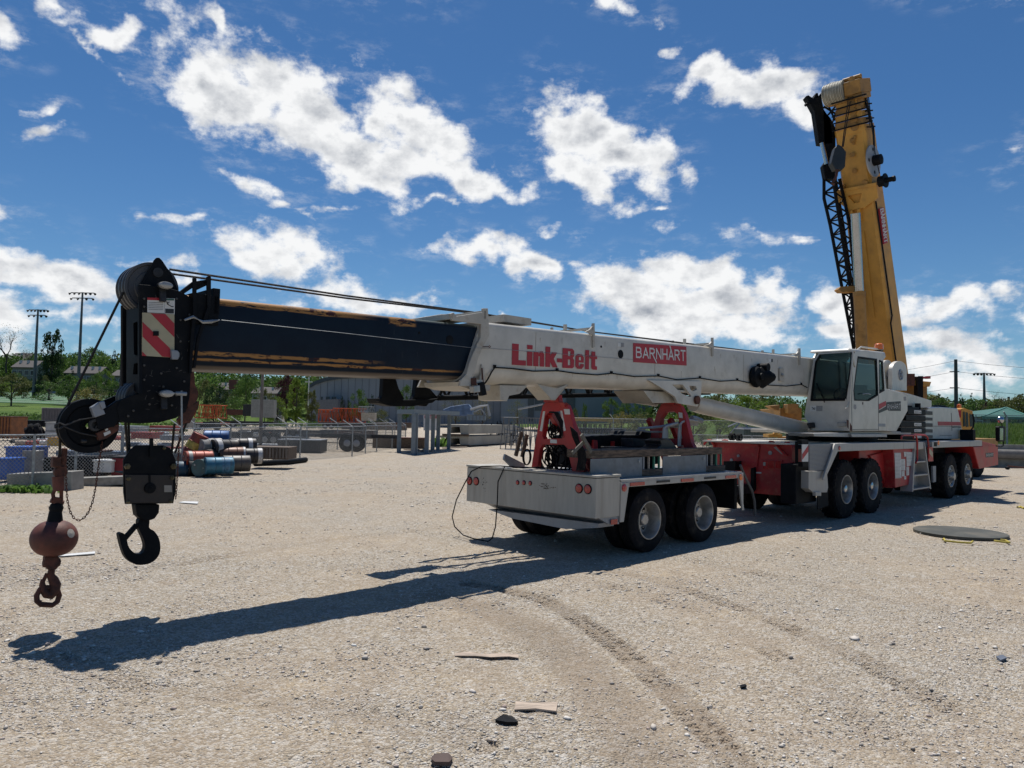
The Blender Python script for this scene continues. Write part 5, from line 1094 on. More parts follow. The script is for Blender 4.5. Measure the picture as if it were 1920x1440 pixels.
an=t.new('ShaderNodeAttribute',attribute_name='track'); c=t.mix(t.m('MULTIPLY',an.outputs['Fac'],.9),c,t.mix(t.ss(n3,.35,.65),(.19,.145,.105),(.31,.245,.18)))
t.put(t.b.inputs['Base Color'],c); t.b.inputs['Roughness'].default_value=.95; t.b.inputs['Specular IOR Level'].default_value=.15
hgt=t.m('MULTIPLY',sh_,t.m('ADD',t.m('MULTIPLY',vr.outputs['Distance'],-1.),t.m('ADD',t.m('MULTIPLY',n3,1.1),t.m('MULTIPLY',vr2.outputs['Distance'],-.8))))
bp=t.new('ShaderNodeBump'); bp.inputs['Strength'].default_value=1.; bp.inputs['Distance'].default_value=.023; t.put(bp.inputs['Height'],hgt); t.l.new(bp.outputs[0],t.b.inputs['Normal'])
me.materials.append(gm)
gg,t=newmat('grass_ground'); n1=t.noise(t.obj,.12,4,.6); n2=t.noise(t.obj,1.2,4,.7)
c=t.mix(t.ss(n1,.35,.65),(.055,.105,.022),(.10,.155,.035)); c=t.mix(t.m('MULTIPLY',t.ss(n2,.5,.7),.6),c,(.11,.14,.04)); t.put(t.b.inputs['Base Color'],c); t.b.inputs['Roughness'].default_value=.9; t.b.inputs['Specular IOR Level'].default_value=.1
bp=t.new('ShaderNodeBump'); bp.inputs['Distance'].default_value=.3; t.put(bp.inputs['Height'],t.noise(t.obj,2.5,4,.7)); t.l.new(bp.outputs[0],t.b.inputs['Normal'])
me.materials.append(gg)
# ------------------------------------------------------------ loose stones
def bulk(name,V_,F_,m_,smooth=False,attr=None):
    me=bpy.data.meshes.new(name); me.vertices.add(len(V_)); me.vertices.foreach_set('co',V_.astype(np.float32).ravel()); k=F_.shape[1]
    me.loops.add(F_.size); me.loops.foreach_set('vertex_index',F_.astype(np.int32).ravel()); me.polygons.add(len(F_)); me.polygons.foreach_set('loop_start',np.arange(0,F_.size,k,dtype=np.int32)); me.update(calc_edges=True)
    if smooth: me.polygons.foreach_set('use_smooth',[True]*len(F_))
    me.materials.append(m_); o=bpy.data.objects.new(name,me); COL.objects.link(o); WM[o]=IDM; return o
from bisect import bisect
def gz(x,y):
    i=np.clip(np.searchsorted(xs,x)-1,0,nx-2); j=np.clip(np.searchsorted(ys,y)-1,0,ny-2)
    fx=(x-xs[i])/(xs[i+1]-xs[i]); fy=(y-ys[j])/(ys[j+1]-ys[j])
    return (ZZ[i,j]*(1-fx)+ZZ[i+1,j]*fx)*(1-fy)+(ZZ[i,j+1]*(1-fx)+ZZ[i+1,j+1]*fx)*fy
N=170000
u=RNG.random(N); yy=3.9*np.exp(u*np.log(34/3.9)); yy=np.where(RNG.random(N)<.45,3.9+RNG.random(N)**1.1*7,yy)
xx=(RNG.random(N)*2-1)*(yy*.72+1.5)
cl=vnoise(xx,yy,1.1,21)+vnoise(xx,yy,.35,22)*.7+vnoise(xx,yy,3.,23)*.6
keep=RNG.random(N)<np.clip(.38+cl*1.8,.05,1)
i=np.clip(np.searchsorted(xs,xx)-1,0,nx-1); j=np.clip(np.searchsorted(ys,yy)-1,0,ny-1); keep&=RNG.random(N)>tm[i,j]*.85
xx=xx[keep]; yy=yy[keep]; n=len(xx)
sz=np.clip((.0042*np.exp(RNG.normal(0,.55,n)))*(1+np.clip((yy-6)/14,0,1.3)),.003,.03)
bigs=RNG.random(n)<.010; sz[bigs]*=RNG.uniform(1.5,2.3,bigs.sum())
oc=np.array([(1,0,0),(.3,.95,0),(-.8,.6,0),(-.8,-.6,0),(.3,-.95,0),(.35,.2,.75),(-.45,.1,.8),(0,-.45,.7),(0,0,-.6)],float)
fa=np.array([(0,1,5),(1,2,6),(1,6,5),(2,3,6),(3,4,7),(3,7,6),(4,0,5),(4,5,7),(5,6,7),(1,0,8),(2,1,8),(3,2,8),(4,3,8),(0,4,8)])
vv=oc[None]*(1+RNG.normal(0,.2,(n,9,3))); vv*=np.stack([RNG.uniform(.8,1.5,n),RNG.uniform(.7,1.1,n),RNG.uniform(.5,.95,n)],-1)[:,None]
an_=RNG.random(n)*6.28; ca,sa=np.cos(an_)[:,None],np.sin(an_)[:,None]
X_=vv[...,0]*ca-vv[...,1]*sa; Y_=vv[...,0]*sa+vv[...,1]*ca; Z_=vv[...,2]
P=np.stack([X_*sz[:,None]+xx[:,None],Y_*sz[:,None]+yy[:,None],(Z_+.2)*sz[:,None]+gz(xx,yy)[:,None]],-1).reshape(-1,3)
FF=(fa[None]+(np.arange(n)*9)[:,None,None]).reshape(-1,3)
sm_,t=newmat('stones'); g=t.new('ShaderNodeNewGeometry').outputs['Random Per Island']; rp_=t.new('ShaderNodeValToRGB'); t.put(rp_.inputs[0],g)
e=rp_.color_ramp.elements; e[0].position=0; e[0].color=(.30,.27,.24,1); e[1].position=1; e[1].color=(.82,.80,.74,1)
for p_,c_ in ((.2,(.42,.37,.31)),(.5,(.56,.51,.45)),(.75,(.70,.66,.60)),(.88,(.42,.33,.28))): x=e.new(p_); x.color=c_+(1,)
t.put(t.b.inputs['Base Color'],rp_.outputs[0]); t.b.inputs['Roughness'].default_value=.85; t.b.inputs['Specular IOR Level'].default_value=.25
so=bulk('loose_stones',P,FF,sm_); so['kind']='stuff'; so['label']='loose pale crushed stones scattered over the gravel yard'; so['category']='gravel'
# ------------------------------------------------------------ small litter on the gravel
def onz(x,y): return float(gz(np.array([x]),np.array([y]))[0])
def litter(name,pxs,th,mt,lab,cat,lift=.006):
    P=[G(x,y) for x,y in pxs]; z=max(onz(p.x,p.y) for p in P)+lift
    m=MB(); m.prism([Vector((p.x,p.y,z+.004*((i*7)%3))) for i,p in enumerate(P)],(0,0,th)); return single(m.build(name,mt,None,bevel=.003),lab,cat)
litter('broken_board',[(853,1232),(852,1228),(878,1226),(905,1229),(930,1228),(972,1230),(972,1236),(955,1234),(920,1236),(890,1232)],.005,WOODL,'long thin splintered pale board lying on the gravel, above the square scrap','board')
litter('wood_scrap',[(965,1337),(968,1323),(1004,1326),(1045,1323),(1043,1342),(1004,1338)],.008,WOODL,'short broad pale scrap of wood with a split down its middle','wood scrap')
litter('plastic_scrap',[(928,1362),(944,1353),(960,1358),(971,1366),(950,1367)],.02,BLACK,'small ribbed black plastic scrap on the gravel below the pale wood','plastic scrap')
litter('stone_slab',[(808,1436),(815,1429),(840,1428),(848,1434),(842,1445),(815,1446)],.02,mat('brown_stone',(.09,.06,.05),.8),'flat dark brown stone at the bottom edge of the gravel','stone')
litter('paper_scrap',[(102,1046),(120,1043),(178,1038),(178,1041),(120,1046)],.008,STICK,'thin white strip of paper on the gravel right of the hanging red ball','paper')
litter('paper_scrap',[(335,944),(345,942),(372,943),(370,946),(350,945)],.01,STICK,'small white scrap of paper on the gravel right of the big hook block','paper')
litter('blue_scrap',[(1868,1240),(1880,1238),(1888,1244),(1876,1247)],.015,mat('blue_grey_scrap',(.10,.12,.16),.7),'small blue grey scrap on the gravel at the far right','scrap')
litter('dark_scrap',[(1388,1288),(1397,1287),(1400,1291),(1390,1292)],.012,BLACK,'tiny dark scrap on the gravel right of the tyre tracks','scrap')
# outrigger mat
mp=[G(1713,1000),G(1887,1006)]; c=(mp[0]+mp[1])/2; ctr=G(1800,1003); rad=.80
th=thing('outrigger_mat','round grey outrigger mat with yellow rope handles lying on the gravel','outrigger mat',(ctr.x,ctr.y,.02))
m=MB(); m.lathe((ctr.x,ctr.y,.02),(0,0,1),[(0,0),(0,rad+.03),(.0,rad+.03),(.045,rad+.03),(.052,rad+.02),(.052,0)],72); m.build('pad',mat('mat_plastic',(.06,.063,.055),.75,var=.2,vs=1.5,dirt=(.15,.125,.095),da=.6,ds=1.3),th,sharp=30)
YR=mat('yellow_rope',(.45,.36,.06),.7)
for pl in ([(1768,1012),(1770,1010),(1772,1014),(1800,1017),(1820,1018),(1824,1015)],[(1864,1014),(1880,1016),(1893,1017),(1886,1013),(1876,1012)]):
    m=MB(); m.tube([G(x,y,.06) for x,y in pl],.018,8); m.build('rope_handle',YR,th)
m=MB(); m.tube([G(x,y,.03) for x,y in [(1908,951),(1913,950),(1920,953),(1930,952)]],.03,6); single(m.build('rope_end',YR,None),'frayed yellow rope end on the gravel at the right edge of the picture','rope')
th=thing('steel_bar','dark red steel bar with a black knob lying on the gravel at the right','steel bar',G(1905,876)); m=MB(); m.beam(G(1890,874,.12),G(1935,878,.12),.08,.08); m.build('bar',RUST,th); m=MB(); p=G(1889,877,.1); m.lathe(p,(0,0,1),[(-.1,.05),(-.05,.11),(.03,.11),(.08,0)],14); m.build('knob',BLACK,th)
th=thing('trestle','black steel trestle with angled legs at the right edge of the yard','trestle',G(1905,852)); 
dd=G(1898,856).y
m=MB(); m.beam(D(1900,855,dd),D(1907,813,dd),.12,.12); m.build('leg',BLACK,th); m=MB(); m.beam(D(1906,850,dd),D(1912,812,dd),.1,.1); m.build('leg',BLACK,th); m=MB(); m.beam(D(1905,827,dd),D(1935,829,dd),.12,.15); m.beam(D(1901,851,dd),D(1935,853,dd),.08,.08); m.beam(D(1908,830,dd),D(1920,850,dd),.05,.05); m.build('frame',BLACK,th)
th=None
# ============================================================ BACKGROUND
def at(x,y,dep): return D(x,y,dep)
def groundat(px,dep):   # ground point seen in image column px at depth dep
    X=D(px,780,dep).x; return Vector((X,dep,tz(X,dep)))
def gpix(x,y):          # first hit of the pixel's ray with the terrain
    d=ray(x,y); last=3
    for k in range(1,4000):
        s=3*1.0035**k if False else 3+k*.15*(1+k/600)
        p=CAM+d*s
        if p.z<=tz(p.x,p.y): return Vector((p.x,p.y,tz(p.x,p.y)))
    return CAM+d*600
FM,t=newmat('chain_link'); x,y,z=t.xyz(t.obj); w=t.m('ADD',t.m('MULTIPLY',x,1.),t.m('MULTIPLY',y,.6))
a=t.m('ABSOLUTE',t.m('SINE',t.m('MULTIPLY',t.m('ADD',w,z),30))); b=t.m('ABSOLUTE',t.m('SINE',t.m('MULTIPLY',t.m('SUBTRACT',w,z),30)))
k=t.ss(t.m('MINIMUM',a,b),.34,.20); t.b.inputs['Base Color'].default_value=(.25,.26,.26,1); t.b.inputs['Metallic'].default_value=.5; t.b.inputs['Roughness'].default_value=.5; t.put(t.b.inputs['Alpha'],k)
def fence(label,pts,h,spacing,barb=True,name='chain_link_fence',bh=.35,rail=True,postr=.035):
    """pts: ground points"""
    th=thing(name,label,'fence',pts[0]); P=[]
    for i in range(len(pts)-1):
        a,b=pts[i],pts[i+1]; n=max(1,int(round((b-a).length/spacing)))
        P+=[a.lerp(b,k/n) for k in range(n)]
    P.append(pts[-1]); P=[Vector((p.x,p.y,tz(p.x,p.y)-.1)) for p in P]; first=None
    for i,p in enumerate(P):
        d=(P[min(i+1,len(P)-1)]-P[max(0,i-1)]).normalized(); nrm=Vector((-d.y,d.x,0))
        m=MB(); m.cyl(p,p+Vector((0,0,h+.1)),postr,n=6); 
        if barb: m.cyl(p+Vector((0,0,h+.08)),p+Vector((0,0,h+.08+bh))-d*.0+nrm*bh*.9 - Vector((.25,0,0)),.02,n=4)
        m.build('post',STEEL,th)
    m=MB(); u=Vector((0,0,1))
    if rail: m.tube([p+u*(h+.08) for p in P],.022,5)
    if barb:
        for f in (.5,1.): 
            pass
    m.build('rail',STEEL,th)
    m=MB()
    for i in range(len(P)-1): m.quad(P[i],P[i+1],P[i+1]+u*(h+.08),P[i]+u*(h+.08))
    m.build('mesh',FM,th)
    return th
g=lambda x,y:G(x,y)
fence('tall chain link fence with barb arms running past the barrel pile and the wooden bin',[g(228,893),g(340,890),g(430,875),g(562,863),g(660,855),g(706,845),g(760,838)],1.62,4.)
fence('second chain link fence row with barb arms just behind the near fence',[g(362,862),g(450,858),g(536,851),g(574,848),g(680,838),g(740,828)],1.7,5.)
th=fence('low chain link fence behind the concrete blocks at the far left',[g(-40,925),g(60,919),g(140,908),g(226,893)],2.0*.75,2.6,barb=False)
# --- concrete blocks
CONC=mat('concrete',(.27,.26,.235),.85,var=.15,vs=2,dirt=(.13,.12,.10),da=.6,ds=3,bump=.4,bs=12)
def slab(name,label,cat,px,dep,th_,mt,grp=None,bev=.02,zb=None):
    m=MB(); m.prism([D(x,y,dep) for x,y in px],(0,th_,0)); return single(m.build(name,mt,None,bevel=bev),label,cat,grp)
slab('concrete_block','dark stained concrete block at the left end of the low barrier','concrete block',[(12,889),(134,884),(134,922),(12,930)],20.3,.6,CONC)
slab('concrete_kerb','low pale concrete kerb running right from the dark block','kerb',[(134.5,897),(240,893),(240,908),(134.5,916)],21.5,.6,CONC)
# --- containers / boxes at the left
BLUE=mat('blue_plastic',(.012,.085,.38),.4,var=.12); 
def boxat(name,label,cat,x0,y0,x1,y1,dep,depth,mt,grp=None,bev=.02,rot=0,parts=None):
    a=D(x0,y1,dep); b=D(x1,y1,dep); t=D(x0,y0,dep); w=(b-a).length; hh=t.z-a.z
    M=Matrix.Translation((a+b)/2)@Matrix.Rotation(rot,4,'Z'); m=MB(M); m.box(-w/2,w/2,0,depth,0,hh)
    th=thing(name,label,cat,M,grp) if parts else None
    if parts:
        bd=m.build(parts.get('body','body'),mt,th,bevel=bev)
        if 'lid' in parts: m=MB(M); m.box(-w/2-.03,w/2+.03,-.03,depth+.03,hh,hh+.06); m.build('lid',parts['lid'],th,bevel=.01)
        if 'ribs' in parts:
            m=MB(M)
            for k in range(parts['ribs']): xx=-w/2+(k+.5)*w/parts['ribs']; m.box(xx-w*.012-.02,xx+w*.012+.02,-.035,0,.04,hh-.04)
            m.build('rib',parts.get('rmat',mt),th)
        if 'band' in parts:
            m=MB(M); m.box(-w/2-.006,w/2+.006,-.006,depth,hh*.45,hh*.5); m.build('band',parts['band'],th)
        return th
    return single(m.build(name,mt,None,bevel=bev),label,cat,grp)
boxat('storage_tote','tall bright blue plastic cabinet behind the fence at the left','tote',8,841,52,884,23.5,1.,BLUE,parts={'lid':BLUE,'band':mat('blue_dark',(.01,.05,.24),.4)})
boxat('storage_tote','shorter blue plastic bin cut by the left edge of the picture','tote',-14,863,12,900,22.2,.8,BLUE,parts={'lid':BLUE})
boxat('black_crate','black crate between the grey drum and the white box','crate',76,858,96,885,24,1,BLACK,parts={'band':DARKST})
boxat('steel_skip','long black steel skip behind the chain and the white box','skip',122,858,178,892,24.5,1.6,BLACK,parts={'lid':DARKST,'ribs':4})
boxat('control_box','white metal control box beside the dark red cabinet behind the fence','box',174,866,208,886,23.8,.6,STICK,parts={'lid':STICK})
boxat('red_cabinet','dark red cabinet left of the fence post behind the kerb','cabinet',208,859,229,893,24,1.,mat('dark_red_paint',(.22,.012,.02),.5),parts={'lid':DARKST})
boxat('steel_table','low white topped machine on the dark skip','machine',158,848,186,859,25,.8,ALU,parts={'lid':RUST})
GREY=mat('grey_paint',(.13,.14,.15),.55,var=.15,dirt=(.2,.17,.14),da=.4,ds=3)
boxat('steel_rack','long blue grey steel rack behind the skip','rack',104,846,232,856,27,1.,mat('blue_grey_paint',(.06,.09,.14),.55,var=.2),parts={'ribs':8})
boxat('yellow_bin','small yellow steel bin beyond the fence at the left','bin',88,822,111,836,38,1.5,mat('yellow_paint',(.42,.25,.03),.55),parts={'lid':YELD})
# drums
def drum_mesh(col,band,name):
    M=IDM; m=MB(); m.lathe((0,0,0),(1,0,0),[(0,0),(0,.25),(-.01,.285),(.01,.295),(.02,.285),(.28,.285),(.295,.297),(.31,.285),(.57,.285),(.585,.297),(.6,.285),(.86,.285),(.875,.295),(.89,.285),(.88,.25),(.88,0)],22)
    return m
DR={}
def drum(label,px,py,dep,yaw,col,band=None,upright=False,tilt=0,grp='steel drums piled behind the fence'):
    c=D(px,py,dep)
    R_=Matrix.Rotation(yaw,4,'Z')@Matrix.Rotation(-math.pi/2 if upright else tilt,4,'Y')
    M=Matrix.Translation(c)@R_
    th=thing('steel_drum',label,'drum',M,grp)
    dm_=mat('drum_%d_%d_%d'%tuple(int(v*1000) for v in col),col,.5,.2,var=.15,vs=3,dirt=(.10,.055,.035),da=.55,ds=4)
    m=MB(M@Matrix.Translation((-.44,0,0))); m.lathe((0,0,0),(1,0,0),[(0,0),(0,.27),(-.012,.28),(.0,.295),(.02,.287),(.28,.287),(.295,.302),(.31,.287),(.57,.287),(.585,.302),(.6,.287),(.86,.287),(.88,.295),(.892,.28),(.88,.27),(.88,0)],22); bd=m.build('body',dm_,th)
    if band:
        m=MB(M@Matrix.Translation((-.44,0,0))); m.lathe((0,0,0),(1,0,0),[(band[0],.2905),(band[1],.2905)],22); m.build('band',mat('band_%d'%int(band[2][0]*1000),band[2],.5,var=.2,vs=12),bd)
    m=MB(M@Matrix.Translation((-.44,0,0))); m.cyl((-.005,.15,.1),(-.02,.15,.1),.035,n=8); m.cyl((-.005,-.17,.0),(-.015,-.17,0),.018,n=8); m.build('bung',STEEL,bd)
    return th
d0=26.2
PI=math.pi
drum('dark red drum with a yellow band standing tilted on top of the pile',365,836,26.6,.3,(.20,.03,.02),(.30,.6,(.42,.33,.06)),tilt=-1.1)
drum('rusty red drum with a white label lying at the left front of the pile',372,861,26.0,.65,(.27,.045,.025),(.08,.2,(.3,.29,.27)))
drum('blue drum with a darker band lying at the front foot of the pile',410,873,25.4,.6,(.03,.14,.22),(.5,.75,(.05,.15,.25)))
drum('grey brown drum lying at the front right foot of the pile',443,869,26.4,.5,(.09,.085,.08))
drum('blue drum lying alone on the top row of the pile',406,821.5,28.2,.3,(.02,.09,.24))
drum('white ended drum at the top row left of the black drums',392,837,26.8,1.1,(.30,.29,.27))
drum('black drum with a white band in the middle of the top row',420,839,26.9,.85,(.012,.013,.015),(.1,.3,(.4,.4,.4)))
drum('black drum with a white edge at the right end of the top row',455,836,27.6,.55,(.014,.015,.018),(.6,.75,(.45,.45,.45)))
drum('dark drum seen end on in the second row behind the red drum',400,857,26.6,1.3,(.05,.045,.04))
drum('rusty brown drum with a yellow rim in the second row',435,853,26.9,.5,(.12,.05,.03),(.80,.87,(.4,.3,.06)))
drum('black drum with a red orange rim at the right of the second row',467,855,27.2,.5,(.02,.02,.022),(.72,.87,(.4,.07,.03)))
drum('dark blue drum at the left foot of the pile under the red drum',352,880,25.8,.7,(.02,.06,.10))
drum('black drum with a pale patch under the red drum',376,877,25.9,.7,(.014,.014,.016),(.5,.7,(.4,.4,.38)))
drum('teal drum with a pale stripe at the front of the pile',388,876,25.6,1.35,(.045,.10,.11),(.3,.5,(.35,.36,.3)))
drum('grey green drum at the far left of the pile behind the fence post',346,857,26.8,.2,(.17,.19,.18))
drum('dark drum filling the gap between the black drums of the pile',425,868,27.6,.4,(.03,.025,.03))
drum('grey steel drum standing upright behind the concrete block',61,871,23.6,0,(.22,.22,.22),upright=True,grp='steel drums standing behind the barrier')
# rocks, weeds
def rock(px,py,r,label):
    p=G(px,py); rnd=random.Random(px); m=MB(); L=[]
    for j in range(5):
        f=[.75,1,.9,.6,.2][j]; L.append([(p.x+r*f*math.cos(a)*rnd.uniform(.8,1.2),p.y+r*f*math.sin(a)*rnd.uniform(.8,1.2),j*r*.28) for a in [2*PI*k/9 for k in range(9)]])
    m.loft(L,smooth=False); return single(m.build('rock',CONC,None),label,'rock')
rock(356,890,.28,'pale rock at the foot of the drum pile beside the fence post'); rock(375,888,.34,'larger pale rock under the teal drum at the foot of the pile')
LEAF=lambda n,a,b:_leaf(n,a,b)
def _leaf(name,a,b):
    if name in MATS: return MATS[name]
    m,t=newmat(name); g=t.new('ShaderNodeNewGeometry').outputs['Random Per Island']; n=t.noise(t.obj,.35,3,.6)
    c=t.mix(t.m('MULTIPLY_ADD',g,.6,t.m('MULTIPLY',t.ss(n,.35,.65),.4)),a,b); t.put(t.b.inputs['Base Color'],c); t.b.inputs['Roughness'].default_value=.6; t.b.inputs['Specular IOR Level'].default_value=.2
    tr=t.new('ShaderNodeBsdfTranslucent'); t.put(tr.inputs[0],c); mx=t.new('ShaderNodeMixShader'); mx.inputs[0].default_value=.35; t.l.new(t.b.outputs[0],mx.inputs[1]); t.l.new(tr.outputs[0],mx.inputs[2]); t.l.new(mx.outputs[0],t.out.inputs[0]); MATS[name]=m; return m
LF={'mid':_leaf('leaf_mid',(.045,.095,.02),(.115,.19,.04)),'dark':_leaf('leaf_dark',(.014,.035,.012),(.04,.075,.022)),'lime':_leaf('leaf_lime',(.09,.15,.02),(.20,.27,.045)),
 'olive':_leaf('leaf_olive',(.07,.085,.025),(.15,.16,.055)),'gold':_leaf('leaf_gold',(.13,.12,.03),(.26,.22,.07)),'purple':_leaf('leaf_purple',(.035,.012,.015),(.08,.03,.035)),'weed':_leaf('leaf_weed',(.05,.12,.02),(.14,.25,.05)),'pine':_leaf('leaf_pine',(.010,.028,.014),(.025,.055,.025))}
BARK=mat('bark',(.07,.055,.045),.9,var=.3,vs=6)
def leafcloud(cen,rad,n,ls,seed,rng=None):
    """n leaf quads on the shells of clumps; cen (k,3), rad (k,)"""
    r=np.random.default_rng(seed); cen=np.array(cen,float); rad=np.array(rad,float); w=rad**2; k=r.choice(len(cen),n,p=w/w.sum())
    d=r.normal(size=(n,3)); d/=np.linalg.norm(d,axis=1)[:,None]; rr=rad[k]*(r.random(n)**.45); p=cen[k]+d*rr[:,None]*np.array([1,1,.8])
    u=r.normal(size=(n,3)); u/=np.linalg.norm(u,axis=1)[:,None]; v=np.cross(u,r.normal(size=(n,3))); v/=np.linalg.norm(v,axis=1)[:,None]
    s=ls*r.uniform(.5,1.2,n)[:,None]; a=u*s; b=v*s*.62
    V_=np.stack([p-a,p-b,p+a,p+b],1).reshape(-1,3); F_=np.arange(n*4).reshape(n,4); return V_,F_
CROWN={}
def crown(kind,leaf,seed):
    key=(kind,leaf,seed)
    if key in CROWN: return CROWN[key]
    r=np.random.default_rng(seed); cen=[];rad=[]
    if kind=='round': N_,n=34,2600
    elif kind=='tall': N_,n=42,3000
    elif kind=='cone': N_,n=50,2600
    elif kind=='sparse': N_,n=46,900
    else: N_,n=30,2200
    for i in range(N_):
        h=r.random()
        if kind=='cone': R_=.36*(1-h)**.8+.02; z=.08+.9*h; q=.10*(1-h)+.03
        elif kind=='tall': R_=.30*math.sin(math.pi*min(1,(h*.85+.12)))**.7; z=.18+.78*h; q=.09
        elif kind=='bush': R_=.5*math.sqrt(max(0,1-(h*1.)**2)); z=.05+.8*h; q=.15
        else: R_=.46*math.sqrt(max(0,1-(2*h-.9)**2)); z=.30+.62*h; q=.12
        a=r.random()*6.28; ro=R_*r.random()**.4; cen.append((ro*math.cos(a),ro*math.sin(a),z)); rad.append(q*r.uniform(.6,1.3))
    V_,F_=leafcloud(cen,rad,n,.024 if kind!='sparse' else .015,seed+9)
    me=bpy.data.meshes.new('crown'); me.from_pydata([tuple(v) for v in V_],[],[tuple(f) for f in F_]); me.materials.append(LF[leaf])
    tm_=MB(); tm_.tube([(0,0,-.03),(.005,0,.2),(.0,.01,.5),(0,0,.8)],[.028,.022,.014,.005],7)
    for i in range(0,min(N_,12)):
        c=Vector(cen[i]); tm_.tube([(0,0,max(.12,c.z*.55)),Vector((c.x*.5,c.y*.5,c.z*.85)),c],[.010,.007,.003],4)
    t_=bpy.data.meshes.new('trunk'); t_.from_pydata([tuple(v) for v in tm_.v],[],tm_.f); t_.materials.append(BARK)
    CROWN[key]=(me,t_); return me,t_
def tree(name,label,px,ytop,ybase,dep,kind,leaf,seed,width=None,grp='trees',cat='tree'):
    b=D(px,ybase,dep); t_=D(px,ytop,dep); h=t_.z-b.z; X=b.x; z=tz(X,dep) if kind!='x' else b.z; z=min(z,b.z+.5); h=t_.z-z
    w=h if width is None else width/F*dep
    M=Matrix.Translation((X,dep,z))
    o=thing(name,label,cat,M,grp)
    cm_,tm_=crown(kind,leaf,seed%3+(0 if kind!='sparse' else 5))
    for me,nm in ((cm_,'crown'),(tm_,'trunk')):
        c=bpy.data.objects.new(nm,me); COL.objects.link(c); c.parent=o; c.scale=(w,w,h); c.rotation_euler=(0,0,seed*1.7); WM[c]=M
    return o
def bare_tree(label,px,ytop,ybase,dep,seed,spread=.45,name='bare_tree'):
    b=D(px,ybase,dep); h=D(px,ytop,dep).z-b.z; b=Vector((b.x,dep,b.z)); rnd=random.Random(seed); m=MB()
    def br(p,d,l,r,lv):
        q=p+d*l; mid=p.lerp(q,.5)+Vector((rnd.uniform(-1,1),rnd.uniform(-1,1),0))*l*.06; m.tube([p,mid,q],[r,r*.8,r*.6],5 if lv<2 else 3,cap=False)
        if lv>=5: return
        for k in range(3 if lv<4 else 2):
            dd=(d+Vector((rnd.uniform(-1,1),rnd.uniform(-1,1),rnd.uniform(-.25,.6)))*spread*1.5).normalized(); br(q if k else mid.lerp(q,.6),dd,l*rnd.uniform(.55,.8),r*.6,lv+1)
    br(b,Vector((0,0,1)),h*.30,h*.018,0)
    th=thing(name,label,'tree',b,'bare trees'); m.build('trunk',BARK,th)
    if True:
        V_,F_=leafcloud([(b.x,b.y,b.z+h*.68)],[h*.34],350,h*.010,seed); o=bulk('crown',V_-np.array(b)[None],F_,LF['olive']); o.parent=th
    return th
# hill woods behind everything
def woods(name,label,pts,n,seed,leaf,ls=.7):
    V_,F_=leafcloud([p[:3] for p in pts],[p[3] for p in pts],n,ls,seed); o=bulk(name,V_,F_,LF[leaf]); o['kind']='stuff'; o['label']=label; o['category']='woods'; return o
rnd=random.Random(11); pts=[];pts2=[];pts3=[]
SKY=[(-150,655),(0,670),(60,668),(120,672),(170,664),(230,655),(300,660),(340,670),(420,690),(600,700),(900,716),(1200,735),(1400,742),(1740,735),(1800,742),(1860,745),(2000,735),(2150,735)]
def skl(x): return float(np.interp(x,[p[0] for p in SKY],[p[1] for p in SKY]))
for i in range(430):
    px=rnd.uniform(-150,2150); dep=rnd.uniform(250,330) if px<700 else rnd.uniform(230,300); top=skl(px)+rnd.uniform(-2,14); p=D(px,top,dep); r=rnd.uniform(2.,3.8); X=p.x
    gz_=tz(X,dep); k=max(1,int((p.z-gz_)/4)+1)
    for j in range(min(k,5)): (pts if rnd.random()<.5 else pts2 if rnd.random()<.6 else pts3).append((X+rnd.uniform(-2,2),dep+rnd.uniform(-3,3),p.z-r-j*3.4,r))
woods('woodland','far mid green wooded hillside along the horizon',pts,52000,1,'mid',.62); woods('woodland','darker green woods mixed along the horizon',pts2,24000,2,'dark',.62); woods('woodland','yellowish spring woods mixed along the horizon',pts3,17000,3,'olive',.62)
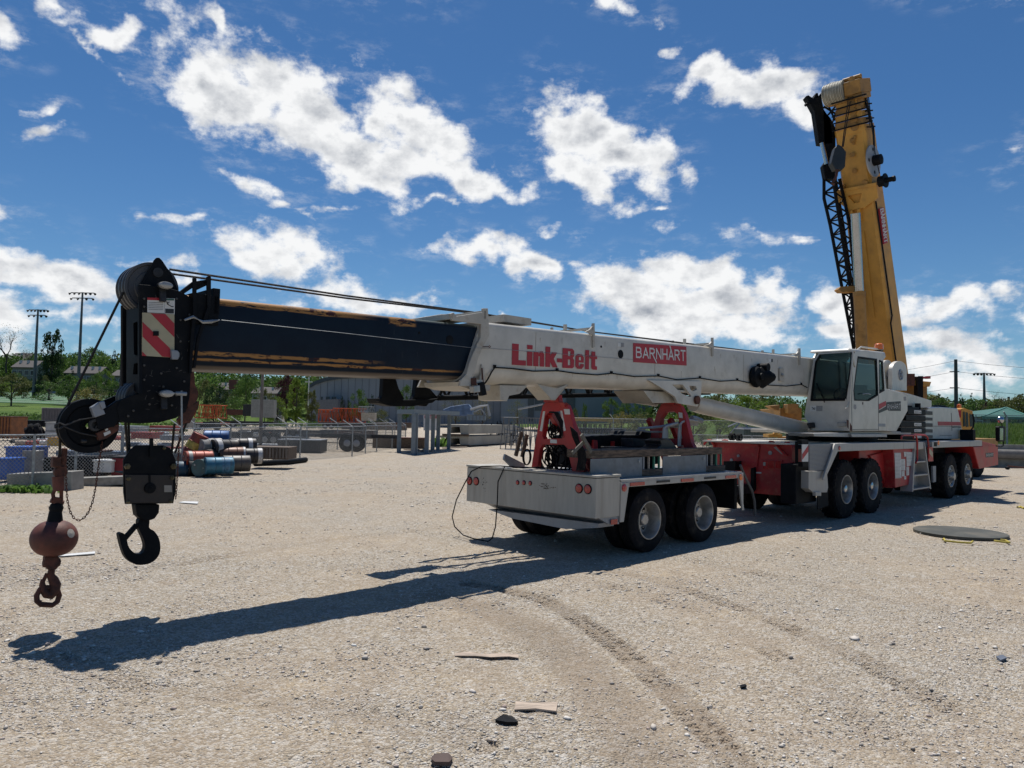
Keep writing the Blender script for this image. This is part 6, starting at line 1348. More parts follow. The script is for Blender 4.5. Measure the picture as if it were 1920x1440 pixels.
# individual trees : (label,px,ytop,ybase,depth,kind,leaf,width px)
TR=[('tall dark poplar shaped tree between the two left stadium lights',95,610,728,175,'tall','dark',62),
('rounded olive tree at the left edge in front of the houses',20,698,772,120,'round','olive',66),
('dark green bushy tree just left of the golden bush',128,700,765,128,'round','mid',54),
('golden green bush beside the nose sheave of the crane',160,718,770,112,'bush','gold',56),
('small dark conifer right of the left stadium light pole',73,682,733,150,'cone','pine',22),
('dark rounded shrub right of the leaning rope',217,712,735,150,'bush','dark',24),
('dark conifer with a flat top behind the crane ropes',213,652,700,240,'cone','pine',20),
('big mid green tree on the hill behind the leaning rope',172,650,700,235,'round','mid',70),
('dark green tree in front of the left houses roof',110,690,716,200,'round','mid',32),
('dark conifer in front of the second house roof',135,690,722,190,'cone','dark',22),
('leafy olive tree right of the second stadium light',196,690,728,165,'round','lime',34),
('green street tree behind the leaning rope at field height',180,700,745,150,'round','mid',38),
('grey green blossom tree left of the wooden pole',425,728,760,140,'round','olive',48),
('mid green tree right under the dark boom near the head',460,702,765,138,'round','mid',54),
('pale spring tree beside the boom head bottom',385,710,760,150,'round','olive',50),
('dark green tree behind the boom head bottom',405,715,765,135,'round','dark',44),
('purple leaved tree under the dark boom beside the cross',538,700,740,190,'round','purple',52),
('bright lime tree right of the purple tree',555,708,785,145,'tall','lime',58),
('olive green tree just right of the bright lime tree',584,727,786,140,'tall','olive',40),
('brown green tree beside the wooden pole',497,728,752,150,'round','olive',36),
('lime tree behind the wooden pole near the white bus',520,738,785,150,'bush','lime',40),
('small conifer left of the round green tree before the grey hall',641,738,773,165,'cone','pine',18),
('narrow dark conifer squeezed beside the round green tree',653,744,775,160,'cone','dark',14),
('round green tree in front of the grey hall wall',672,728,772,160,'round','mid',40),
('dark conifer right of the round green tree by the black jib',697,735,780,150,'cone','pine',22),
('low olive hedge tree right of the last conifer',715,762,790,145,'bush','olive',30),
('green tree seen between the two black jib heads',762,720,760,150,'round','mid',38),
('pale tree before the grey hall beside the concrete beams',855,738,770,140,'sparse','olive',60),
('thin pale tree between the jib and the stacked beams',905,742,772,140,'sparse','gold',50),
('young thin tree in front of the hall left of the red stand',970,748,785,120,'sparse','olive',48),
('young thin tree just right of the near red stand',1078,760,780,100,'round','olive',16),
('dense bush under the eaves of the left house',30,694,716,190,'bush','mid',40),
('olive bush right of the left stadium light pole',84,700,724,165,'bush','olive',26),
('dark bushy tree between the two left house roofs',100,676,712,215,'round','dark',40),
('light green tree in front of the long roofed house',150,702,728,160,'bush','lime',34),
('green thicket at the foot of the tall poplar',92,712,740,140,'bush','mid',60),
('olive thicket behind the golden bush',176,716,742,135,'bush','olive',50),
('dark thicket at the field edge behind the leaning rope',204,720,744,140,'bush','dark',44),
('pale green bush at the left edge behind the olive tree',2,712,742,150,'bush','lime',50),
('green bushes at the far edge of the sports field by the head plate',226,706,742,140,'bush','mid',50),
('mid green hedge under the dark boom near the chimney tower',440,735,770,125,'bush','mid',60),
('olive hedge behind the container trailer',400,750,785,125,'bush','olive',60),
('small slim green tree in front of the hall doors',1096,752,782,105,'tall','mid',18),
('bushy green tree left of the rear red stand',1145,745,782,100,'round','mid',36),
('second bushy green tree left of the rear red stand',1178,746,784,98,'round','mid',34),
('green tree immediately left of the rear red stand',1206,744,786,96,'round','mid',34),
('yellow green shrub under the trees left of the rear red stand',1165,765,800,82,'bush','gold',60),
('yellow green shrub just behind the rear red stand',1205,768,800,78,'bush','olive',60),
('lime shrub framed by the rear red stand',1262,765,805,75,'bush','lime',50),
('big olive tree behind the lift cylinder',1345,738,812,75,'round','olive',95),
('green tree behind the middle of the lift cylinder',1400,740,812,74,'round','lime',90),
('green tree behind the lower end of the lift cylinder',1460,738,812,78,'round','mid',90),
('low olive bush behind the rack timbers',1300,772,812,66,'bush','olive',60),
('low lime bush in front of the big olive tree',1350,775,815,64,'bush','lime',70),
('low mid green bush under the lift cylinder',1405,778,818,62,'bush','mid',70),
('low green bush left of the yellow outrigger',1450,778,818,63,'bush','olive',60),
('low green bush behind the gap between stand and racks',1235,772,810,70,'bush','mid',60),
('bushy green tree whose top meets the white boom',1370,726,800,82,'round','mid',80),
('bushy olive tree whose top meets the white boom',1430,728,800,84,'round','olive',80),
('mid green tree left of the tall utility pole at the right',1765,745,790,150,'round','mid',60),
('broad dark green tree right of the tall utility pole',1830,742,795,140,'round','mid',66),
('dark green conifer behind the yellow cab',1803,738,790,170,'cone','dark',34),
('dark tree with a pointed crown beside the right stadium light',1822,735,790,165,'cone','dark',26),
('olive tree left of the green roofed pavilion',1873,745,800,140,'round','olive',60),
('olive tree at the right edge behind the pavilion roof',1912,738,800,130,'round','olive',70),
('dull brown green tree right of the right stadium light',1850,752,795,150,'round','purple',30)]
for i,(lab,px,yt,yb_,dep,kd,lf,w_) in enumerate(TR): tree('bush' if kd=='bush' else 'conifer' if kd=='cone' else 'deciduous_tree',lab,px,yt,yb_,dep,kd,lf,i,w_,grp='trees beyond the yard',cat='bush' if kd=='bush' else 'tree')
pts=[]
for i in range(170):
    px=rnd.choice([rnd.uniform(-60,120),rnd.uniform(-60,350),rnd.uniform(380,740)]); dep=rnd.uniform(80,92) if px<350 else rnd.uniform(128,150); X=D(px,770,dep).x; pts.append((X,dep,tz(X,dep)+.3,rnd.uniform(.5,1.3)))
woods('undergrowth','rough green undergrowth along the foot of the grassy slope',pts,15000,8,'mid',.17)
pts=[]
for i in range(120):
    px=rnd.uniform(-60,360); dep=rnd.uniform(176,196); X=D(px,740,dep).x; pts.append((X,dep,tz(X,dep)+rnd.uniform(.6,2.6),rnd.uniform(1.2,2.4)))
woods('undergrowth','dark green hedge belt between the sports field and the houses',pts,16000,9,'dark',.34)
pts=[]
for i in range(190):
    px=rnd.uniform(-60,250); dep=rnd.uniform(216,262); top=rnd.uniform(664,696); p=D(px,top,dep); pts.append((p.x,dep,max(p.z-1.5,tz(p.x,dep)+1),rnd.uniform(1.6,3.2)))
woods('woodland','leafy slope between the houses at the far left',pts,26000,12,'mid',.42)
pts=[]
for i in range(150):
    px=rnd.uniform(370,640); dep=rnd.uniform(198,250); top=float(np.interp(px,[370,640],[700,712]))+rnd.uniform(0,26); p=D(px,top,dep); pts.append((p.x,dep,p.z-1.5,rnd.uniform(1.8,3.2)))
woods('woodland','leafy slope under the dark boom between the small houses',pts,20000,10,'mid',.45)
bare_tree('bare tall tree at the far left edge against the clouds',12,600,700,200,4)
bare_tree('thin bare tree between the bare edge tree and the tall poplar',58,640,700,215,8,.55)
bare_tree('half bare spreading tree behind the green pavilion at the right',1868,727,775,190,12,.6)
bare_tree('small bare tree left of the tall utility pole at the right',1755,735,765,210,15,.6)
# weeds near the fence
def weeds(name,label,pxs,n,h,seed,leaf='weed',kind=None,spread=.3,cat='weeds'):
    r=np.random.default_rng(seed); Vs=[];
    for k in range(n):
        q=pxs[k%len(pxs)]; p=G(*q); x=p.x+r.normal(0,spread); y=p.y+abs(r.normal(0,spread)); z=tz(x,y); hh=h*r.uniform(.4,1.1); a=r.random()*6.28; w=.02+.03*r.random(); le=np.array([math.cos(a),math.sin(a),0])*hh*r.uniform(.2,.9); s=np.array([-math.sin(a),math.cos(a),0])*w; b=np.array([x,y,z])
        Vs+=[b-s,b+s,b+le*.6+np.array([0,0,hh*.8])+s*1.5,b+le*.6+np.array([0,0,hh*.8])-s*1.5,b+le+np.array([0,0,hh*.8])+s*.1]
    V_=np.array(Vs); F_=[]
    for k in range(n): o=k*5; F_+=[(o,o+1,o+2),(o,o+2,o+3),(o+3,o+2,o+4)]
    o=bulk(name,V_,np.array(F_),LF[leaf]); return o
o=weeds('weed_clump','',[(38,925),(30,924),(48,924)],170,.22,3); single(o,'bright green weed clump growing in front of the dark concrete block','weeds')
o=weeds('weed_clump','',[(822,838),(838,836)],120,.8,4); single(o,'green weed clump beside the grey steel frame','weeds')
# --- right side: wall, grass bank, fence, pavilion, poles
dW=42.
m=MB(); m.prism([D(x,y,dW) for x,y in [(1725,828),(1850,832),(1905,834),(2100,840),(2100,893),(1725,873)]],(0,.4,0)); w=thing('concrete_wall','long low concrete retaining wall below the green bank at the right','wall',groundat(1850,dW)); wl=m.build('wall',CONC,w,bevel=.02)
m=MB(); m.tube([D(x,y,dW-.25) for x,y in [(1740,846),(1860,851),(2100,857)]],.28,10); m.build('pipe',mat('pipe_grey',(.16,.15,.14),.7),w)
bank=[]
r=np.random.default_rng(31)
Vs=[]; n=26000
ax_=r.uniform(.56,.78,n); dd_=r.uniform(43,64,n); X=ax_*dd_; Zb=terr(X,dd_); hh=r.uniform(.12,.55,n); an_=r.random(n)*6.28; le=np.stack([np.cos(an_),np.sin(an_),0*an_],-1)*(hh*.6)[:,None]; s=np.stack([-np.sin(an_),np.cos(an_),0*an_],-1)*.05
b=np.stack([X,dd_,Zb],-1); V_=np.stack([b-s,b+s,b+le+np.stack([0*hh,0*hh,hh],-1)],1).reshape(-1,3)
o=bulk('bank_grass',V_,np.arange(n*3).reshape(n,3),_leaf('leaf_bank',(.045,.10,.02),(.13,.19,.05))); o['kind']='stuff'; o['label']='long green grass and weeds on the bank above the wall'; o['category']='grass'
P=[]
for px in (1700,1765,1830,1888,1950,2060): X=D(px,790,62).x; P.append(Vector((X,62,tz(X,62))))
fence('grey rail fence along the top of the green bank at the right',P,1.1,6,barb=False)
m=MB(); 
pl=D(1888,830,50); m.cyl((pl.x,50,tz(pl.x,50)),D(1888,783,50),.06,n=8); m.cyl(D(1888,783,50),D(1882,772,50),.05,n=6); single(m.build('fence_post',STEEL,None),'bent grey fence post just right of the round truck mirror','post')
GRN=mat('green_metal_roof',(.03,.12,.085),.5,var=.1)
pv=thing('pavilion','green metal roofed pavilion beyond the bank at the right','pavilion',(D(1886,790,85).x,85,tz(60,85)))
A_=D(1886,764,88); c0=D(1842,781,82); c1=D(1936,783,82); c2=Vector((c1.x,94,c1.z)); c3=Vector((c0.x,94,c0.z))
m=MB(); m.add([c0,c1,c2,c3,A_,A_-Vector((0,0,.3)),],[(0,1,4),(1,2,4),(2,3,4),(3,0,4),(3,2,1,0)]); m.build('roof',GRN,pv)
m=MB(); 
for i,(a,b) in enumerate(((c0,A_),(c1,A_),(c2,A_))): m.beam(a,b,.25,.12)
m.box(c0.x,c1.x,81.9,82.05,c0.z-.25,c0.z+.02); m.build('ridge',mat('green_trim',(.04,.16,.12),.5),pv)
for x in (c0.x+1,c1.x-1): m=MB(); m.box(x-.15,x+.15,82.5,82.8,tz(x,82)-1,c0.z); m.build('post',CONC,pv)
def hpole(label,x0,y0,x1,y1,dep,r,arms=(),mt=None,name='utility_pole'):
    b=D(x0,y0,dep); t_=D(x1,y1,dep); t_.x=b.x+(t_.x-b.x)*.5; b.x=t_.x; b.z=min(b.z,tz(b.x,dep)); th=thing(name,label,'pole',b); m=MB(); m.cyl(b,t_,r,r*.75,n=10); m.build('pole',mt or WOOD,th)
    for a in arms:
        m=MB(); z=t_.z-a; m.box(b.x-.9,b.x+.5,dep-.06,dep+.06,z-.06,z+.06); m.build('cross_arm',mt or WOOD,th)
    return th,t_
hpole('weathered wooden pole standing right of the drum pile',489,872,490,702,33,.085,mt=mat('grey_pole_wood',(.17,.15,.13),.85,var=.3,stretch=(6,6,.5)))
th,tp1=hpole('tall dark utility pole with short arms at the right behind the white hood',1791,790,1794,674,110,.30,(1.8,4.2,6.2,13.),mt=mat('dark_pole',(.06,.06,.065),.8))
hpole('short dark utility pole behind the pavilion roof',1891,775,1892,744,200,.4,(1.,),mt=mat('dark_pole',(.06,.06,.065),.8))
m=MB()
for dz in (.2,1.8,4.2,6.2):
    P=[D(1500,690,160),tp1-Vector((0,0,dz)),D(2300,700,110)]
    P[0].z=tp1.z-dz+1.; P[2].z=tp1.z-dz
    for a,b in ((P[0],P[1]),(P[1],P[2])): m.tube([a.lerp(b,f)-Vector((0,0,2.2*f*(1-f)*2)) for f in [i/8 for i in range(9)]],.022,4)
o=m.build('power_line',BLACK,None); single(o,'power lines strung from the tall dark utility pole at the right','power line')
def stadium(label,xb,yb_,xt,yt,dep,rows,wpx):
    b=D((xb+xt)/2,yb_,dep); t_=D((xb+xt)/2,yt,dep); t_.x=b.x; b.z=min(b.z,tz(b.x,dep)); k=dep/F
    th=thing('stadium_light',label,'floodlight pole',b,'stadium floodlight poles'); m=MB(); m.cyl(b,t_,.42*k/.125,.2*k/.125,n=12); m.build('pole',mat('light_pole',(.09,.10,.11),.5,.4),th)
    for j in range(rows):
        z=t_.z-k*(j*10+1); m=MB(); w=wpx*k*(1-.15*j); m.box(t_.x-w/2,t_.x+w/2,dep-.1,dep+.1,z-.07,z+.07); m.build('cross_arm',DARKST,th)
        n=5-j
        for i in range(n+1 if j==0 else 4):
            nn=(n if j==0 else 3); x=t_.x-w/2+w*i/nn; m=MB(); s=k*4.2*(1 if i<=nn/2 else -1)
            m.lathe((x,dep,z-k*1.2),(-s,-.6*abs(s),-.45*abs(s)),[(0,k*1.0),(k*1.5,k*1.7),(k*3.6,k*2.3),(k*3.8,k*2.1),(k*3.8,0)],10); m.build('floodlight',DARKST,th)
    return th
stadium('stadium floodlight pole farthest left, with two rows of lamps',60,728,68,580,150,2,34)
stadium('taller stadium floodlight pole right of the tall poplar tree',143,705,152,548,140,2,44)
th=stadium('thin distant stadium floodlight pole right of the tall utility pole',1845,785,1847,699,170,1,34)
# --- football field and stands
fd=[];
def sheet(name,px0,px1,d0,d1,mt,lift,label=None,nx_=14,ny_=6,cat=None,kind='structure'):
    m=MB(); rows=[]
    for j in range(ny_+1):
        dd=d0+(d1-d0)*j/ny_; row=[]
        for i in range(nx_+1):
            px=px0+(px1-px0)*i/nx_; X=D(px,770,dd).x; row.append((X,dd,tz(X,dd)+lift))
        rows.append(row)
    for j in range(ny_):
        for i in range(nx_): m.add([rows[j][i],rows[j][i+1],rows[j+1][i+1],rows[j+1][i]],[(0,1,2,3)])
    o=m.build(name,mt,None); o['kind']=kind; return o
TURF=mat('turf',(.05,.13,.05),.9,var=.15,vs=.3)
sheet('turf_field',-60,330,128,172,TURF,.08)
for k,dd in enumerate((131,137,143,149,155,161,167)): sheet('field_line',-60,330,dd,dd+.35,STICK,.12,ny_=1)
sheet('field_path',-80,340,174,177,CONC,.09,ny_=1)
def boxw(name,label,cat,px0,px1,ytop,dep,depth,mt,grp=None,parts=None):
    a=D(px0,770,dep); b=D(px1,770,dep); z=min(tz(a.x,dep),tz(b.x,dep)); t_=D(px0,ytop,dep).z; M=Matrix.Translation(((a.x+b.x)/2,dep,z-.3)); w=b.x-a.x; h=t_-z+.3
    return M,w,h
def bench(px0,px1,ytop,dep,mt,label,name='bleacher'):
    M,w,h=boxw('','','',px0,px1,ytop,dep,2,mt); th=thing(name,label,'stand',M)
    for k in range(3): m=MB(M); m.box(-w/2,w/2,k*.8,k*.8+.7,0,h*(.5+.25*k)); m.build('step',mt,th)
bench(48,100,732,172,ALUD,'long pale spectator stand on the far side of the sports field'); bench(60,78,729,171,mat('maroon',(.16,.04,.03),.6),'small maroon hut by the sports field stand','hut')
# --- houses on the hill
ROOF=mat('shingle_roof',(.085,.078,.075),.85,var=.15,vs=1.5); SID=mat('house_siding',(.20,.19,.18),.7,var=.08); WIN=mat('window_glass',(.03,.035,.045),.15,var=.05); TRIM=mat('white_trim',(.55,.55,.53),.5)
def house(label,px0,px1,yr,ye,yb_,dep,wall=SID,vents=3,wins=4,rot=0.):
    a=D(px0,ye,dep); b=D(px1,ye,dep); w=b.x-a.x; ze=a.z; zr=D(px0,yr,dep+3).z; zb=min(tz(a.x,dep),tz(b.x,dep),D(px0,yb_,dep).z)-.5; cx=(a.x+b.x)/2; th=thing('house',label,'house',(cx,dep+3,zb),'houses on the hill')
    m=MB(); m.box(cx-w/2+.3,cx+w/2-.3,dep+.4,dep+7,zb,ze); m.add([(cx-w/2+.3,dep+.4,ze),(cx-w/2+.3,dep+7,ze),(cx-w/2+.3,dep+3.7,zr-.1),(cx+w/2-.3,dep+.4,ze),(cx+w/2-.3,dep+7,ze),(cx+w/2-.3,dep+3.7,zr-.1)],[(0,1,2),(3,5,4)]); m.build('wall',wall,th)
    m=MB(); m.hexa([(cx-w/2,dep-.1,ze-.15),(cx+w/2,dep-.1,ze-.15),(cx+w/2,dep+3.7,zr),(cx-w/2,dep+3.7,zr),(cx-w/2,dep-.1,ze),(cx+w/2,dep-.1,ze),(cx+w/2,dep+3.7,zr+.15),(cx-w/2,dep+3.7,zr+.15)]); m.hexa([(cx-w/2,dep+7.5,ze-.15),(cx-w/2,dep+3.7,zr),(cx+w/2,dep+3.7,zr),(cx+w/2,dep+7.5,ze-.15),(cx-w/2,dep+7.5,ze),(cx-w/2,dep+3.7,zr+.15),(cx+w/2,dep+3.7,zr+.15),(cx+w/2,dep+7.5,ze)]); rf=m.build('roof',ROOF,th)
    for k in range(vents):
        x=cx-w/2+w*(k+.6)/(vents+.2); m=MB(); m.box(x-.25,x+.25,dep+2,dep+2.5,zr-.9,zr+.1); m.build('vent',TRIM,rf)
    for k in range(wins):
        x=cx-w/2+w*(k+.5)/wins; m=MB(); m.box(x-.7,x+.7,dep+.34,dep+.4,ze-2.2,ze-.8); f=m.build('window',TRIM,th); m=MB(); m.box(x-.58,x+.58,dep+.31,dep+.34,ze-2.1,ze-.9); m.build('pane',WIN,f)
    return th
house('long grey roofed house at the far left on the hill',20,66,676,688,702,205)
house('small brown roofed house behind the far left one',14,50,662,674,690,235,vents=1,wins=3)
house('long grey roofed house right of the second stadium light',118,186,687,699,716,200,vents=5,wins=5)
house('brown house high on the hill behind the second stadium light',112,142,670,680,695,245,wall=mat('tan_siding',(.24,.17,.12),.7),vents=1,wins=2)
house('small house between the leaning rope and the boom head',206,232,694,704,716,200,vents=1,wins=2)
house('grey house under the dark boom left of the wooden pole',402,432,718,730,742,200,vents=1,wins=2)
house('pale grey house under the dark boom right of the wooden pole',470,520,726,737,752,195,wall=mat('pale_siding',(.30,.29,.28),.7),vents=2,wins=3)
house('grey roofed house left of the green pavilion',1815,1845,770,778,786,120,vents=1,wins=2)
m=MB(); m.prism([D(x,y,196) for x,y in [(429,712),(444,712),(444,730),(429,730)]],(0,1,0)); m.v=[(a,b,c) for a,b,c in m.v]; single(m.build('chimney_tower',mat('maroon',(.16,.04,.03),.6),None),'dark maroon brick tower under the dark boom near its head','tower')
# --- big grey hall
HW=mat('hall_wall',(.20,.225,.25),.7,.1,var=.05,vs=.3); HWD=mat('hall_trim',(.035,.05,.06),.6); 
hd=178.
def hp(px,y,dd=hd): return D(px,y,dd)
th=thing('grey_hall','large grey metal clad hall with curved dark roof edge behind the yard','building',groundat(750,hd))
top=[(581,728),(590,722),(610,715),(640,710),(690,707),(800,706),(960,712)]
m=MB(); zb=tz(hp(750,770).x,hd)-1
out=[hp(x,y) for x,y in top]; l=out[0]; r_=out[-1]
m.prism([Vector((l.x,hd,zb))]+out+[Vector((r_.x,hd,zb))],(0,30,0)); hw=m.build('wall',HW,th)
m=MB()
for i in range(len(out)-1): m.hexa([out[i]+Vector((0,-.6,0)),out[i+1]+Vector((0,-.6,0)),out[i+1]+Vector((0,30,0)),out[i]+Vector((0,30,0)),out[i]+Vector((0,-.6,.9)),out[i+1]+Vector((0,-.6,.9)),out[i+1]+Vector((0,30,.9)),out[i]+Vector((0,30,.9))])
m.build('roof',HWD,th)
m=MB()
for px in range(600,960,13):
    x=hp(px,760).x; zt_=np.interp(px,[p[0] for p in top],[hp(*p).z for p in top]); m.box(x-.05,x+.05,hd-.06,hd,zb,zt_)
m.build('wall_seam',mat('hall_seam',(.10,.12,.14),.7),hw)
for px in (603,612.5,616,623.5,628,850,858):
    x=hp(px,760).x; z0=hp(px,750).z; z1=hp(px,744).z; m=MB(); m.box(x-.22,x+.22,hd-.1,hd-.03,z0,z1); m.build('window',WIN,hw)
m=MB(); m.prism([hp(x,y,hd-8) for x,y in [(592,750),(634,748),(634,772),(592,774)]],(0,7,0)); m.build('annex',mat('annex_wall',(.12,.13,.145),.7),th)
th2=thing('hall_wing','lower blue grey wing of the hall with dark doorways behind the near red stand','building',groundat(1080,150))
m=MB(); m.prism([D(x,y,150) for x,y in [(940,722),(1215,732),(1215,795),(940,795)]],(0,25,0)); wg=m.build('wall',mat('wing_wall',(.12,.155,.19),.7,.1,var=.05,vs=.3),th2)
m=MB(); m.prism([D(x,y,149.8) for x,y in [(990,725),(1001,725),(1001,790),(990,790)]],(0,.2,0)); m.prism([D(x,y,149.8) for x,y in [(1003,728),(1022,728),(1022,770),(1003,770)]],(0,.2,0)); m.prism([D(x,y,149.8) for x,y in [(1062,730),(1078,730),(1078,790),(1062,790)]],(0,.2,0)); m.build('doorway',HWD,wg)
m=MB(); strokes(m,'HaLL' if 0 else 'NaNTH',0,D(1148,734,149.7).x-D(1118,734,149.7).x,0,.6,lambda x,y,e:(D(1118,738,149.7).x+x,149.7-e,D(1118,738,149.7).z+y),w=.2) if 0 else m.prism([D(x,y,149.8) for x,y in [(1006,708),(1018,708),(1018,712),(1006,712)]],(0,.2,0)); m.build('vent',ALUD,wg)
m=MB(); m.prism([D(x,y,140) for x,y in [(1190,745),(1222,745),(1222,766),(1190,766)]],(0,5,0)); th=single(m.build('blue_shed',mat('blue_cladding',(.03,.07,.16),.6),None),'small blue clad shed at the right end of the hall','shed')
th=thing('white_cross','tall white cross in front of the grey hall','cross',groundat(578,165)); b=D(578,747,165); t_=D(578,707,165); k=165/F
m=MB(); m.box(b.x-.8*k,b.x+.8*k,165,165.2,tz(b.x,165),t_.z); m.build('post',TRIM,th); m=MB(); z=D(578,716,165).z; m.box(b.x-7*k,b.x+7*k,164.95,165.15,z-.8*k,z+.8*k); m.build('cross_arm',TRIM,th)
# --- yard equipment
def gy(px,py): return G(px,py)
def trailer(label,x0,x1,yb_,dep,mt=DARKST,deckz=1.0,wheels=(.1,.2,.8),name='flatbed_trailer'):
    a=D(x0,yb_,dep); b=D(x1,yb_,dep); z=tz((a.x+b.x)/2,dep); th=thing(name,label,'trailer',((a.x+b.x)/2,dep+1,z),'flatbed trailers')
    m=MB(); m.box(a.x,b.x,dep,dep+2.5,z+deckz-.15,z+deckz+.1); m.box(a.x+1,b.x-1,dep+.7,dep+1.0,z+deckz-.5,z+deckz-.15); m.build('deck',mt,th,bevel=.02)
    for f in wheels:
        x=a.x+(b.x-a.x)*f; m=MB(); m.lathe((x,dep-.02,z+.5),(0,1,0),[(0,.05),(0,.22),(.03,.25),(0,.28),(0,.46),(.04,.5),(.3,.5),(.3,.05)],20); w_=m.build('wheel',RUBBER,th); m=MB(); m.lathe((x,dep-.03,z+.5),(0,1,0),[(0,0),(0,.2),(.04,.24)],16); m.build('rim',RIM,w_)
    return th
ORG=mat('orange_paint',(.45,.075,.015),.55,var=.15); REDT=mat('faded_red_paint',(.30,.04,.035),.55,var=.2)
trailer('dark flatbed trailer under the orange lattice sections',598,712,797,128)
def lattice(name,label,cat,p0,p1,w,h,n,r,mt,grp=None,gap=0,diag=True,base=0):
    p0=Vector(p0);p1=Vector(p1); th=thing(name,label,cat,(p0+p1)/2,grp); d=(p1-p0).normalized(); s=Vector((-d.y,d.x,0)).normalized()*w; u=Vector((0,0,h))
    C4=[(p0+k,p1+k) for k in (Vector((0,0,0)),s,u,s+u)]
    m=MB()
    for a,b in C4: m.tube([a,b],r,6)
    m.build('chord',mt,th); m=MB()
    for i in range(n):
        for (a0,a1),(b0,b1) in ((C4[0],C4[2]),(C4[1],C4[3]),(C4[2],C4[3]),(C4[0],C4[1])):
            m.tube([a0.lerp(a1,i/n),b0.lerp(b1,(i+.5)/n)],r*.6,4,cap=False); m.tube([b0.lerp(b1,(i+.5)/n),a0.lerp(a1,(i+1)/n)],r*.6,4,cap=False)
        m.tube([C4[0][0].lerp(C4[0][1],i/n),C4[2][0].lerp(C4[2][1],i/n)],r*.7,4,cap=False)
    m.build('lacing',mt,th); return th
q=D(597,783,129); lattice('lattice_section','short orange lattice crane section at the left end of the trailer','crane section',(q.x,129,1.15),(D(620,783,129).x,129,1.15),2,2.1,3,.09,ORG,'orange lattice sections on the trailer')
lattice('lattice_section','long orange lattice crane section in the middle of the trailer','crane section',(D(624,783,129).x,129,1.15),(D(683,783,129).x,129.5,1.15),2,2.4,7,.09,ORG,'orange lattice sections on the trailer')
boxat('tan_container','small ribbed tan container on the right end of the orange lattice trailer','container',677,774,702,789,127,2,mat('tan_paint',(.38,.33,.26),.6),parts={'ribs':8})
lattice('railing_frame','pale steel railing frame standing on the tan container','railing',(D(672,772,127).x,127,D(672,772,127).z),(D(700,772,127).x,127,D(672,772,127).z),1.5,.9,5,.05,STEEL)
trailer('dark flatbed trailer carrying the grey container, beyond the wooden pole',418,512,793,118)
boxat('grey_container','large grey ribbed container behind the wooden pole','container',471,750,512,783,118,4,mat('container_grey',(.24,.24,.22),.65,var=.1),parts={'ribs':11,'lid':ALUD},rot=.2)
boxat('steel_case','dark steel case left of the grey container on its trailer','case',455,758,470,780,118.5,2,DARKST,parts={'ribs':3}); boxat('turntable_base','rusty round base load on the left of the container trailer','load',424,768,455,778,118.5,2,RUST,parts={'lid':DARKST})
th=lattice('lattice_cage','orange open frame trailer beside the boom head','cage trailer',(D(365,783,100).x,100,D(365,783,100).z),(D(414,783,100).x,100,D(365,783,100).z),2.2,1.7,6,.07,ORG)
trailer('low red trailer frame under the orange cage beside the boom head',360,418,800,99,REDT,deckz=.9)
for x0,x1,y0,y1,dep,mt,lab in ((380,402,792,802,80,BLACK,'small dark bin in front of the red trailer frame'),(330,352,785,802,70,CONC,'pale concrete box behind the chains of the hook block'),(280,330,800,808,62,REDT,'low red machine part left of the pale concrete box'),(205,260,800,812,58,ALUD,'grey steel frame behind the nose sheave'),(245,285,812,822,50,REDT,'red machine part above the hook block'),(300,340,818,826,46,ALUD,'pale pipe bundle right of the hook block top')):
    boxat('yard_box',lab,'yard item',x0,y0,x1,y1,dep,1.6,mt,parts={'lid':mt,'ribs':4},grp='odd boxes lying in the lower yard')
boxat('long_container','long dark grey container with a white edged roof below the sports field','container',77,766,160,790,78,2.5,mat('dark_container',(.10,.09,.095),.6),parts={'ribs':16,'rmat':mat('dark_container',(.10,.09,.095),.6),'lid':ALU})
boxat('orange_cage','orange brown steel cage at the left edge of the yard','cage',-10,782,19,822,52,1.8,mat('rust_orange',(.28,.10,.03),.7,var=.2),parts={'ribs':5,'rmat':RUST,'lid':RUST})
boxat('dark_skip','black open skip behind the tyre pile','skip',22,788,82,800,60,2,BLACK,parts={'ribs':6})
boxat('white_machine','white covered machine left of the nose sheave','machine',84,793,112,822,46,1.4,mat('pale_grey_paint',(.35,.35,.35),.6),parts={'lid':ALU,'band':DARKST})
for i,(px,py) in enumerate(((60,806),(72,805),(54,812),(66,813),(78,812))):
    c=D(px,py,50); rr=.42; ax=Vector((.9,.3,.35)).normalized(); m=MB(); m.lathe(c,ax,[(-.13,rr*.55),(-.15,rr*.8),(-.12,rr*.97),(-.06,rr),(.06,rr),(.12,rr*.97),(.15,rr*.8),(.13,rr*.55),(.05,rr*.5),(-.05,rr*.5),(-.13,rr*.55)],24)
    single(m.build('scrap_tyre',RUBBER,None),['large tyre at the top left of the tyre heap','large tyre at the top right of the tyre heap','tyre at the lower left of the tyre heap','tyre at the lower middle of the tyre heap','tyre at the lower right of the tyre heap'][i],'tyre','tyres heaped in the lower yard')
rnd=random.Random(77)
PALL=[ALUD,STICK,REDT,DARKST,CONC,WOODL,mat('blue_grey_paint',(.06,.09,.14),.55)]
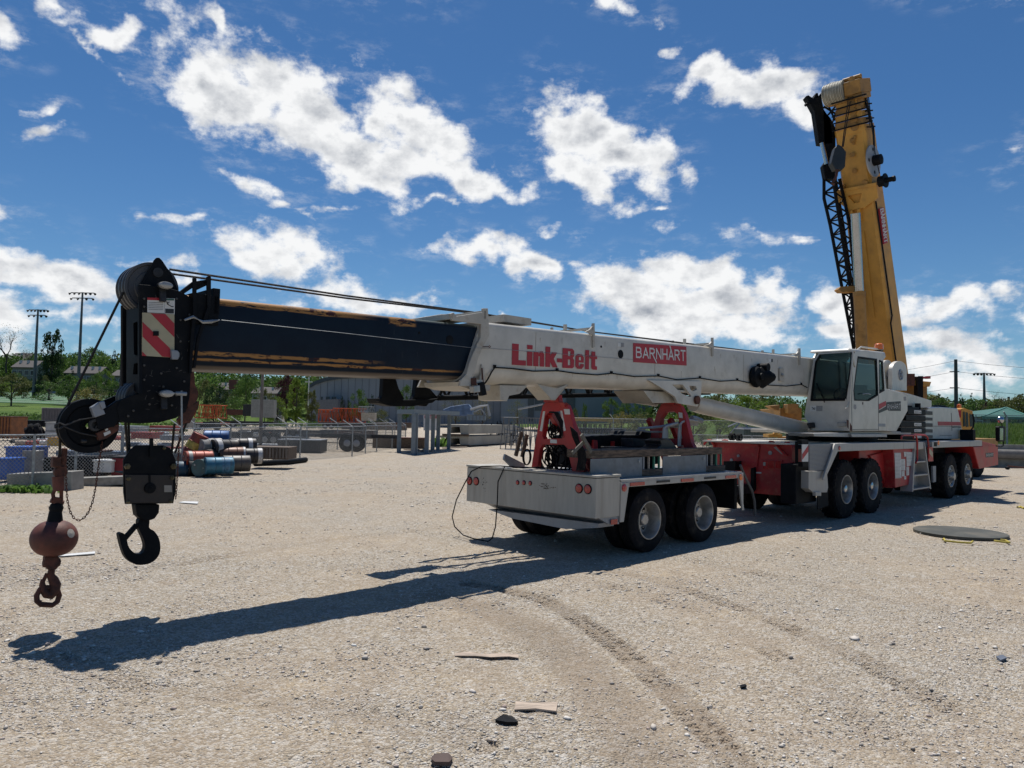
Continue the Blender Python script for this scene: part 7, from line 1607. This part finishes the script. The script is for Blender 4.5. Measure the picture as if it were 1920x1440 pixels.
# scrap rows in the lower yard
for i in range(95):
    px=rnd.choice([rnd.uniform(20,110),rnd.uniform(190,340),rnd.uniform(380,560),rnd.uniform(380,560)]); py=rnd.uniform(808,846) if px>190 else rnd.uniform(812,836)
    p=G(px,py); 
    w=rnd.uniform(.3,1.6); d=rnd.uniform(.3,.8); h=rnd.uniform(.15,.45); a=rnd.uniform(-.6,.6); M=Matrix.Translation(p)@Matrix.Rotation(a,4,'Z'); mt=rnd.choice(PALL); m=MB(M)
    if i%3==0:
        for k in range(3): m.beam((-w,k*.14,.08+.02*k),(w,k*.14+rnd.uniform(-.2,.2),.10),.08)
        nm='steel_bars'; lb='loose steel bars'
    elif i%3==1: m.loft([[(-w/2,-d/2,0),(w/2,-d/2,0),(w/2,d/2,0),(-w/2,d/2,0)],[(-w/2,-d/2,h*.7),(w/2,-d/2,h*.7),(w/2,d/2,h*.7),(-w/2,d/2,h*.7)],[(-w/3,-d/3,h),(w/3,-d/3,h),(w/3,d/3,h),(-w/3,d/3,h)]]); nm='scrap_casting'; lb='scrap casting'
    else: m.cyl((-w/2,0,.16),(w/2,0,.16),.16,n=10); nm='pipe_length'; lb='pipe length'
    o=m.build(nm,mt,None,bevel=.01); single(o,lb+' lying among the scrap of the lower yard beyond the fence','scrap','scrap scattered in the lower yard')
# wooden bin, black pipe, white hose
boxat('wooden_bin','weathered plank bin right of the wooden pole behind the fence','bin',466,838,540,861,29.5,1.2,WOOD,parts={'ribs':12,'rmat':mat('weathered_grey_wood',(.16,.14,.12),.9,var=.3,stretch=(6,6,.5))})
m=MB(); m.tube([G(x,y,.12) for x,y in [(478,869),(540,866),(573,862)]],.12,10); single(m.build('black_pipe',BLACK,None),'thick black pipe lying along the foot of the near fence','pipe')
m=MB(); m.tube([G(470,866,.0)]+[G(x,866,0)+Vector((0,0,z)) for x,z in ((480,.2),(495,.34),(510,.3),(522,.1))]+[G(526,866,0)],.16,10); single(m.build('white_pipe',mat('cream_paint',(.5,.46,.36),.6),None),'bent cream coloured pipe lying beside the plank bin','pipe')
# trailer chassis beyond the fences
def chassis(label,x0,x1,yb_,dep,mt=DARKST,WF=(.50,.595)):
    a=D(x0,yb_,dep); b=D(x1,yb_,dep); th=thing('trailer_chassis',label,'trailer',((a.x+b.x)/2,dep,0),'bare trailer chassis in the yard')
    m=MB()
    for y in (0,.9): m.box(a.x,b.x,dep+y,dep+y+.12,.85,1.05)
    for k in range(7): x=a.x+(b.x-a.x)*(k+.3)/7; m.box(x,x+.12,dep+.12,dep+.9,.88,1.0)
    m.build('frame',mt,th)
    for f in WF:
        x=a.x+(b.x-a.x)*f
        m=MB(); m.lathe((x,dep-.35,.52),(0,1,0),[(0,.05),(0,.22),(.03,.25),(0,.28),(0,.46),(.04,.52),(.3,.52),(.3,.05)],24); w_=m.build('wheel',RUBBER,th); m=MB(); m.lathe((x,dep-.36,.52),(0,1,0),[(0,0),(0,.2),(.04,.25)],16); m.build('rim',ALUD,w_)
        m=MB(); m.tube([(x+.62*math.cos(t_),dep-.2,.52+.62*math.sin(t_)) for t_ in [PI*.1+PI*.8*k/8 for k in range(9)]],.035,5); m.build('mudguard',mt,th)
chassis('bare dark trailer chassis with mudguards beyond the double fence',560,745,846,46)
boxat('dark_load','long dark steel load on the ground behind the drum pile','load',385,812,452,832,44,2,DARKST,parts={'ribs':6,'lid':BLACK})
boxat('dark_load','dark jumbled steel load behind the plank bin','load',520,826,600,848,43,1.6,DARKST,parts={'ribs':9,'lid':ALUD})
boxat('dark_load','low dark load between the two chassis','load',600,808,700,822,60,2,RUST,parts={'ribs':9,'lid':DARKST})
chassis('second bare trailer chassis behind the first one',470,620,832,56)
trailer('low dark trailer deck behind the plank bin',400,560,838,50,deckz=.6,wheels=(.6,.7)); 
boxat('dark_tank','dark steel tank standing behind the bare chassis','tank',655,800,680,812,62,1.5,BLACK,parts={'band':DARKST}); 
for k,(x0,x1,y0,y1,dep) in enumerate(((700,770,793,802,105),(640,760,800,806,90),(698,795,822,843,52))): boxat('beam_stack',['far stack of rusty beams near the hall','long low stack of rusty beams beyond the chassis','near stack of brown beams behind the grey steel frame'][k],'beams',x0,y0,x1,y1,dep,1.5,WOOD,parts={'ribs':6,'lid':RUST})
# grey steel frame
th=thing('work_table','grey steel table frame on six legs left of the concrete beams','steel frame',G(790,842)); GF=mat('frame_grey',(.17,.205,.23),.55,var=.08)
fd0=46.
m=MB(); a=D(744,768,fd0); b=D(777,766,fd0-3); c=D(862,770,fd0+5); z=a.z
m.prism([Vector((a.x,a.y,z-.25)),Vector((b.x,b.y,z-.25)),Vector((c.x,c.y,z-.25)),Vector((c.x-1,c.y+3,z-.25)),Vector((a.x-.3,a.y+3,z-.25))],(0,0,.25)); m.build('top',GF,th)
for px,dep in ((749,46),(776,43.2),(780,43.4),(801,45),(812,48),(822,50),(842,52)):
    p=D(px,800,dep); m=MB(); m.box(p.x-.12,p.x+.12,dep-.1,dep+.1,0,z-.25); m.box(p.x-.2,p.x+.2,dep-.2,dep+.2,-.02,.02); m.build('leg',GF,th)
# company sign board
th=thing('sign_board','white sign board with a red name panel behind the grey steel frame','sign',D(808,812,56)); m=MB(); m.prism([D(x,y,56) for x,y in [(794,807),(823,807),(823,778),(794,778)]],(0,.08,0)); bd_=m.build('board',STICK,th); m=MB(); q=[D(796,784.5,55.98),D(820,784.5,55.98),D(820,779,55.98),D(796,779,55.98)]; m.prism(q,(0,-.01,0)); rp_=m.build('red_panel',DECALRED,bd_)
m=MB(); strokes(m,'BaRNHaRT',.06,.94,0,.6,lambda x,y,e:(q[0].lerp(q[1],x).lerp(q[3].lerp(q[2],x),y+.2)+Vector((0,-.02-e,0))),w=.16,ax=(q[1]-q[0]).length/(q[3]-q[0]).length); m.build('lettering',STICK,rp_)
m=MB()
for k in range(6): m.box(D(798,0,56).x,D(815-k%3*3,0,56).x,55.985,55.995,D(800,788+k*3,56).z,D(800,787+k*3,56).z)
m.build('print',STICKG,bd_)
# concrete beams
N_=G(877,838); Fb=D(968,826,67.); e_=Vector((Fb.x-N_.x,Fb.y-N_.y,0)); n_=Vector((-1,.12,0)).normalized(); BC=mat('beam_concrete',(.38,.36,.31),.85,var=.12,vs=.6,dirt=(.22,.2,.17),da=.5,ds=1.2,bump=.3,bs=8)
for zo,lab in ((.10,'lower of two stacked concrete tee beams lying on the gravel'),(.98,'upper of two stacked concrete tee beams, with a steel box on top')):
    P0=Vector((N_.x,N_.y,zo)); th=thing('concrete_beam',lab,'concrete beam',P0,'stacked concrete double tee beams')
    pr=[(0,0),(-.05,.7),(2.5,.7),(2.5,.58),(1.62,.58),(1.55,.04),(1.38,.04),(1.32,.54),(.66,.54),(.55,0)]
    m=MB(); m.prism([P0+n_*u_+Vector((0,0,h_)) for u_,h_ in pr],e_); m.build('body',BC,th,bevel=.02)
for zo,lab in ((.0,'dark timber spacer under the lower concrete beam'),(.81,'dark timber spacer between the two stacked concrete beams')):
    m=MB(); P0=N_-Vector((0,.15,0))
    P0.z=zo; m.prism([P0+n_*(-.1),P0+n_*2.0,P0+n_*2.0+Vector((0,.3,0)),P0+n_*(-.1)+Vector((0,.3,0))],(0,0,.16)); single(m.build('timber_spacer',WOOD,None),lab,'timber')
p=N_
boxat('steel_stool','small dark grey steel frame sitting on the upper concrete beam','steel frame',876,779,910,788,p.y+2.5,1.5,GF,parts={'ribs':5,'rmat':GREY,'lid':GREY})
for k,(x0,y0,x1,y1) in enumerate(((758,842,812,846),(768,848,785,842),(830,840,875,838),(790,845,800,841))):
    a=G(x0,y0,.06); b=G(x1,y1,.06); m=MB(); m.beam(a,b,.12,.07); single(m.build('plank',WOODL,None),['long pale plank on the gravel before the grey steel frame','short pale plank crossing the long one','broad pale plank in front of the concrete beams','short stub of plank between the others'][k],'plank')
# blue sheeted things, cage
m=MB(); m.prism([D(x,y,64) for x,y in [(830,768),(845,762),(878,757),(886,768),(886,780),(830,780)]],(0,2,0)); single(m.build('tarpaulin_load',mat('blue_sheet',(.10,.15,.24),.5,var=.2),None,bevel=.1),'load under a pale blue sheet behind the concrete beams','covered load')
m=MB(); m.tube([D(x,y,60) for x,y in [(882,768),(900,762),(914,760),(918,780)]],.12,6); m.tube([D(x,y,60) for x,y in [(886,774),(902,766),(910,778)]],.08,6); single(m.build('bent_duct',mat('pale_grey_paint',(.35,.35,.35),.6),None),'bent pale grey duct behind the concrete beams','duct')
th=lattice('mesh_cage','grey mesh cage shed left of the near red stand','cage',(D(974,818,52).x,52,0),(D(1016,818,52).x,53,0),2.5,2.3,4,.05,GREY); 
m=MB(); a=D(972,760,52); b=D(1018,756,53); m.hexa([(a.x,51.5,a.z-.3),(b.x,52.5,a.z+.1),(b.x,55.5,a.z+.1),(a.x,55,a.z-.3),(a.x,51.5,a.z-.2),(b.x,52.5,a.z+.2),(b.x,55.5,a.z+.2),(a.x,55,a.z-.2)]); m.build('roof',ALUD,th)
for i in range(18):
    px=rnd.uniform(925,1000); py=rnd.uniform(786,806); dep=rnd.uniform(60,75); p=D(px,py,dep); p.z=max(.3,p.z); M=Matrix.Translation((p.x,p.y,0)); m=MB(M); w=rnd.uniform(.6,1.6); h=rnd.uniform(.7,2.0)
    m.beam((-w/2,0,0),(-w/2+.1,0,h),.08); m.beam((w/2,0,0),(w/2-.2,.2,h),.08); m.beam((-w/2,0,h*.9),(w/2,0,h*.8),.1); m.beam((-w/2,0,.3),(w/2,.2,h*.7),.06)
    single(m.build('steel_stand',rnd.choice([DARKST,ALUD,BLACK]),None),'small steel stand in the cluttered row between the beams and the near red stand','steel stand','steel stands in the cluttered row')
lattice('lattice_section','thin black lattice section behind the near red stand, nearer one','crane section',(D(1078,815,60).x,60,.2),(D(1172,815,60).x,61,.2),1.2,1.3,9,.05,BLACK)
lattice('lattice_section','thin black lattice section behind the near red stand, farther one','crane section',(D(1060,812,72).x,72,.3),(D(1150,812,72).x,73,.3),1.2,1.6,9,.05,DARKST)
boxat('blue_skip','long dull blue skip behind the black lattice sections','skip',1060,803,1210,813,80,2,mat('blue_grey_paint',(.06,.09,.14),.55),parts={'ribs':14})
boxat('yellow_beam','long yellow beam rack beyond the black lattice sections','rack',1050,783,1160,790,95,2,mat('yellow_paint',(.42,.25,.03),.55),parts={'ribs':7})
P=[]
for px in (1030,1150,1290,1430,1560): X=D(px,790,58).x; P.append(Vector((X,58,tz(X,58))))
fence('chain link fence seen under the white boom in front of the green shrubs',P,2.4,6,barb=True)
fence('nearer chain link fence seen between the lift cylinder and the red carrier',[Vector((D(x,790,40).x,40,0)) for x in (1290,1345,1410,1500)],1.55,4,barb=False)
boxat('green_container','dull green ribbed container behind the red carrier','container',1395,806,1440,830,44,2,mat('dull_green',(.07,.10,.085),.6),parts={'ribs':9,'lid':ALUD})
m=MB(); 
for a,b in (((1365,800),(1400,785)),((1370,812),(1395,784)),((1390,785),(1412,815)),((1394,793),(1436,793)),((1418,790),(1420,800))): m.tube([D(*a,46),D(*b,46)],.05,5)
m.prism([D(x,y,45.5) for x,y in [(1394,800),(1432,802),(1434,809),(1397,808)]],(0,1.5,0)); m.prism([D(x,y,45.5) for x,y in [(1433,793),(1444,793),(1444,805),(1433,805)]],(0,.5,0)); single(m.build('steel_gantry',ALUD,None),'pale steel gantry frame with a white box left of the yellow outrigger','gantry')
for k,(x,y) in enumerate(((1376,819),(1389,820))):
    m=cm(); c=S(x,y,1.4); 
    for j in range(4): m.tube([c+Vector((.07*math.cos(a),.03*j,.075*math.sin(a)-.0)) for a in [2*PI*i/12 for i in range(12)]],.012,5,closed=True)
    single(m.build('shackle',BLACK,None),['left of two black shackles on the rear deck of the carrier','right of two black shackles on the rear deck of the carrier'][k],'shackle','shackles on the rear deck')
th=thing('parked_van','small white van parked by the trees beyond the grey container','van',groundat(520,150)); a=D(514,758,150); b=D(530,745,150); z0=tz(a.x,150)
m=MB(); m.loft([[(a.x,150,z0+.4),(b.x,150,z0+.4),(b.x,152,z0+.4),(a.x,152,z0+.4)],[(a.x,150,z0+1.1),(b.x,150,z0+1.1),(b.x,152,z0+1.1),(a.x,152,z0+1.1)],[(a.x+.3,150.1,z0+2.1),(b.x-.2,150.1,z0+2.1),(b.x-.2,151.9,z0+2.1),(a.x+.3,151.9,z0+2.1)]]); m.build('body',WHITE,th,bevel=.1)
m=MB(); m.box(a.x+.4,b.x-.4,149.97,150.03,z0+1.25,z0+1.8); m.build('window',WIN,th)
for x in (a.x+.4,b.x-.4): m=MB(); m.cyl((x,149.9,z0+.35),(x,150.3,z0+.35),.35,n=12); m.build('wheel',RUBBER,th)
# ============================================================ WORLD
ELEV=math.radians(68); AZ=math.radians(-13)
w=bpy.data.worlds.new('World'); sc.world=w; w.use_nodes=True; w.node_tree.nodes.clear(); t=NT(w.node_tree)
out=t.new('ShaderNodeOutputWorld'); bgn=t.new('ShaderNodeBackground'); t.l.new(bgn.outputs[0],out.inputs[0])
sk=t.new('ShaderNodeTexSky',sky_type='NISHITA'); sk.sun_disc=False; sk.sun_elevation=ELEV; sk.sun_rotation=AZ; sk.altitude=300; sk.air_density=1.0; sk.dust_density=.3; sk.ozone_density=3.5
gen=t.new('ShaderNodeTexCoord').outputs['Generated']; dx,dy,dz=t.xyz(t.vm('NORMALIZE',gen))
el=t.m('ARCSINE',dz); az=t.m('ARCTAN2',dx,dy)
sky=t.vm('MULTIPLY',sk.outputs[0],t.mix(t.ss(el,-.02,.42),SKH,(SKR,SKG,SKB))) 
# deeper blue aloft, as the lens recorded it
uv=t.cxyz(az,el,0.)
BL=[(430,175,130,70,18),(520,165,140,62,15),(600,225,150,75,28),(690,285,150,70,25),(770,225,110,60,30),(820,290,100,60,20),(880,330,110,35,10),(735,345,80,28,10),
(1065,250,90,60,60),(1120,265,120,65,20),(1170,300,90,45,20),(1090,330,90,40,15),(1230,318,50,22,10),(1290,315,34,22,0),
(465,328,62,20,30),(505,355,40,14,35),(530,393,40,10,12),(600,385,60,14,8),(650,392,45,11,5),(275,402,30,13,10),(375,424,42,9,12),(1172,382,38,16,5),(1235,378,16,8,0),
(1345,150,80,34,-5),(1410,165,110,44,15),(1480,200,60,30,30),(1440,140,60,25,15),(1265,426,42,17,0),(1410,443,48,14,10),(1510,441,34,12,0),
(520,470,125,42,8),(470,465,70,30,0),(590,485,60,18,5),(900,472,95,26,0),(985,488,55,32,30),(1075,484,45,16,-5),(1270,80,25,10,0),
(690,555,140,26,8),(760,552,60,18,0),(560,565,60,14,0),(955,584,20,10,0),
(1180,530,110,46,10),(1290,510,130,42,5),(1260,565,180,55,10),(1380,560,130,60,15),(1430,610,110,34,18),(1330,610,170,36,5),(1470,650,70,16,10),
(1590,560,60,34,25),(1560,615,60,24,15),(1640,600,60,24,10),(1740,568,85,34,5),(1700,590,50,20,0),(1720,640,70,22,5),(1790,665,110,34,12),(1860,690,90,24,10),(1740,690,90,26,0),(1680,650,60,30,0),(1880,625,65,15,5),(1900,545,25,16,0),(1870,650,60,20,0),(1830,735,140,20,5),(1620,650,80,26,0),
(60,515,110,38,0),(150,525,120,36,3),(215,545,60,22,5),(40,595,75,30,10),(110,578,80,12,5),(165,612,60,18,5),(215,640,50,16,5),(40,650,60,24,5),(90,640,60,16,0),(260,490,40,14,10),(330,500,40,12,10),(20,560,50,20,0),(300,640,60,14,0),
(1140,6,60,18,5),(1190,15,40,16,20),(330,12,70,22,20),(375,40,26,40,0),(120,12,50,16,30),(150,75,60,12,35),(15,80,40,30,20),(235,130,16,14,0),(60,245,40,10,0),(220,45,30,30,0),(1915,290,20,9,0),(70,210,30,8,0),
(1050,425,50,12,0),(830,392,40,8,0),
(2100,560,120,60,0),(2200,300,150,70,10),(-120,400,120,50,0),(-200,560,150,60,0),(500,-150,200,70,10),(1300,-200,220,60,0),(1900,-80,160,50,15)]
t.put(bgn.inputs[0],sky); bgn.inputs[1].default_value=SKS
# cloud layer: a far dome whose vertices carry how much cloud stands in each direction
azs=np.radians(np.arange(-70,70.01,.28)); els=np.radians(np.arange(-4,44,.28)); AA,EE=np.meshgrid(azs,els,indexing='ij')
WX=(vnoise(AA,EE,.05,41)*.05+vnoise(AA,EE,.022,42)*.022); WY=(vnoise(AA,EE,.05,43)*.028+vnoise(AA,EE,.022,44)*.014)
acc_=np.full(AA.shape,-4.)
for (px,py,rx_,ry_,ang) in BL:
    d=ray(px,py).normalized(); a_=math.atan2(d.x,d.y); e_=math.asin(d.z); c_,s_=math.cos(-math.radians(ang)),math.sin(-math.radians(ang))
    X_=(AA+WX-a_)*math.cos(e_); Y_=EE+WY-e_; u_=(X_*c_+Y_*s_)/(rx_/F*1.12); v_=(-X_*s_+Y_*c_)/(ry_/F*1.12); q_=1-np.sqrt(u_*u_+v_*v_); q_=np.where(q_>0,q_*min(1,max(.42,min(rx_,ry_)/36)),q_*1.)
    h_=np.clip(.18-np.abs(acc_-q_),0,None)/.18; acc_=np.maximum(acc_,q_)+h_**3*.03
RD=2600.; P=np.stack([np.sin(AA)*np.cos(EE)*RD,np.cos(AA)*np.cos(EE)*RD,np.sin(EE)*RD+H],-1).reshape(-1,3)
nA,nE=AA.shape; idx=np.arange(nA*nE).reshape(nA,nE); Q=np.stack([idx[:-1,:-1],idx[:-1,1:],idx[1:,1:],idx[1:,:-1]],-1).reshape(-1,4)
av=np.maximum(acc_,-1.2).ravel(); Q=Q[(av[Q]>-1.1).any(1)]
cm2,t=newmat('cloud_layer'); cm2.cycles.emission_sampling='NONE'
dom=bulk('sky_clouds',P,Q,cm2); dom['kind']='structure'; at_=dom.data.attributes.new('cover','FLOAT','POINT'); at_.data.foreach_set('value',av.astype(np.float32))
acc=t.new('ShaderNodeAttribute',attribute_name='cover').outputs['Fac']
dv=t.vm('SUBTRACT',t.new('ShaderNodeNewGeometry').outputs['Position'],(0.,0.,H)); dx,dy,dz=t.xyz(t.vm('NORMALIZE',dv)); uv=t.cxyz(t.m('ARCTAN2',dx,dy),t.m('ARCSINE',dz),0.); uvw=uv
n1=t.noise(t.vm('MULTIPLY',uvw,(1,1.35,1)),20,11,.62); na=t.noise(t.vm('MULTIPLY',uvw,(1,1.35,1)),13,6,.55); n2=t.noise(t.vm('ADD',t.vm('MULTIPLY',uvw,(1,1.35,1)),(-.004,.020,0)),13,6,.55); n3=t.noise(uv,6,4,.6)
den=t.m('ADD',t.m('MULTIPLY',acc,1.55),t.m('MULTIPLY',t.m('SUBTRACT',n1,.545),2.9))
den=t.m('MINIMUM',den,t.m('MULTIPLY_ADD',acc,3.,1.15))
mask=t.m('MULTIPLY',t.ss(den,-.02,.72),t.ss(acc,-.5,-.02))
wis=t.m('MULTIPLY',t.m('MULTIPLY',t.ss(t.noise(t.vm('MULTIPLY',uvw,(1,2.4,1)),22,9,.68),.47,.78),t.ss(acc,-.7,.1)),.28); mask=t.m('MAXIMUM',mask,wis)
# lit tops and grey bases: thicker parts let less light through
lit=t.m('ADD',t.m('MULTIPLY',t.m('SUBTRACT',na,n2),2.6),.92)
thick=t.ss(den,.7,1.7)
gray=t.m('MULTIPLY',thick,t.m('MULTIPLY_ADD',t.ss(n3,.35,.65),.5,.35))
b=t.m('SUBTRACT',lit,t.m('MULTIPLY',gray,.85),clamp=True)
cc=t.mix(b,(CLO[0],CLO[1],CLO[2]),(CHI[0],CHI[1],CHI[2]))
em=t.new('ShaderNodeEmission'); t.put(em.inputs[0],cc); em.inputs[1].default_value=SKS; tr=t.new('ShaderNodeBsdfTransparent'); mx=t.new('ShaderNodeMixShader'); t.put(mx.inputs[0],mask); t.l.new(tr.outputs[0],mx.inputs[1]); t.l.new(em.outputs[0],mx.inputs[2]); t.l.new(mx.outputs[0],t.out.inputs[0])
w.cycles.sampling_method='MANUAL'; w.cycles.sample_map_resolution=512
sun=bpy.data.lights.new('sun','SUN'); sun.energy=SUNE; sun.angle=math.radians(.5); sun.color=(1,.955,.89); so_=bpy.data.objects.new('sun',sun); COL.objects.link(so_)
sd=Vector((math.sin(AZ)*math.cos(ELEV),math.cos(AZ)*math.cos(ELEV),math.sin(ELEV))); so_.rotation_euler=sd.to_track_quat('Z','Y').to_euler(); so_.location=(0,0,60)
sc.view_settings.view_transform='Standard'; sc.view_settings.look='None'; sc.view_settings.exposure=EXPO; sc.view_settings.gamma=1
sc.render.engine='CYCLES'; sc.cycles.transparent_max_bounces=24; sc.cycles.max_bounces=8
sc.render.resolution_x=1024; sc.render.resolution_y=768
